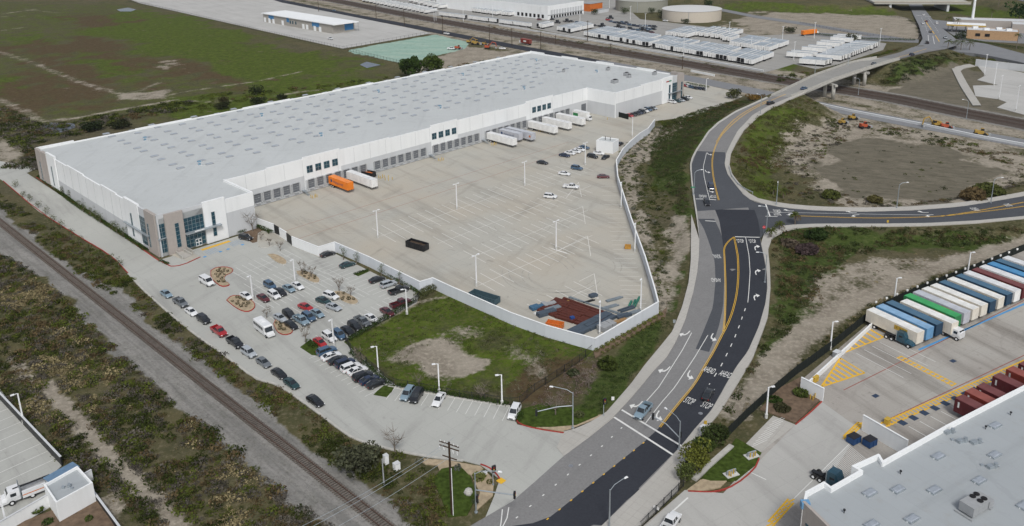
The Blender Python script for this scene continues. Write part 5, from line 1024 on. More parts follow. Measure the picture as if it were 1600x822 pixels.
for px,az,n,d,mt,l,sp in (((953,479),60,5,(4.5,.4,.3),gs,'bundle of pale blue racking left of the wall lamp post',(.3,.6)),((960,467),60,5,(4.5,.4,.3),gs,'upper bundle of grey racking in the yard corner',(.3,.6)),((978,482),60,6,(4,.4,.4),bs,'dark bundle of racking close to the wall lamp',(.4,.7)),((987,488),60,6,(4,.4,.4),gs,'bundle of grey racking leaning along the right wall',(.4,.6)),((994,471),20,4,(3.6,.4,.4),grn,'green racking beams near the wall lamp',(1.,.6)),((985,474),20,2,(2,.5,.6),grn,'small green crate stack left of the green beams',(1.,.6)),((967,500),60,3,(3,.9,.4),simple('timber_pale',(.3,.18,.08)),'tan timber pallets by the right yard wall',(.5,.9)),((975,494),60,5,(3,.7,.6),bs,'dark blue crates near the tan pallets',(.6,.7)),((928,462),60,2,(1.6,1.2,.7),bs,'small dark blue bundle alone in the yard',(.5,.5)),((840,480),60,4,(2.4,1.,.8),simple('bright_blue',(.05,.12,.2)),'blue crates at the left end of the stored material',(.8,.9)),((846,486),60,3,(4,.7,.4),CONT['white'],'white wrapped boards beside the blue crates',(.3,.7)),((852,489),60,3,(2.2,1.6,1.),bs,'dark blue wrapped packs in front of the white boards',(1.5,1.)),((862,483),60,3,(2.,1.4,.9),gs,'grey wrapped packs right of the blue packs',(1.2,1.)),((857,476),60,4,(1.2,1.2,.9),M['mgrey'],'grey stacked boxes above the blue packs',(1.2,1.)),((894,500),60,1,(1.,.9,1.1),simple('royal_blue',(.02,.06,.22)),'single bright blue barrel box below the red sections',(0,0)),((880,477),60,3,(2.6,.8,.7),stl,'dark red wedge shaped parts left of the red sections',(.8,.8)),((884,473),60,2,(2.,.6,.5),yl_,'yellow green boxes above the red wedge parts',(.8,.7)),((945,510),48,6,(1.4,1.2,1.2),M['mgrey'],'grey wrapped goods squeezed in the wall corner',(1.5,1.3)),((922,470),60,2,(3,.3,.3),M['black'],'two thin dark bars lying above the racking',(.4,.8))):
    stack(l,'stored goods','stored_goods',px,az,n,d,mt,sp)
# yellow bollards
bol=None
def bollard(q,lab,grp,mat=None,h=1.1):
    global bol
    if bol is None: m_=MB();m_.cyl((0,0,0),(0,0,h),.11,n=8);m_.cyl((0,0,h),(0,0,h+.06),.1,.03,n=8);bol=o=m_.build('bollard',M['yellow'])
    else: o=bol.copy();SC.collection.objects.link(o)
    o.location=(q[0],q[1],.06);tag(o,lab,'bollard',grp)
for k_ in range(5):
    s0=148.4+29.65*k_
    for dx,dy in ((-.9,-1.3),(.9,-1.3),(-.9,-2.4),(.9,-2.4),(0,-2.5)): bollard(ST(s0+dx,-251.+.0-dy),'yellow bollard at the foot of the %s dock stairs'%ORD[k_],'bollards at dock stairs %s'%ORD[k_])
for i,(x,y) in enumerate(((602,282),(607,282.5),(613,281),(607,278),(949,187.5))): bollard(P(x,y),'yellow bollard %s'%('in the small cluster right of the dock dumpster' if i<4 else 'standing alone below the dark gate screen at the far dock end'),'bollards right of the dumpster' if i<4 else None)
for i,(x,y) in enumerate(((1266,624),(1270,626),(1273,622),(1172,716),(1177,716),(1180,714),(1139,745),(1142,746),(1146,742))): bollard(P(x,y),'cream yellow bollard %s'%('beside the tall wing wall' if i<3 else 'by the upper valve on the lawn' if i<6 else 'by the lower valve on the lawn'),'bollards %d'%(i//3))
# ------------------------------------------------------------ railways
def railway(name,pts,offsets,ties=None):
    o=None
    n=int(sum(np.hypot(*(np.array(b)-a)) for a,b in zip(pts[:-1],pts[1:]))/6);c=resamp(pts,n)
    for g_ in offsets:
        m_=MB()
        for s in (-.75,.75):
            e=offs(c,g_+s)
            for a,b in zip(e[:-1],e[1:]): m_.bar((*a,.22),(*b,.22),.13,.2)
        r=struct(m_.build('rails',M['rail']))
        if ties:
            m_=MB();p=resamp(pts,int(n*6/.62));p=offs(p,g_);t=np.gradient(p,axis=0);t/=np.hypot(*t.T)[:,None]
            for q,d in zip(p,t):
                if ties[0]<q[1]<ties[1]: nn=np.array([-d[1],d[0]]);m_.bar((*(q-nn*1.3),.08),(*(q+nn*1.3),.08),.26,.14)
            m_.build('sleepers',M['tie'],r)
railway('railway',RAIL1,(0,),(95,330));railway('far_railway',RAIL2,(-3.2,3.2))
# ------------------------------------------------------------ yard and lot markings
ym=MB();yr=MB()
def wl_(mb,a,b,wd=.11,z=.062): a=np.array(a);b=np.array(b);d=(b-a)/np.hypot(*(b-a));n=np.array([-d[1],d[0]])*wd/2;V=[a-n,b-n,b+n,a+n];mb.add([(*v,z) for v in V],[(0,1,2,3)])
ymat=paintm('faded_white_paint',(.7,.69,.66))
sk_=R_(142);sv_=np.array([sin(sk_),cos(sk_)])
for t0,s0,s1,hl in ((-202.2,142,243,7.4),(-184.3,151,224,5.6),(-169,150,204,5.6),(-153.8,139,188,5.6),(-131,138,161,5.6)):
    wl_(ym,ST(s0,t0),ST(s1,t0))
    for s in np.arange(s0+2,s1-2,3.66):
        c=ST(s,t0);wl_(ym,c-sv_*hl,c+sv_*hl,.14,.064)
for a,b,c in (((885,309),(904,285),(908.5,308)),((888,332),(910.5,323),(914.5,350)),((869,393),(918,369),(923,400.5)),((905,440),(928.5,428),(934.5,467)),):
    for p,q in ((a,b),(b,c)): wl_(ym,P(*p),P(*q),.13,.066)
wl_(ym,P(934.5,467),P(905,455),.12,.068)
for i in range(9): a=P(867+i*3,391+i*.9);wl_(ym,a,a+sv_*-2.5,.14,.07)
for i in range(30): a=P(939+i*1.35,292+i*7.0);wl_(ym,a+np.array([-1,-.06])*0,a+np.array([5.8,-.5]),.1,.066)
wl_(yr,ST(121,-228.4),ST(262,-228.4),.16);wl_(yr,ST(121,-219.6),ST(262,-219.6),.16)
ym.build('stall_lines',ymat,yard);yr.build('fire_lane_lines',M['pred'],yard)
tm=MB()
def tyre(c,r_,a0,a1,w_=.28,z=.056,par=1.9):
    for k_ in (0,par):
        A_=[c+(r_+k_)*np.array([cos(a),sin(a)]) for a in np.linspace(a0,a1,26)];B_=[c+(r_+k_+w_)*np.array([cos(a),sin(a)]) for a in np.linspace(a0,a1,26)]
        for i in range(25): tm.add([(*A_[i],z),(*B_[i],z),(*B_[i+1],z),(*A_[i+1],z)],[(0,1,2,3)])
for px,r_,a0,a1 in (((877,430),9,2.8,5.9),((868,425),13,3.,5.6),((812,352),8,3.2,6.1),((700,268),14,3.6,5.4),((640,300),22,3.9,5.2),((905,415),10,-.4,1.9),((760,262),25,3.8,5.),((560,330),18,3.5,5.),((690,300),30,4.1,5.2),((930,250),12,2.6,4.6),((800,430),16,.2,1.6),((520,325),12,3.8,5.6)): tyre(P(*px),r_,a0,a1)
tm.build('tyre_marks',simple('tyre_marked_concrete',(.345,.335,.3),.9,.08,var=.15,sc=.6),yard)
lm=MB()
def stalls(a,b,n,d,wd=.1): 
    A_,B_=P(*a),P(*b)
    for i in range(n): c=A_+(B_-A_)*i/(n-1);wl_(lm,c,c+np.array(d),wd,.058)
u45=US;v45=VT
stalls((618.8,603.5),(796,635),14,np.array([sin(R_(196)),cos(R_(196))])*5.2);wl_(lm,P(605,605),P(797,636.5),.12,.06)
def midline(a,b,n): # spine with stalls both sides
    A_,B_=P(*a),P(*b);wl_(lm,A_,B_,.1,.058)
    for i in range(n): c=A_+(B_-A_)*i/(n-1);wl_(lm,c-v45*5.,c+v45*5.,.1,.06)
midline((372,430),(457,397),10);midline((395,452),(493,420),12);midline((403,475),(530,430),15);midline((437,505),(560,452),16)
stalls((500,403),(650,470),20,-US*5.2);stalls((512,548),(600,605),11,US*-5.);stalls((500,540),(640,466),16,-VT*4.8)
ll_=MB()
for i in range(14):
    c=P(98,727)+(P(-60,560)-P(98,727))/np.hypot(*(P(-60,560)-P(98,727)))*(3+i*3.6);dn=np.array([sin(R_(222)),cos(R_(222))]);a=c;b=c+dn*14
    for p,q in ((a,b),): d_=(q-p)/14;n_=np.array([-d_[1],d_[0]])*.06;ll_.add([(*v,.075) for v in (p-n_,q-n_,q+n_,p+n_)],[(0,1,2,3)])
ll_.build('stall_lines',M['pwhite'],llot)
lm.build('stall_lines',M['pwhite'],lot)
lb_=MB()
A_,B_=P(264,398),P(264,398)
for (a,b) in (((315,391),(359,377)),): wl_(lb_,P(*a),P(*b),1.3,.066)
lb_.build('yellow_walk_strip',M['pyel'],lot)
lb_=MB()
for p in ((320,401.5),(344.5,393.5),(356.5,389.5),(329,379.5) if 0 else (379,382.5)): c=P(*p);lb_.box((*c,.06),(.9,.9,.02),.8)
for a,b in (((318,393),(338,400)),((356,380),(372,387))):
    for i in range(6): p=P(a[0]+i*3.2,a[1]-i*1.1);wl_(lb_,p,p+v45*4,.1,.07)
lb_.build('blue_marks',M['pblue'],lot)
# right logistics lot paint
ry=MB();rr_=MB();rb_=MB();rw_=MB()
dr=dirr;dn=-dv*-1
def wq(mb,a,b,wd,z=.068): wl_(mb,P(*a),P(*b),wd,z)
wq(rb_,(1435.6,547),(1640,458),.55);wq(rr_,(1318,610),(1640,450),.22);wq(rr_,(1385,657),(1650,532),.22)
for a,b in (((1370,665),(1650,541)),((1375,671),(1660,548))): wq(ry,a,b,.35,.07)
A_,B_=P(1372.5,668),P(1655,544.5)
for i in range(60): c=A_+(B_-A_)*i/59;wl_(ry,c-dv*.9,c+dv*.9,.35,.071)
for a,b in (((1403,560),(1488,603)),((1408,557),(1493,600))): wq(ry,a,b,.3,.07)
A_,B_=P(1405.5,558.5),P(1490,601.5)
for i in range(13): c=A_+(B_-A_)*i/12;wl_(ry,c-dr*.9,c+dr*.9,.35,.072)
def hatch(poly,n,wd=.35):
    w_=[P(*p) for p in poly]
    for a,b in zip(w_,w_[1:]+w_[:1]): wl_(ry,a,b,wd,.07)
    c0_,c1_=w_[0],w_[1]
    for i in range(1,n): 
        f=i/n;a=c0_+(c1_-c0_)*f;b=w_[2] if 0 else c0_+(w_[2]-c0_)*f;wl_(ry,a,b,wd,.073)
hatch([(1390,523.5),(1362,508),(1315,553)] ,1);
A1,A2,A3=P(1389,523.5),P(1362,508),P(1315,553.5)
for i in range(1,8): f=i/8;wl_(ry,A3+(A1-A3)*f,A3+(A2-A3)*f,.6,.073)
B1,B2,B3=P(1351,583),P(1313,560),P(1283,605)
for a,b in ((B1,B2),(B2,B3),(B3,B1)): wl_(ry,a,b,.4,.07)
for i in range(1,8): f=i/8;wl_(ry,B3+(B1-B3)*f,B3+(B2-B3)*f,.6,.073)
for i in range(5): a=P(1388-i*12.5,530+i*5.6);wl_(rw_,a,a+(-dv)*-0+dv*12,.12,.07)
for i in range(11):
    c=P(1410+i*15.3,661-i*7.1) if 0 else P(1410,661)+(P(1625,563)-P(1410,661))*i/14.;
    m_=rw_;m_.box((*c,.072),(1.5,1.5,.02),az2rz(R_(60)),1);wl_(rw_,c+dv*1.4,c+dv*12,.15,.07)
for p in ((1489,564.5),(1368,619)): c=P(*p);rw_.box((*c,.072),(1.4,1.,.02),az2rz(R_(60)),1)
hp=[P(1246,790),P(1296,730),P(1330,690),P(1372,706)]
for i in range(24): 
    f=i/23;a=P(1285,735)*(1-f)+P(1325,695)*f;wl_(rw_,a,a+dr*-0+np.array([sin(R_(160)),cos(R_(160))])*7.5,.1,.07)
wl_(rw_,P(1240,780),P(1328,693),.12,.074)
for a,b in (((1318,682),(1341,660)),((1325,686),(1348,664)),((1318,682),(1325,686)),((1341,660),(1348,664)),((1200,816),(1232,780)),((1206,824),(1240,786))): wq(ry,a,b,.35,.075)
for i in range(7): f=i/6;p=np.array((1321,684))*(1-f)+np.array((1345,662))*f;c=P(*p);wl_(ry,c-dr*.8,c+dr*.8,.3,.077);p=np.array((1203,820))*(1-f)+np.array((1236,783))*f;c=P(*p);wl_(ry,c-dr*.8,c+dr*.8,.3,.077)
for p in ((1362,703),(1372,700)): pass
for i in range(9): a=P(1172+i*4.3,700-i*5);wl_(rw_,a,a+dr*4.6,.1,.075)
wq(rw_,(1045,805),(1075,778),.3,.075);wq(rw_,(1165,735),(1197,750),.18,.075)
ry.build('yellow_lines',M['pyel'],rlot);rr_.build('red_lines',M['pred'],rlot);rb_.build('blue_line',M['pblue'],rlot);rw_.build('white_lines',[M['pwhite'],simple('navy_paint',(.03,.05,.09))],rlot)
# ------------------------------------------------------------ light poles
def make_pole(kind):
    r=bpy.data.objects.new('light_pole',None);SC.collection.objects.link(r);h={'yard':9.1,'yard2':9.1,'lot':7.,'far':12}[kind]
    m_=MB();m_.cyl((0,0,0),(0,0,.9),.32,n=12);m_.build('concrete_base',M['galv'],r)
    m_=MB();m_.box((0,0,.9+(h-.9)/2),(.29,.29,h-.9),top=(.75,.75));m_.build('pole',M['wsteel'],r)
    for s in ((1,-1) if kind in('yard','far') else (1,)):
        m_=MB();m_.box((s*.5,0,h+.02),(.8,.12,.1));m_.box((s*.95,0,h+.04),(.7,.42,.16));m_.build('lamp_head',M['wsteel'],r)
    return r
LP={k:[make_pole(k),0] for k in ('yard','lot','yard2','far')}
def pole(px,kind,az,lab,z=0.05,q=None,grp=None):
    o=LP[kind][0] if not LP[kind][1] else copy_tree(LP[kind][0]);LP[kind][1]=1;q=P(*px,z) if q is None else q;setp(o,(q[0],q[1],z),az2rz(R_(az)));tag(o,lab,'light pole',grp)
for i,(x,y) in enumerate(((590.5,371.7),(714,327),(820,290),(914.3,258))): pole((x,y),'yard',45,'white double headed light pole, %s from the left along the upper spine line'%ORD[i])
pole((744.6,447),'yard',45,'white double headed light pole near the lower left yard stalls, right of the black dumpster');pole((869,390),'yard',45,'white double headed light pole beside the hatched box in the yard centre')
for x,y,l in ((970.5,324,'upper light pole against the right yard wall'),(992,393,'middle light pole against the right yard wall'),(1001,486,'light pole beside the green racking at the right yard wall'),(937,523,'light pole in the lower yard corner beside the blue grey rack sections')): pole((x,y),'yard2',190 if x>1002 or x==937 else 200,'white single headed '+l)
pole((1157 if 0 else 988,214),'yard2',200,'white single headed light pole where the yard wall curves, near the shed');
for x,y,a,l in ((395.5,468,200,'left parking lot light pole beside the oval sandy island'),(461.5,441.5,200,'upper parking lot light pole above the short row of cars'),(522,540,200,'parking lot light pole beside the white car near the hedge corner'),(636,491,250,'parking lot light pole at the maroon pickup and hedge'),(591.5,585,250,'light pole in the black fence hedge right of the tight car row'),(686.5,614,260,'light pole behind the white sedan in the bottom row'),(784.5,632,260,'light pole at the right end of the bottom stalls'),(1297,546,80,'left light pole along the dark fence of the logistics lot'),(1396.5,474,80,'middle light pole along the dark fence of the logistics lot'),(1511,432,80,'upper light pole along the dark fence of the logistics lot'),(37.5,662,230,'light pole on the lower left lot beside the dark fence'),(1197,653,80,'light pole beside the iron fence above the small planted bank'),(9.5,818,230,'light pole at the lower left corner in front of the service truck'),(1103,141 if 0 else 143,60,'light pole on the red edged kerb behind the far warehouse corner')): pole((x,y),'lot',a,'white single headed '+l)
FPX_=[(770,30),(846,30),(1008,45),(952,14),(985,32),(906,37),(1068,87),(1139,48) if 0 else (1139,60),(1173,87),(1222,68),(1272,61),(1290,94),(1328,83),(1374,72),(1538,118),(1553,134),(1561,155),(1587,173),(1363,180) if 0 else (1240,95),(656,19),(724,34)]
for i,(x,y) in enumerate(FPX_): pole((x,y),'far',45,'white light pole, %s from the left among those of the far trailer yards'%ORD[sorted(FPX_).index((x,y))],0.05,grp='far yard light poles')
# street lights with a curved arm
def streetlight(base,az,lab,h=8,arm=2.6,road_=True,px=True,signal=None,mat=None,nm='street_lamp',cat='street lamp'):
    x,y,z=PT(*base) if px else base
    if road_: q=PR(*base,.1);x,y=q;z=float(prof(q[1]))+.05
    o=thing(nm,lab,cat,(x,y,z),az2rz(R_(az)));mt=mat or M['steel'];m_=MB();m_.cyl((0,0,0),(0,0,h),.15,.1,n=8);m_.cyl((0,0,0),(0,0,.2),.3,n=8);m_.build('pole',mt,o)
    m_=MB();m_.tube([(0,0,h-.2),(arm*.3,0,h+.5),(arm,0,h+.8)],.06,6);m_.build('lamp_arm',mt,o);m_=MB();m_.box((arm+.3,0,h+.75),(.8,.32,.16),top=(.7,.7));m_.build('lamp_head',M['wsteel'],o);return o
def sighead(o,x,y,z,rz=0):
    m_=MB();m_.box((x,y,z),(.35,.55,1.25),rz);b=m_.build('signal_head',M['black'],o)
    for k_,(c,dz) in enumerate((('rlamp',.38),('yellow',0),('door',-.38))): m_=MB();m_.cyl((x+.17,y,z+dz),(x+.22,y,z+dz),.12,n=10);m_.build('signal_lens',M[c],b)
S1=streetlight((895,668.5),285,'traffic signal mast with long curved arm left over the driveway, beside the landscaped corner',8,4,signal=1,nm='traffic_signal',cat='traffic signal')
m_=MB();m_.tube([(0,0,5.1),(3,1,5.),(6.6,2.2,4.2)],.09,6);m_.build('signal_arm',M['steel'],S1);sighead(S1,6.8,2.3,3.9)
S2=streetlight((744,800.5),100,'traffic signal mast on the lawn right of the wooden utility pole',8,4,nm='traffic_signal',cat='traffic signal')
m_=MB();m_.tube([(0,0,4.6),(6.8,-1.,5.2)],.11,6);m_.build('signal_arm',M['steel'],S2);sighead(S2,6.9,-1,5.2);sighead(S2,.3,-.1,3)
S3=streetlight((1061,702),325,'traffic signal mast at the right kerb with its arm over the fresh asphalt',6.2,3.5,nm='traffic_signal',cat='traffic signal')
m_=MB();m_.tube([(0,0,2.6),(3,.6,4.2),(6.2,1.6,4.8)],.1,6);m_.build('signal_arm',M['steel'],S3);sighead(S3,5.6,1.5,4.8,.6);sighead(S3,.2,-.3,3.)
streetlight((952,824),55,'street lamp at the bottom edge with its curved arm over the sidewalk',7.5,3.2)
for b,l in (((943,650),'short signal post with black signal head on the sidewalk above the driveway'),((770.5,758),'short signal post beside the red kerb at the driveway')):
    x,y,z=PT(*b);o=thing('traffic_signal',l,'traffic signal',(x,y,z),az2rz(R_(150)));m_=MB();m_.cyl((0,0,0),(0,0,3),.09,n=8);m_.cyl((0,0,0),(0,0,.25),.2,n=8);m_.build('pole',M['steel'],o);sighead(o,.1,.1,3.4);sighead(o,-.3,.5,3.1)
for b,a,l in (((1197.5,395) if 0 else (1197,364),275,'street lamp behind the red stop sign at the junction corner'),((1084,304),80,'street lamp on the left kerb above the junction'),((1213,320),200,'street lamp on the upper side near the junction palms'),((1401,325),90,'street lamp in the middle of the side road'),((1548,317),90,'street lamp at the right part of the side road'),((1188,178),330,'street lamp on the right kerb just before the bridge'),((1195,441),275,'street lamp on the right kerb of the curving road'),((1106,705) if 0 else (1273,117.5),120,'street lamp on the far parapet at the bridge middle'),((1325,101.5),120,'street lamp on the far parapet near the bridge end'),((1341,148),300,'slender lamp beside the tracks right of the bridge columns'),((1510,185),300,'slender lamp between the tracks and the closed road')): streetlight(b,a,l,8,2.2,road_=l.find('tracks')<0)
# signs
def sign(px,lab,mat,shape='oct',h=2.2,az=180,words=None):
    q=PR(*px);z=float(prof(q[1]));o=thing('road_sign',lab,'sign',(q[0],q[1],z),az2rz(R_(az)));m_=MB();m_.cyl((0,0,0),(0,0,h),.04,n=6);m_.build('post',M['steel'],o)
    m_=MB()
    if shape=='oct': m_.cyl((0.03,0,h+.1),(.08,0,h+.1),.5,n=8)
    else: m_.box((.05,0,h+.1),(.05,1.4 if shape=='wide' else .6,.35 if shape=='wide' else .8))
    b=m_.build('sign_face',mat,o)
    if words: text_obj(words,CONT['white'],.34,Matrix.Translation((.1,0,h+.1))@Matrix.Rotation(pi/2,4,'Z')@Matrix.Rotation(pi/2,4,'X'),'lettering',b)
sign((1193,366),'red stop sign on the rounded corner of the junction',simple('stop_red',(.5,.02,.03)),words='STOP')
sign((1082,306),'green street name sign on the left kerb above the junction',simple('sign_green',(.02,.25,.13)),'wide',3)
sign((1386.5,351),'small yellow marker on the lower kerb of the side road',M['yellow'],'sq',1);sign((1053,517) if 0 else (1053,514),'small grey sign on the sidewalk beside the ivy bank',M['steel'],'sq',2)
sign((1102,664),'yellow fire hydrant marker on the right sidewalk',M['yellow'],'sq',.5)
sign((957.5,627),'white utility cabinet sign beside the left sidewalk',CONT['white'],'sq',.6)
# utility poles and wires
up=thing('utility_pole','tall brown wooden utility pole with cross arms at the bottom of the driveway','utility pole',(*P(706.6,804),0),az2rz(R_(118)))
m_=MB();m_.cyl((0,0,0),(0,0,14.4),.24,.17,n=10);m_.build('pole',simple('dark_pole_wood',(.045,.03,.02),.9,.1),up)
for z_,l_ in ((14.,1.9),(13.3,1.9),(11.4,1.4)): m_=MB();m_.box((0,0,z_),(l_*2,.14,.16));m_.build('cross_arm',M['wood'],up)
m_=MB()
for x in (-1.7,-.9,.9,1.7): m_.cyl((x,0,14.05),(x,0,14.35),.07,n=6);m_.cyl((x,-.2,12.6),(x,-.3,13.25),.09,n=6)
m_.build('insulators',M['wsteel'],up);m_=MB();m_.cyl((.35,-.2,0),(.35,-.2,9.5),.07,n=8);m_.build('white_conduit',M['wsteel'],up)
o=thing('utility_pole','short thin grey pole standing in the bushes beside the railway','utility pole',(*P(600,757),0));m_=MB();m_.cyl((0,0,0),(0,0,5.4),.14,.1,n=8);m_.build('pole',M['mgrey'],o)
top=np.array([*P(706.6,804),14.3]);tgt=np.array([*P(380,1000),13.5])
for k_,dz in enumerate((0,.0,-2.9)):
    m_=MB();a=top+np.array([(-1.6,1.6,.3)[k_]*.5,(-1.6,1.6,.3)[k_]*.85,dz]);b=tgt+np.array([(-1.6,1.6,.3)[k_]*.5,(-1.6,1.6,.3)[k_]*.85,dz]);pts=[a+(b-a)*t-np.array([0,0,3.*4*t*(1-t)*.35]) for t in np.linspace(0,1,14)]
    m_.tube(pts,.03,5);o=m_.build('power_line',M['steel']);tag(o,'thin power line, %s of the three running down left from the wooden pole'%ORD[k_],'cable')
for x,y,h,l in ((918,64,15,'beside the rail fence trailers'),(845,78,13,'right of the red lorry'),(498,18,12,'left above the workshop'),(632,40,14,'beside the access road above the mint ground'),(692,52,14,'where the service pickup drives'),(765,68,14,'above the mint ground digger'),(800,72,13,'just left of the red lorry'),(588,30,13,'above the mint ground corner'),(954,84,7,'beyond the warehouse roof corner'),(1066,108,8,'right of the warehouse far corner'),(868,68,6,'between track and sandy strip')):
    q=P(x,y);o=thing('utility_pole','dark wooden pole '+l,'utility pole',(q[0],q[1],0),az2rz(R_(50)));m_=MB();m_.cyl((0,0,0),(0,0,h),.25,.18,n=8);m_.build('pole',M['wood'],o);m_=MB();m_.box((0,0,h-.7),(3.2,.18,.2));m_.build('cross_arm',M['wood'],o)
o=thing('signal_gantry','white railway signal gantry over the far tracks, upper middle','signal gantry',(*P(680,33),0),az2rz(R_(52)))
m_=MB()
for x in (-1,1): m_.cyl((x,0,0),(x,0,9),.2,n=6)
m_.box((0,0,9),(8,.5,.5));m_.build('frame',M['wgrey'],o)
# ------------------------------------------------------------ fences
def fence(name,lab,pts,h,mat,step=2.5,bars=True,panel=None,z=0,terr=False,sp=.32):
    c=np.array(pts[0]);o=thing(name,lab,'fence',(c[0],c[1],z));b_=MB();ps=[]
    for a,b in zip(pts[:-1],pts[1:]):
        a=np.array(a)-c;b=np.array(b)-c;L=np.hypot(*(b-a));n=max(1,int(L/step))
        for i in range(n): p=a+(b-a)*i/n;ps.append(p)
        if panel is not None: b_.bar((*a,.05),(*b,.05),.04,h-.1)
        else:
            for zz in (.25,h-.15): b_.bar((*a,zz),(*b,zz),.06,.06)
            for i in range(int(L/sp)): p=a+(b-a)*i*sp/L;b_.box((p[0],p[1],h/2),(.035,.035,h))
    if len(ps)>100:
        m_=MB()
        for p in ps: m_.box((p[0],p[1],h/2+.05),(.12,.12,h+.1))
        q=m_.build('fence_posts',mat,o);q['kind']='stuff'
    else:
        f0=None
        for p in ps:
            q=MB().box((0,0,h/2+.05),(.12,.12,h+.1)).build('fence_post',mat,o) if f0 is None else f0.copy()
            if f0 is None: f0=q
            else: SC.collection.objects.link(q)
            q.location=(p[0],p[1],0)
    b_.build('fence_panels' if panel is not None else 'fence_pickets',panel or mat,o);return o
mesh_=simple('dark_fence_screen',(.02,.024,.022),.9,.1)
fence('iron_fence','black picket fence between the parking lot and the grassy basin',W([(655,466),(650,473),(600,502),(540,533.5),(548,548),(600,594),(615,603),(660,611),(718,622),(797,634),(812,632),(835,612),(870,590),(905,566),(925,550)]),1.9,M['black'])
fence('screen_fence','long dark screen fence behind the containers of the logistics lot',W([(1130,690),(1165,655),(1190,632),(1215,610),(1245,585),(1262,573),(1300,545),(1365,492),(1400,474),(1450,452),(1520,425),(1600,392),(1720,345)]),2.3,mesh_,3,panel=mesh_)
lampb=simple('white_lamp_box',(.75,.75,.73),.6,.3)
for i in range(22):
    a=P(1367,487);b=P(1600,398);c=a+(b-a)*i/16.
    o=MB().box((0,0,2.7),(.45,.3,.45)).cyl((0,0,2.2),(0,0,2.6),.05,n=6).build('fence_marker',lampb);o.location=(*c,0);tag(o,'small white marker, %s from the left on top of the dark container fence'%ORD[i],'marker','markers on the container fence')
fence('sliding_gate','dark sliding gate with mesh beside the bottom sidewalk',W([(1068,760),(1060,768),(1000,828)]),1.7,M['black'],2.2,sp=.25)
sign_=MB().box((0,0,1.1),(.05,1.1,.5),az2rz(R_(40))).build('gate_notice',CONT['white']);sign_.location=(*P(1025,802),0);tag(sign_,'small white notice board hanging on the sliding gate','sign')
fence('screen_fence','black screened fence piece between warehouse corner and far parking',W([(948,178),(982,187)]),2.6,mesh_,3,panel=mesh_)
fence('iron_fence','long dark fence between the green field and the workshop yard',W([(200,2),(290,22),(400,48),(535,77),(600,66),(675,52.5)]),2.3,M['black'],4,sp=1.2)
fence('iron_fence','dark fence from the workshop yard corner past the tree pair',W([(535,77),(580,89),(625,100)]),2.3,M['black'],4,sp=1.2)
wall('kerb_wall','low white kerb wall between the trailers and the railway',W([(780,40),(842,50),(900,60),(960,70),(1060,88),(1150,104),(1192,112)]),.9,M['wgrey'],.5)
wall('kerb_wall','low concrete barrier along the closed road, middle right',W([(1275,163),(1330,175),(1440,196),(1520,213),(1600,228)]),1.,M['wgrey'],.5)
wall('kerb_wall','short white barrier above the far warehouse parking',W([(1080,112),(1116,119)]),1.,M['white'],.5)
fence('guard_rail','dark guard rail around the sandy ground left of the far street',W([(1250,36),(1330,52),(1400,60),(1434,62),(1441,52),(1430,38),(1418,30),(1380,25)]),1.2,M['black'],4,sp=1.)
gb_=thing('guard_rail','metal guard rail on the inside of the curve above the side road','guard rail',(0,0,0));m_=MB();pts=[PR(*p) for p in ((1139,262),(1143,277),(1152,289),(1163,297),(1176,303))]
for a,b in zip(pts[:-1],pts[1:]): m_.bar((*a,float(prof(a[1]))+.45),(*b,float(prof(b[1]))+.45),.1,.35)
m_.build('rail_beam',M['steel'],gb_);m_=MB()
for p in pts: m_.box((p[0],p[1],float(prof(p[1]))+.3),(.15,.15,1.2))
m_.build('rail_posts',M['steel'],gb_)
# retaining kerb lines, red kerbs
def kerb(lab,pts,mat,wd=.2,h=.16,z=.03,closed=False,s=2,fn=P):
    p=[fn(*q) for q in pts];p=smooth(p,s) if not closed else p;n=max(6,int(sum(np.hypot(*(np.array(b)-a)) for a,b in zip(p[:-1],p[1:]))/1.2));p=resamp(p,n);a=offs(p,wd/2);b=offs(p,-wd/2)
    m_=MB();m_.rings([[(x[0],x[1],z-.1),(x[0],x[1],z+h),(y[0],y[1],z+h),(y[0],y[1],z-.1)] for x,y in zip(a,b)]);o=m_.build('kerb',mat);struct(o);return o
kerb('',[(57,277),(130,327),(200,374),(262,417.5),(285,415),(313,402)],M['rcurb'],.3);kerb('',[(5,283),(60,330),(120,368),(175,400),(200.5,427.6)],M['rcurb'],.22)
kerb('',[(200.5,427.6),(220.6,450),(250.6,477.7),(300.8,520),(351,555),(400,593),(435,600.5),(494.5,643),(529.6,670),(554,686.4),(600,700),(651,710.7),(686,716),(724,720)],M['curb'],.5,.14)
kerb('',[(751,726),(765,731),(775,740),(781,749)],M['rcurb'],.25);kerb('',[(806,655),(812,664),(840.5,671),(881,677)],M['rcurb'],.25)
kerb('',[(1186,717),(1180,733),(1150,758),(1120,770),(1075,768)],M['rcurb'],.25);kerb('',[(1284,628),(1265,646),(1243,664)],M['rcurb'],.25)
kerb('',[(606,604),(797,635)],M['curb'],.3,.14,s=1);kerb('',[(1120,722) if 0 else (1084,750),(1110,727),(1143,698)],M['curb'],1.0,.4)
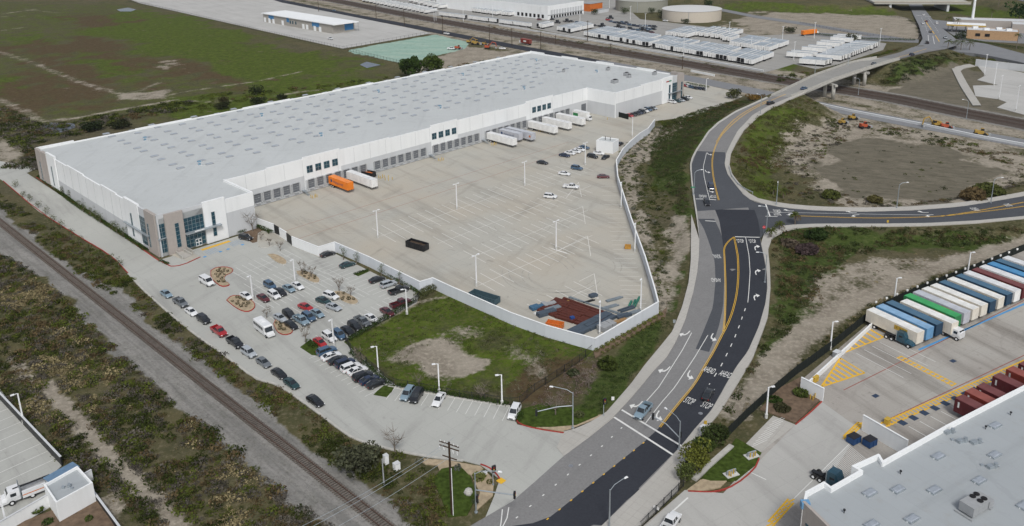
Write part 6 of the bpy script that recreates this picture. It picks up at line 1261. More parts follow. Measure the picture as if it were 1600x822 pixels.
# planting islands
ISL=[('round sandy island beside the white van',[(330,424),(338,419),(352,418),(364,421),(362,427),(350,432),(352,440),(359,444),(356,447),(346,448),(336,441),(330,434)]),
 ('oval sandy island under the left lamp post',[(355,470),(362,463),(376,463),(390,468),(397,474),(398,481),(390,487),(380,487),(368,481)]),
 ('sandy island beside the shuttle bus',[(428,507),(432,499),(444,497),(452,504),(457,514),(456,521),(445,524),(436,521),(431,515)]),
 ('sandy island in the upper middle of the lot',[(463,424),(478,424),(492,430),(500,437),(498,443),(488,442),(475,435),(465,430)]),
 ('right hand sandy island',[(520,457),(530,455),(545,460),(558,468),(560,474),(552,477),(540,474),(528,467),(521,461)]),
 ('small sandy island near the office gate',[(404,366.5),(412,361),(446,372),(444,379),(437,379.5),(425,385),(410,388),(403,384)]),
 ('long sandy island in front of the entrance',[(408,396) if 0 else (418,398),(430,397),(447,406),(448,413),(440,414),(428,408)])]
shp=None;clumpmesh=None
def leafmesh(name,pts,size,cols,flat=.0,var=.25):
    """pts Nx3 leaf centres, size N, cols Nx3"""
    n=len(pts);r=rng
    a=r.normal(size=(n,3));a/=np.linalg.norm(a,axis=1)[:,None];b=np.cross(a,r.normal(size=(n,3)));b/=np.linalg.norm(b,axis=1)[:,None]
    s=size[:,None];V=np.stack([pts+a*s,pts-a*s*.5+b*s*.85,pts-a*s*.5-b*s*.85],1).reshape(-1,3)
    me=bpy.data.meshes.new(name);me.vertices.add(3*n);me.vertices.foreach_set('co',V.ravel());me.loops.add(3*n);me.loops.foreach_set('vertex_index',np.arange(3*n));me.polygons.add(n);me.polygons.foreach_set('loop_start',np.arange(0,3*n,3));me.update()
    c=cols*(1+r.uniform(-var,var,(n,1)));at=me.attributes.new('c','FLOAT_COLOR','POINT');at.data.foreach_set('color',np.repeat(np.c_[c,np.ones(n)],3,axis=0).ravel());me.materials.append(FOL);return me
def blobpts(cx,cy,cz,rx,rz,n,squash=1.,lump=5):
    """leaf positions in the outer half of a lumpy ellipsoid"""
    d=rng.normal(size=(n,3));d/=np.linalg.norm(d,axis=1)[:,None];L=rng.normal(size=(lump,3));L/=np.linalg.norm(L,axis=1)[:,None]
    k_=np.max(d@L.T,axis=1);rad=(.62+.42*np.clip(k_,0,1)**2)*rng.uniform(.55,1,n)**.4
    return np.c_[cx+d[:,0]*rad*rx,cy+d[:,1]*rad*rx,cz+d[:,2]*rad*rz]
def shrub(q,r_,hh,col,lab,name='shrub',grp=None,cat='shrub',n=120,mesh=None,z=0):
    if mesh is None:
        p=blobpts(0,0,hh*.5,r_,hh*.55,n);p[:,2]=np.maximum(p[:,2],.03);me=leafmesh(name,p,rng.uniform(.5,1,n)*r_*.24,np.tile(np.array(col),(n,1)));
    else: me=mesh
    o=bpy.data.objects.new(name,me);SC.collection.objects.link(o);o.location=(q[0],q[1],z);o.rotation_euler=(0,0,random.uniform(0,6));tag(o,lab,cat,grp);return o
smesh=None
DCOL=(.06,.055,.025)
for lab,pl in ISL:
    w_=smooth(W(pl)+[P(*pl[0])],2);o=MB().prism([tuple(p) for p in w_[:-1]],-.1,.2).build('planting_bed',M['mulch'] if 'gate' not in lab else M['yconc']);struct(o)
    c=np.array(w_);cc=c.mean(0);m_=MB();a=cc+(c-cc)*1.0;b=cc+(c-cc)*1.06
    m_.rings([[(x[0],x[1],-.05),(x[0],x[1],.235),(y[0],y[1],.235),(y[0],y[1],-.05)] for x,y in zip(a,b)]);struct(m_.build('kerb',M['rcurb'] if 'gate' not in lab and 'middle' not in lab and 'right hand' not in lab and 'entrance' not in lab else M['curb']))
    mn,mx=c.min(0),c.max(0);k_=0
    for X_ in np.arange(mn[0]+.6,mx[0],1.45):
        for Y_ in np.arange(mn[1]+.6,mx[1],1.7):
            x_,y_=X_+random.uniform(-.3,.3),Y_+random.uniform(-.3,.3)
            if inpoly(np.array([x_]),np.array([y_]),list(cc+(c-cc)*.82))[0] and 'entrance' not in lab and 'gate' not in lab:
                s_=shrub((x_,y_),.52,.7,DCOL if smesh is None else None,'small round desert shrub on the '+lab,'desert_shrub','shrubs on the '+lab,mesh=smesh,z=.2,n=90);smesh=s_.data;s_.scale=(random.uniform(.75,1.3),)*3
for nm,pl,mt in (('lawn',[(469,543),(485,531),(497,540),(499,548),(495,556),(487,555)],'lawn'),('lawn',[(583.7,617.5),(590,611),(600,603),(618,602.5),(612,613),(604,621)],'lawn'),('planting_bed',[(553,429),(571,422),(578,424),(560,432)],'lawn'),
  ('planting_bed',[(264,397.5),(295,409),(312,402),(300,395),(285,390)],'yconc'),('lawn',[(676,750),(690,733),(718,728),(735,745),(745,775),(730,805),(700,808),(690,780)],'lawn'),('planting_bed',[(650,716),(700,720),(751,729),(772,750),(770,775),(742,800),(750,770),(735,742),(715,737),(690,742),(683,727),(665,726)],'mulch'),
  ('lawn',[(806,655),(815,640),(850,630),(900,640),(930,640),(935,650),(900,665),(860,668),(835,668),(812,663)],'lawn'),('planting_bed',[(838,668),(850,655),(875,652),(900,660),(930,650),(940,648),(938,655),(915,666),(880,675)],'mulch'),
  ('lawn',[(1095,748),(1140,700),(1150,685),(1190,708),(1180,728),(1150,752),(1110,752)],'lawn'),('planting_bed',[(1073,766),(1095,750),(1112,746),(1140,748),(1125,762),(1090,769)],'mulch'),('planting_bed',[(1187,640),(1215,608),(1250,590),(1285,612),(1280,626),(1243,661),(1210,648)],'soil'),
  ('planting_bed',[(15,824),(146,772),(188,836),(100,900)],'soil'),('planting_bed',[(377,357),(400,350),(425,366),(420,373),(395,380),(388,376)],'soil'),('planting_bed',[(927,548),(1032,490),(1042,480),(1040,495),(1020,505),(930,560)],'soil')):
    m_=MB();w_=W(pl);
    H_=.16 if 'lower' else 0;o=m_.prism([tuple(p) for p in w_],-.15,.13 if nm=='lawn' else .11).build(nm,M[mt]);struct(o)
# ------------------------------------------------------------ hedges and shrubs of the lots
def hedge(pts,wd,h,col,lab,dens=55,z=0,name='hedge'):
    P_=[P(*p) for p in pts];L=0;A=[]
    for a,b in zip(P_[:-1],P_[1:]):
        l_=np.hypot(*(b-a));n=int(l_*wd*dens);t=rng.uniform(0,1,n);d=(b-a)/l_;nn=np.array([-d[1],d[0]]);w_=rng.uniform(-.5,.5,n)*wd;xy=a+np.outer(t,b-a)+np.outer(w_,nn);A.append(np.c_[xy,rng.uniform(.0,1,n)**.5*h*(1-.25*np.abs(w_/wd*2)**3)+z])
    p=np.vstack(A);o=bpy.data.objects.new(name,leafmesh(name,p,rng.uniform(.09,.2,len(p)),np.tile(np.array(col),(len(p),1)),var=.4));SC.collection.objects.link(o);tag(o,lab,'hedge');return o
HG=(.035,.06,.014);HG2=(.06,.085,.02)
for pts,wd,h,c,l in (([(545,533),(600,500),(648,471)],1.5,1.,HG,'clipped hedge under the row of cars along the iron fence'),([(657,463),(640,449),(590,421)],1.2,1,HG,'narrow hedge at the foot of the white wall, lower part'),([(588,420),(525,390)],1.1,.9,HG,'narrow hedge at the foot of the white wall, upper part'),([(548,552),(600,596),(612,602)],1.4,1.1,HG,'hedge behind the tight row of cars at the black fence'),([(620,604),(700,617),(795,634)],1.3,.9,HG,'low hedge along the bottom row of stalls'),
  ([(373,367),(392,356),(408,357),(424,366)],1.8,1.3,HG,'dark hedge around the bare tree at the office gate'),([(480,536),(494,544)],1.6,1.1,HG,'short round hedge on the small lawn beside the red car'),([(653,468),(676,452),(684,448)],3.,1.6,(.07,.08,.03),'bushy olive hedge in the basin corner behind the maroon pickup'),
  ([(553,430),(576,423)],1.,.7,HG,'thin hedge strip between stalls near the white wall'),([(60,276),(120,322),(200,373),(228,392)],1.6,.8,HG,'long low hedge along the left end wall of the warehouse'),([(985,172),(1022,162)],2,1.4,HG,'dark hedge above the far row of nine cars'),([(250,408),(263,414)],1.,.7,HG,'short hedge at the warehouse front corner'),([(1072,131),(1108,138)],2,1.2,HG,'dark hedge behind the cars beyond the far corner'),([(805,660),(813,648)],2,1.2,HG,'clipped hedge at the landscaped corner beside the white car'),
  ([(1470,55),(1540,69),(1600,77)],3,1.5,HG,'dark hedge along the street below the tan restaurant'),([(1270,54),(1350,62),(1430,64)],3,1.5,HG,'dark hedge along the far side road left of the crossing')): hedge(pts,wd,h,c,l,dens=30 if pts[0][1]<200 else 55)
for i in range(13):
    f=i/12;q=P(933+(1032-933)*f,549-(549-493)*f);shrub(q,.75,.9,(.12,.14,.03),'bright green round shrub, %s from the left in the row below the yard wall'%ORD[i],'shrub','shrubs below the yard wall',n=110)
    q=P(941+(1036-941)*f,553-(553-499)*f);shrub(q,.6,.7,(.1,.11,.03),'small shrub, %s from the left in the second row below the yard wall'%ORD[i],'shrub','second row of shrubs below the yard wall',n=90)
for x,y,r_,h,c,l in ((950,574,2.4,2.,(.045,.06,.015),'big dark round bush on the bare slope below the yard corner'),(895,585,1.5,1.,(.05,.06,.03),'low bush on the mauve slope'),(905,650,1.2,1,(.08,.09,.04),'grey green shrub beside the signal mast bed'),(655,717 if 0 else 722,1.,.8,(.12,.12,.08),'grey shrub in the tan bed left of the utility pole'),(715,733,.9,.8,(.1,.11,.09),'blue grey agave like shrub right of the utility pole'),(750,748,1.4,1.1,(.12,.13,.04),'yellow green spiky shrub in the corner bed'),(765,755,.7,.6,(.1,.1,.03),'small green shrub near the signal post'),(743,785,.7,.5,(.08,.1,.06),'small shrub below the signal arm'),(755,740,.8,.6,(.1,.09,.03),'low yellow shrub in the corner bed'),
  (1055,628 if 0 else 1,1,1,HG,None),(60,800,1.4,1.2,HG2,'green bush under the lower left white wall, left one'),(95,798,1.2,1.,HG2,'green bush under the lower left white wall, middle one'),(125,786,1.3,1.1,HG,'dark bush under the lower left white wall, right one'),(75,818,1.,.8,HG,'small bush at the bottom left edge'),(140,812,.8,.7,HG2,'small round shrub beside the dark low wall'),(240,136 if 0 else 137,.1,.1,HG,None),
  (1250,618,1.8,1.2,(.06,.08,.02),'dark shrub on the brown bank beside the wing wall'),(1210,628,1.6,1.,HG,'shrub on the brown bank under the lamp post'),(1222,640,1.8,1.1,(.05,.05,.025),'brownish shrub low on the planted bank'),(1100,640 if 0 else 700,2.2,2.,(.05,.07,.02),'dark bush between sidewalk and iron fence'),(1298,308,3.4,2.2,(.06,.07,.02),'olive bush at the lower left rim of the bowl'),(1364,315,3.,1.8,(.09,.08,.03),'yellowish bush at the lower rim of the bowl'),(1545,303,5,3.5,(.07,.08,.025),'green bush beside the side road lamp, right part'),(1520,310,4.5,3.,(.11,.08,.04),'brown bush beside the green one at the side road'),
  (1275,372,3.5,2.5,(.03,.05,.015),'dark green round bush below the junction palms'),(1234,385,3.,2.,(.1,.08,.06),'brownish bush near the junction slope'),(1262,395,3.5,2.2,(.07,.05,.05),'purple brown bush on the slope below the palms')):
    if l is None: continue
    q=PT(x,y);shrub(q,r_,h,c,l,n=int(160*max(1,r_)),z=q[2])
# ------------------------------------------------------------ scrub masses
def scrub(lab,poly,dens,r0_,r1_,cols,seed,excl=(),n=58,hf=.5,clump=.1,leaf=.16,thr=-.15,name='scrub'):
    w_=np.array([PT(*p)[:2] for p in poly]);mn,mx=w_.min(0),w_.max(0);N=int(np.prod(mx-mn)*dens);r=np.random.default_rng(seed)
    X_=r.uniform(mn[0],mx[0],N);Y_=r.uniform(mn[1],mx[1],N);k_=inpoly(X_,Y_,w_)
    for e in excl: k_&=~inpoly(X_,Y_,np.array([P(*p) for p in e]))
    k_&=lfn(X_,Y_,clump*2.2,seed)+r.normal(0,.12,N)>thr+.12
    for c_,hw in ((rc,rw),(sc_,sw)):
        d_,v_=segd(X_,Y_,c_,val=hw);k_&=d_>v_+2.4
    for ln,wd in EXL: k_&=segd(X_,Y_,ln)>wd
    X_,Y_=X_[k_],Y_[k_];N=len(X_)
    if N==0: print('EMPTY',lab);return
    Z_=H(X_,Y_);R0=r0_+(r1_*1.25-r0_)*r.random(N)**2*(1+.5*(r.random(N)<.08));hh=R0*hf*r.uniform(.7,1.3,N)
    g_=lfn(X_,Y_,clump*.8,seed+5)+r.normal(0,.25,N);ci=np.clip(((g_+.7)/1.4*len(cols)).astype(int),0,len(cols)-1);C=np.array(cols)[ci]*r.uniform(.75,1.25,(N,1))
    d=r.normal(size=(N,n,3));d/=np.linalg.norm(d,axis=2)[:,:,None];d[:,:,2]=np.abs(d[:,:,2]);rad=r.uniform(.45,1.,(N,n,1))
    p=d*rad;p=np.stack([X_[:,None]+p[:,:,0]*R0[:,None],Y_[:,None]+p[:,:,1]*R0[:,None],Z_[:,None]+.02+p[:,:,2]*hh[:,None]],2).reshape(-1,3)
    s_=(R0[:,None]*r.uniform(.5,1.2,(N,n))*leaf).ravel();me=leafmesh(name,p,s_,np.repeat(C,n,0),var=.18)
    o=bpy.data.objects.new(name,me);SC.collection.objects.link(o);o['kind']='stuff';o['label']=lab;o['category']='scrub';print('scrub',N,N*n)
def gp(pts): return [np.array(P(*p)) for p in pts]
EXL=[(gp([(73,600),(84,622),(100,635),(111,648),(127,657),(135,670),(146,681),(162,705),(186,724),(200,740),(208,746),(224,773),(248,778),(262,800),(285,830)]),1.2),(gp([(-80,72),(0,82),(50,97),(100,118),(145,135),(190,147),(240,153)]),3),(gp([(275,156),(170,174),(110,186),(65,189),(35,172),(0,155),(-60,140)]),4),(gp([(240,153),(300,141),(400,127)]),3),(gp([(1640,372),(1560,392),(1500,408),(1440,425),(1380,452),(1310,480),(1260,520),(1225,555),(1190,600)]),3.5),(gp([(270,158),(340,159),(400,153),(520,137)]),1.5),(gp([(1352,195),(1335,215),(1322,245)]),3)]
DK,OL,BR,ST_,GY=(.032,.042,.011),(.072,.088,.018),(.1,.074,.038),(.24,.2,.11),(.098,.088,.074)
scrub('dense dark chaparral scrub filling the ravine lower left of the railway',[(-60,380),(20,405),(100,468),(150,517),(198,562),(240,602),(283,642),(337,675),(400,733),(440,770),(489,804),(540,850),(200,900),(180,815),(140,765),(97,722),(40,655),(0,606),(-100,500)],1.0,.6,1.5,[DK,OL,GY,DK,BR,OL,GY,ST_],1,thr=-.42,excl=([(148,765),(190,775),(218,822),(235,880),(190,880)],))
scrub('pale dry grass tufts among the ravine scrub',[(-60,380),(20,405),(100,468),(150,517),(240,602),(337,675),(440,770),(520,850),(230,880),(180,815),(97,722),(0,606),(-100,500)],.5,.3,.7,[ST_,(.16,.13,.07),(.1,.1,.04)],11,thr=-.05,n=16,clump=.25)
scrub('green brown scrub strip between railway and parking lot',[(-40,295),(0,302),(60,345),(140,390),(172,402),(198,430),(248,480),(300,523),(350,558),(400,597),(432,606),(492,648),(527,675),(552,691),(600,706),(650,718),(676,745),(690,775),(705,830),(650,850),(618,796),(597,773),(562,751),(513,719),(467,681),(400,625),(376,604),(300,557),(250,512),(200,476),(140,441),(92,404),(0,322)],1.1,.5,1.2,[DK,OL,BR,OL,GY,DK],2,thr=-.35,excl=([(676,750),(690,733),(718,728),(735,745),(745,775),(730,805),(700,808),(690,780)],))
scrub('dark scrub beyond the left end of the warehouse',[(-80,170),(0,165),(60,195),(110,190),(180,178),(240,163),(300,158),(300,170),(200,188),(120,212),(57,225),(56,265),(0,262),(40,245),(0,212),(-80,205)],.35,1,2.2,[DK,OL,GY,DK,BR],3,thr=-.35)
scrub('dark scrub along the back of the warehouse',[(300,150),(400,140),(640,118),(840,80),(700,104),(500,145),(300,180),(240,172)],.12,1,2.2,[DK,OL,OL,BR],4,thr=-.1)
scrub('bushes on the ivy slope between yard wall and curving road',[(1040,192),(1100,170),(1150,158),(1180,158),(1112,200),(1078,247),(1078,300),(1084,335),(1060,335),(1052,310),(1020,265),(1015,235)],1.0,.6,1.1,[(.045,.064,.02),(.058,.075,.024),(.08,.072,.04),(.05,.068,.026)],5,thr=-.7,hf=.6)
scrub('small shrubs planted in the sandy strip beside the yard wall',[(966,240),(975,228),(1015,200),(1050,190),(1040,210),(1012,235),(1015,262),(1048,310),(1055,335),(1048,400),(1046,480),(1032,480),(1024,450),(1010,400),(988,338),(968,275)],.9,.35,.95,[OL,(.07,.085,.03),DK,(.16,.16,.13)],6,thr=-.15,clump=.5)
scrub('scrub along the warehouse far parking and curve top',[(1025,190),(1085,183),(1160,153),(1200,146),(1150,165),(1090,190),(1040,200)],.7,.5,1.3,[OL,DK,(.1,.07,.03)],7,thr=-.3)
scrub('olive scrub on the embankment inside the road curve',[(1140,245),(1160,190),(1195,176),(1250,158),(1280,170),(1290,182),(1250,200),(1225,240),(1212,300),(1225,318),(1185,305),(1160,290),(1145,270)],.55,.5,1.5,[(.08,.085,.03),(.1,.1,.04),OL,BR],8,thr=-.25,hf=.5)
scrub('dark scrub on the rim of the dirt bowl',[(1225,250),(1250,215),(1290,195),(1330,195),(1330,215),(1290,240),(1270,270),(1290,300),(1420,318),(1480,310),(1560,285),(1600,262),(1600,300),(1500,320),(1300,320),(1225,312)],.5,.4,1.1,[DK,GY,BR,OL],9,thr=-.15,clump=.35)
scrub('sparse low bushes along the closed road above the bowl',[(1280,180),(1340,188),(1480,215),(1600,240),(1600,262),(1480,232),(1400,212),(1345,208),(1290,195)],.45,.5,1.3,[DK,OL,BR],10,thr=-.15)
scrub('green bushes on the bank below the side road',[(1212,362),(1240,360),(1600,349),(1600,378),(1480,386),(1420,380),(1330,400),(1290,425),(1265,472),(1225,540),(1180,590),(1150,625),(1130,660),(1108,690),(1098,680),(1126,648),(1154,600),(1180,560),(1194,520),(1206,470),(1206,400)],.85,.5,1.3,[(.042,.06,.02),(.06,.076,.026),DK,(.1,.095,.045),BR,(.05,.066,.024)],12,thr=-.35,hf=.6)
scrub('dry scattered scrub over the sandy lot',[(1290,425),(1330,402),(1480,388),(1600,380),(1600,392),(1450,452),(1370,488),(1300,540),(1245,582),(1170,650),(1130,688),(1120,670),(1200,590),(1260,520),(1262,470)],.25,.25,.8,[ST_,OL,BR,(.1,.1,.05)],13,thr=.0,clump=.3)
scrub('olive scrub strip along the dark container fence',[(1135,690),(1170,652),(1245,580),(1300,540),(1365,488),(1450,449),(1600,389),(1600,380),(1450,432),(1370,468),(1290,530),(1220,590),(1150,660)],.9,.4,.9,[OL,(.09,.09,.04),DK,ST_],14,thr=-.9)
scrub('grassy weeds on the basin slopes beside the lower yard wall',[(548,535),(655,475),(700,465),(800,506),(925,548),(880,582),(840,607),(795,628),(700,612),(620,598)],1.3,.25,.7,[(.045,.06,.014),(.07,.085,.022),(.04,.04,.018),(.15,.145,.1),(.05,.065,.016)],15,thr=-.3,excl=([(632,562),(655,542),(700,536),(785,580),(775,597),(720,602),(690,588)],),n=20)
scrub('dead mauve brush on the slope below the yard corner',[(850,612),(885,580),(925,556),(935,575),(925,610),(900,632),(860,636),(825,640)],1.4,.4,.8,[(.17,.125,.115),(.2,.16,.145),(.12,.09,.08)],16,thr=-.8,n=22)
scrub('low ivy cover along the left sidewalk',[(905,640),(940,590),(985,540),(1030,492),(1045,505),(1010,560),(980,598),(940,642)],1.5,.4,.7,[(.04,.055,.018),(.03,.045,.015),(.05,.06,.02)],17,thr=-.6,hf=.4,n=20)
scrub('ivy on the far embankment beside the bridge end',[(1378,122),(1390,100),(1420,92),(1470,82),(1485,92),(1450,115),(1400,132),(1380,133)],.25,1,2.,[(.035,.045,.018),(.06,.06,.025)],18,thr=-.8)
scrub('scrub strip between trailers and the bridge road',[(1215,118),(1300,108),(1380,82),(1410,76),(1400,84),(1320,100),(1250,125),(1215,128)],.15,.8,1.8,[DK,OL,BR],19,thr=-.3)
scrub('weeds along the railway beside the trailer yard',[(770,42),(900,64),(1060,92),(1200,117),(1200,121),(1060,97),(880,66),(770,46)],.2,.5,1.2,[OL,(.1,.1,.05),BR],20,thr=.0)
scrub('dark clumps beside the street right of the far crossing',[(1478,84),(1530,88),(1600,102),(1600,112),(1520,100),(1478,94)],.2,.8,1.8,[DK,OL,(.12,.1,.05)],21,thr=-.5)
scrub('small dark bushes across the dirt bowl',[(1290,255),(1340,225),(1500,230),(1550,260),(1500,300),(1300,305)],.05,.35,.9,[DK,OL],22,thr=.05)
# ------------------------------------------------------------ trees
def tree(px,h,cr,lab,col=(.04,.06,.016),kind='leafy',nb=7,name='tree',n=1500,z=None,cat='tree',tr=.28,leaf=.16):
    q=PT(*px) if z is None else (*P(*px,z),z);o=thing(name,lab,cat,(q[0],q[1],q[2]));m_=MB();m_.cyl((0,0,-.1),(0,0,h*.45),tr*h/8,tr*h/14,n=8);tips=[]
    for i in range(nb):
        a=i*2.4+random.random();rr=cr*random.uniform(.35,.75);e=(rr*cos(a),rr*sin(a),h*random.uniform(.5,.85));m_.cyl((0,0,h*random.uniform(.22,.42)),e,tr*h/22,tr*h/60,n=5);tips.append(e)
        if kind=='bare':
            for j in range(9): b=random.uniform(0,6.3);f=(e[0]+cos(b)*cr*.45,e[1]+sin(b)*cr*.45,e[2]+random.uniform(.0,.35)*h);m_.cyl(e,f,.035,.012,n=3)
    m_.build('trunk',M['bark'],o)
    if kind=='leafy':
        tips.append((0,0,h*.72));tips+=[(cr*.5*cos(j*1.6),cr*.5*sin(j*1.6),h*.42) for j in range(4)];pts=[];cols=[];per=n//len(tips)
        for e in tips:
            rr=cr*random.uniform(.42,.62);pts.append(blobpts(e[0],e[1],e[2],rr,min(rr,h*.3),per));cols.append(np.tile(np.array(col)*random.uniform(.75,1.3),(per,1)))
        p=np.vstack(pts);me=leafmesh('crown',p,rng.uniform(.6,1.2,len(p))*cr*leaf*.55,np.vstack(cols),var=.35);c=bpy.data.objects.new('crown',me);SC.collection.objects.link(c);c.parent=o
    return o
tree((643,119),11,7.,'big round green tree behind the warehouse roof edge, left one of the pair',(.035,.06,.014),n=3500,nb=10)
tree((677,112),10,6.5,'big green tree right of the larger one behind the roof edge',(.05,.075,.016),n=3000,nb=9)
for px,h,c,l,co_ in (((400,148),5,4.5,'dark round tree behind the warehouse roof beside the sandy path',(.03,.038,.016)),((403,163),4,4.,'dark bush like tree just above the roof edge below the path',(.028,.036,.016)),((347,170),3.5,4.,'dark tree left behind the roof edge',(.035,.04,.018)),((145,204),4,5,'wide dark tree near the left pond',(.022,.03,.014)),((188,200),3.6,5,'dark tree right of the pond behind the roof',(.03,.035,.016)),((350,162),3.6,3.,'small brownish tree beside the white path behind the roof',(.05,.045,.02)),((440,155),2.6,3,'small dark tree just right of the roof trees',(.028,.034,.018)),((1146,154),5,4.,'olive tree at the far parking beside the curve',(.07,.075,.03)),((1180,157),3,4.5,'orange brown bush tree at the bridge start',(.16,.1,.03)),((1085,735),5.5,3.,'yellow green willowy tree beside the sliding gate',(.11,.12,.025)),((1070,752),4,1.8,'slim green tree at the sliding gate post',(.08,.1,.03)),((1118,690),3.2,3.,'dark green bushy tree between sidewalk and fence',(.04,.055,.018)),((558,735),4.5,4.2,'large grey olive bush beside the railway near the small pole',(.06,.065,.04)),((1592,32),14,11,'big dark green tree at the top right edge',(.02,.045,.012)),((1500,62),6,4,'small dark tree beside the restaurant',(.03,.045,.015)),((1330,66),6,5,'small tree above the far side road',(.05,.055,.03)),((1160,60) if 0 else (1234,52),5,5,'dark tree left of the orange lorry',(.05,.055,.03)),((976,22),6,4,'small tree in front of the grey tank, left',(.05,.065,.03)),((1034,27),6,4.5,'small tree between the two tanks',(.05,.065,.03)),((1018,21),5,3.5,'tree in front of the grey tank, right',(.05,.065,.03)),((1071,37),4,4,'small grey tree at the foot of the cream tank',(.07,.08,.05)),((929,23),5,4,'small tree beside the orange shed',(.05,.065,.03)),((1106,10),6,5,'small dark tree far right of the tanks',(.03,.05,.02))): tree(px,h,c,l,co_,n=1300 if px[1]>150 else 700,nb=6,name='tree' if h>3.1 else 'bush_tree')
# young trees along the long drive, both sides
for i,(x,y) in enumerate(((24,290),(36,306),(47,312),(60,322),(72,333),(82,344),(96,354),(110,366),(124,378),(139,391),(153,401),(172,408),(186,414))): tree((x,y+3),2.8,1.5,'young tree, %s from the top in the row between drive and railway scrub'%ORD[i],(.07,.085,.03),n=260,nb=4,name='young_tree')['group']='young trees along the railway drive'
for i,(x,y) in enumerate(((98,300),(110,306),(124,322),(131,328),(142,334),(150,338),(157,345),(176,356),(183,361),(193,367))): tree((x,y+4),3.6,1.5,'slim tree, %s from the left against the end wall of the warehouse'%ORD[i],(.07,.09,.03),n=300,nb=4,name='young_tree')['group']='slim trees against the end wall'
for x,y,l in ((537,406,'left'),(557,414,'second'),(596,433,'third'),(624,446,'right')): tree((x,y),4.6,1.1,'slim green young tree against the white wall, %s one'%l,(.06,.09,.03),n=350,nb=4,name='young_tree')
for x,y,h,c,l in ((395,362,6.5,3.,'bare tree in the hedge bed at the office gate'),(408,376,3.,1.2,'small bare tree on the island near the office gate'),(438,392,3.2,1.4,'small bare tree on the long entrance island'),(421,385,3,1.2,'little bare tree right of the office gate island'),(473,430,3.8,1.7,'bare tree on the upper middle sandy island, left'),(487,434,3.2,1.5,'bare tree on the upper middle sandy island, right'),(530,456,4.2,2.,'bare tree on the right hand sandy island'),(548,463,3,1.4,'small bare tree at the right end of the sandy island'),(417,497,3.,1.5,'bare tree beside the shuttle bus'),(478,535,4.5,1.6,'bare tree on the small lawn beside the red car'),(563,572,3,1.3,'bare shrub tree behind the tight row'),(617,705,4.5,2.6,'bare pale tree beside the driveway edge at the bottom'),(868,648,4.5,2.4,'bare tree on the landscaped corner left of the signal mast'),(920,605,4,3.,'bare bushy tree on the mauve slope'),(560,560,2.6,1.2,'tiny bare tree at the fence corner'),(752,625,3.6,1.8,'bare tree behind the bottom stalls'),(655,606,3,1.5,'bare tree behind the blue car in the bottom row')): tree((x,y),h,c,l,kind='bare',nb=8,name='bare_tree')
def palm(px,h,lab,r_=1.8,grp=None):
    q=PT(*px);o=thing('palm_tree',lab,'palm',(q[0],q[1],q[2]));m_=MB();m_.cyl((0,0,-.1),(0,0,h),.24,.16,n=8);m_.build('trunk',M['bark'],o);P_=[];C=[]
    for i in range(26):
        a=i*2.399;el=random.uniform(-.5,1.2)
        for t in np.linspace(.15,1,14):
            for s in (-1,1): P_.append((cos(a)*cos(el)*r_*t-s*sin(a)*.16*t,sin(a)*cos(el)*r_*t+s*cos(a)*.16*t,h+sin(el)*r_*t-.5*r_*t*t));C.append((.08,.1,.025) if el>-.1 else (.12,.09,.05))
    p=np.array(P_);me=leafmesh('fronds',p,np.full(len(p),.16),np.array(C));c=bpy.data.objects.new('fronds',me);SC.collection.objects.link(c);c.parent=o
for px,h,l in (((1242,351),3.4,'palm on the side road corner, rightmost of three at the junction'),((1217.5,364),3.,'palm at the junction, middle one of three'),((1204.5,372),2.6,'palm at the junction nearest the stop sign'),((1224,309),2.6,'palm above the side road near the junction lamp, right one'),((1208,305),2.6,'palm above the side road near the junction lamp, left one')): palm(px,h,l)
for i,(x,y) in enumerate(((1480,82),(1491,82),(1500.5,83),(1514,83))): palm((x,y),7,'palm, %s of four in a row beside the far crossing'%ORD[i],3.2,None)
for x,y,l in ((1588,76,'palm at the right edge beside the restaurant hedge'),(1494,50,'palm beside the petrol station canopy, right'),(1481,46,'palm beside the petrol station canopy, left'),(1548,34,'tall palm in front of the green freeway bank'),(1560,10,'palm on the freeway edge'),(1478,11,'palm at the freeway overpass end')): palm((x,y),9,l,3.)
tp=MB();tp.box((*P(783,752),.12),(1.3,1.3,.03),.8);struct(tp.build('tactile_paving',M['pyel']))
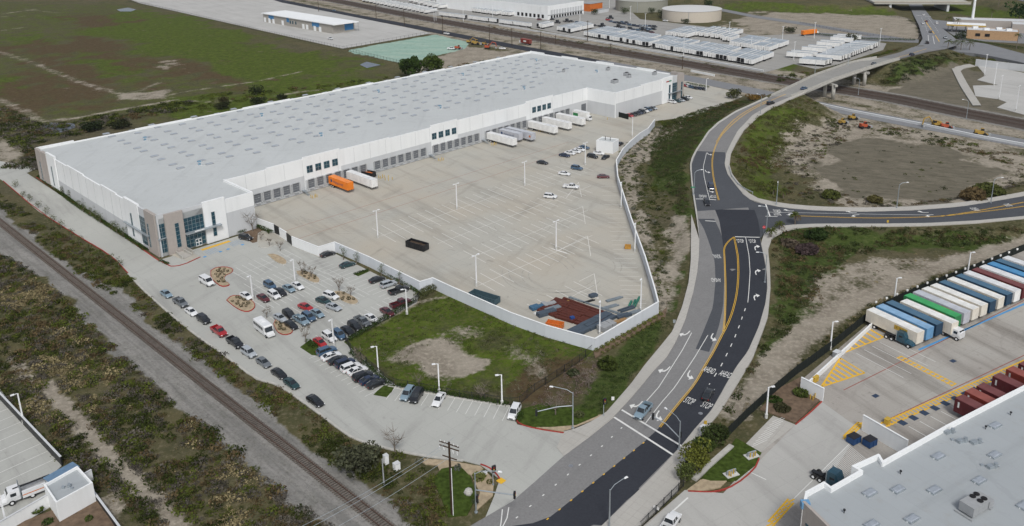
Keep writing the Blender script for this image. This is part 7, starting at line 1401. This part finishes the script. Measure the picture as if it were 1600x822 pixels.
# utility boxes and rocks
for px,d,l,mt in (((732,772),(1.6,1.2,1.),'pale round boulder on the lawn beside the utility pole','curb'),((603.5,725),(.8,.8,1.8),'white utility box in the bushes below the driveway, left one','white'),((620,734),(1.1,.9,1.3),'white utility box in the bushes below the driveway, right one','white'),((757,742),(.9,.5,.4),'small white box in the corner bed','white'),((1098,678),(1.2,.8,1.6),'pale green utility cabinet beside the right sidewalk','wgrey'),((1295,544) if 0 else (1307,558),(1.6,1.2,1.3),'dark grey box on the white wall of the logistics lot','mgrey'),((1386,662),(1.2,.8,1.),'yellow box at the end of the yellow line beside the building','yellow'),((1274,597),(1.6,.6,1.2),'yellow frame beside the dark gear behind the wing wall','yellow')):
    q=P(*px);o=thing('utility_box' if 'boulder' not in l else 'boulder',l,'box' if 'boulder' not in l else 'rock',(q[0],q[1],.12),.7);m_=MB()
    if 'boulder' in l: m_.rings([[(d[0]*.5*s*cos(k_*.9),d[1]*.6*s*sin(k_*.9)*(1+.2*(k_%2)),z_) for k_ in range(7)] for s,z_ in ((.9,0),(1.05,.4),(.8,.8),(.3,1.)) ]);m_.build('stone',M[mt],o)
    else: m_.box((0,0,d[2]/2),d);m_.build('cabinet',M[mt],o);m_=MB();m_.box((0,0,d[2]+.04),(d[0]+.1,d[1]+.1,.08));m_.build('lid',M['wgrey'] if mt!='yellow' else M['yellow'],o)
for x,y in ((1172,716),(1140,745)):
    q=P(x,y);o=thing('backflow_valve','pipework valve on a concrete pad, %s one on the lawn'%('upper' if y<730 else 'lower'),'valve',(q[0]+.4,q[1]+.5,.13),.4);m_=MB();m_.box((0,0,.05),(2.6,1.6,.1));m_.build('pad',M['galv'],o);m_=MB();m_.tube([(-.9,0,0),(-.9,0,.9),(.9,0,.9),(.9,0,0)],.13,8);m_.build('pipe',M['steel'],o)
for k_,(pr,used) in PROTO.items():
    if not used: 
        for c in KIDS(pr): bpy.data.objects.remove(c)
        bpy.data.objects.remove(pr)
for k_,(pr,used) in LP.items():
    if not used: print('unused',k_)

# ------------------------------------------------------------ thin haze
hz=MB().box((0,1000,51.5),(9400,13000,105.4)).build('haze',[]);hz['kind']='stuff';hz['label']='thin pale haze over the whole landscape';hz['category']='haze'
hm=bpy.data.materials.new('haze_air');hm.use_nodes=True;t_=hm.node_tree;t_.nodes.clear();ou=t_.nodes.new('ShaderNodeOutputMaterial');pv=t_.nodes.new('ShaderNodeVolumePrincipled')
pv.inputs['Color'].default_value=(.8,.86,.92,1);pv.inputs['Density'].default_value=.00004;pv.inputs['Anisotropy'].default_value=.2;t_.links.new(pv.outputs[0],ou.inputs['Volume']);hz.data.materials.append(hm)
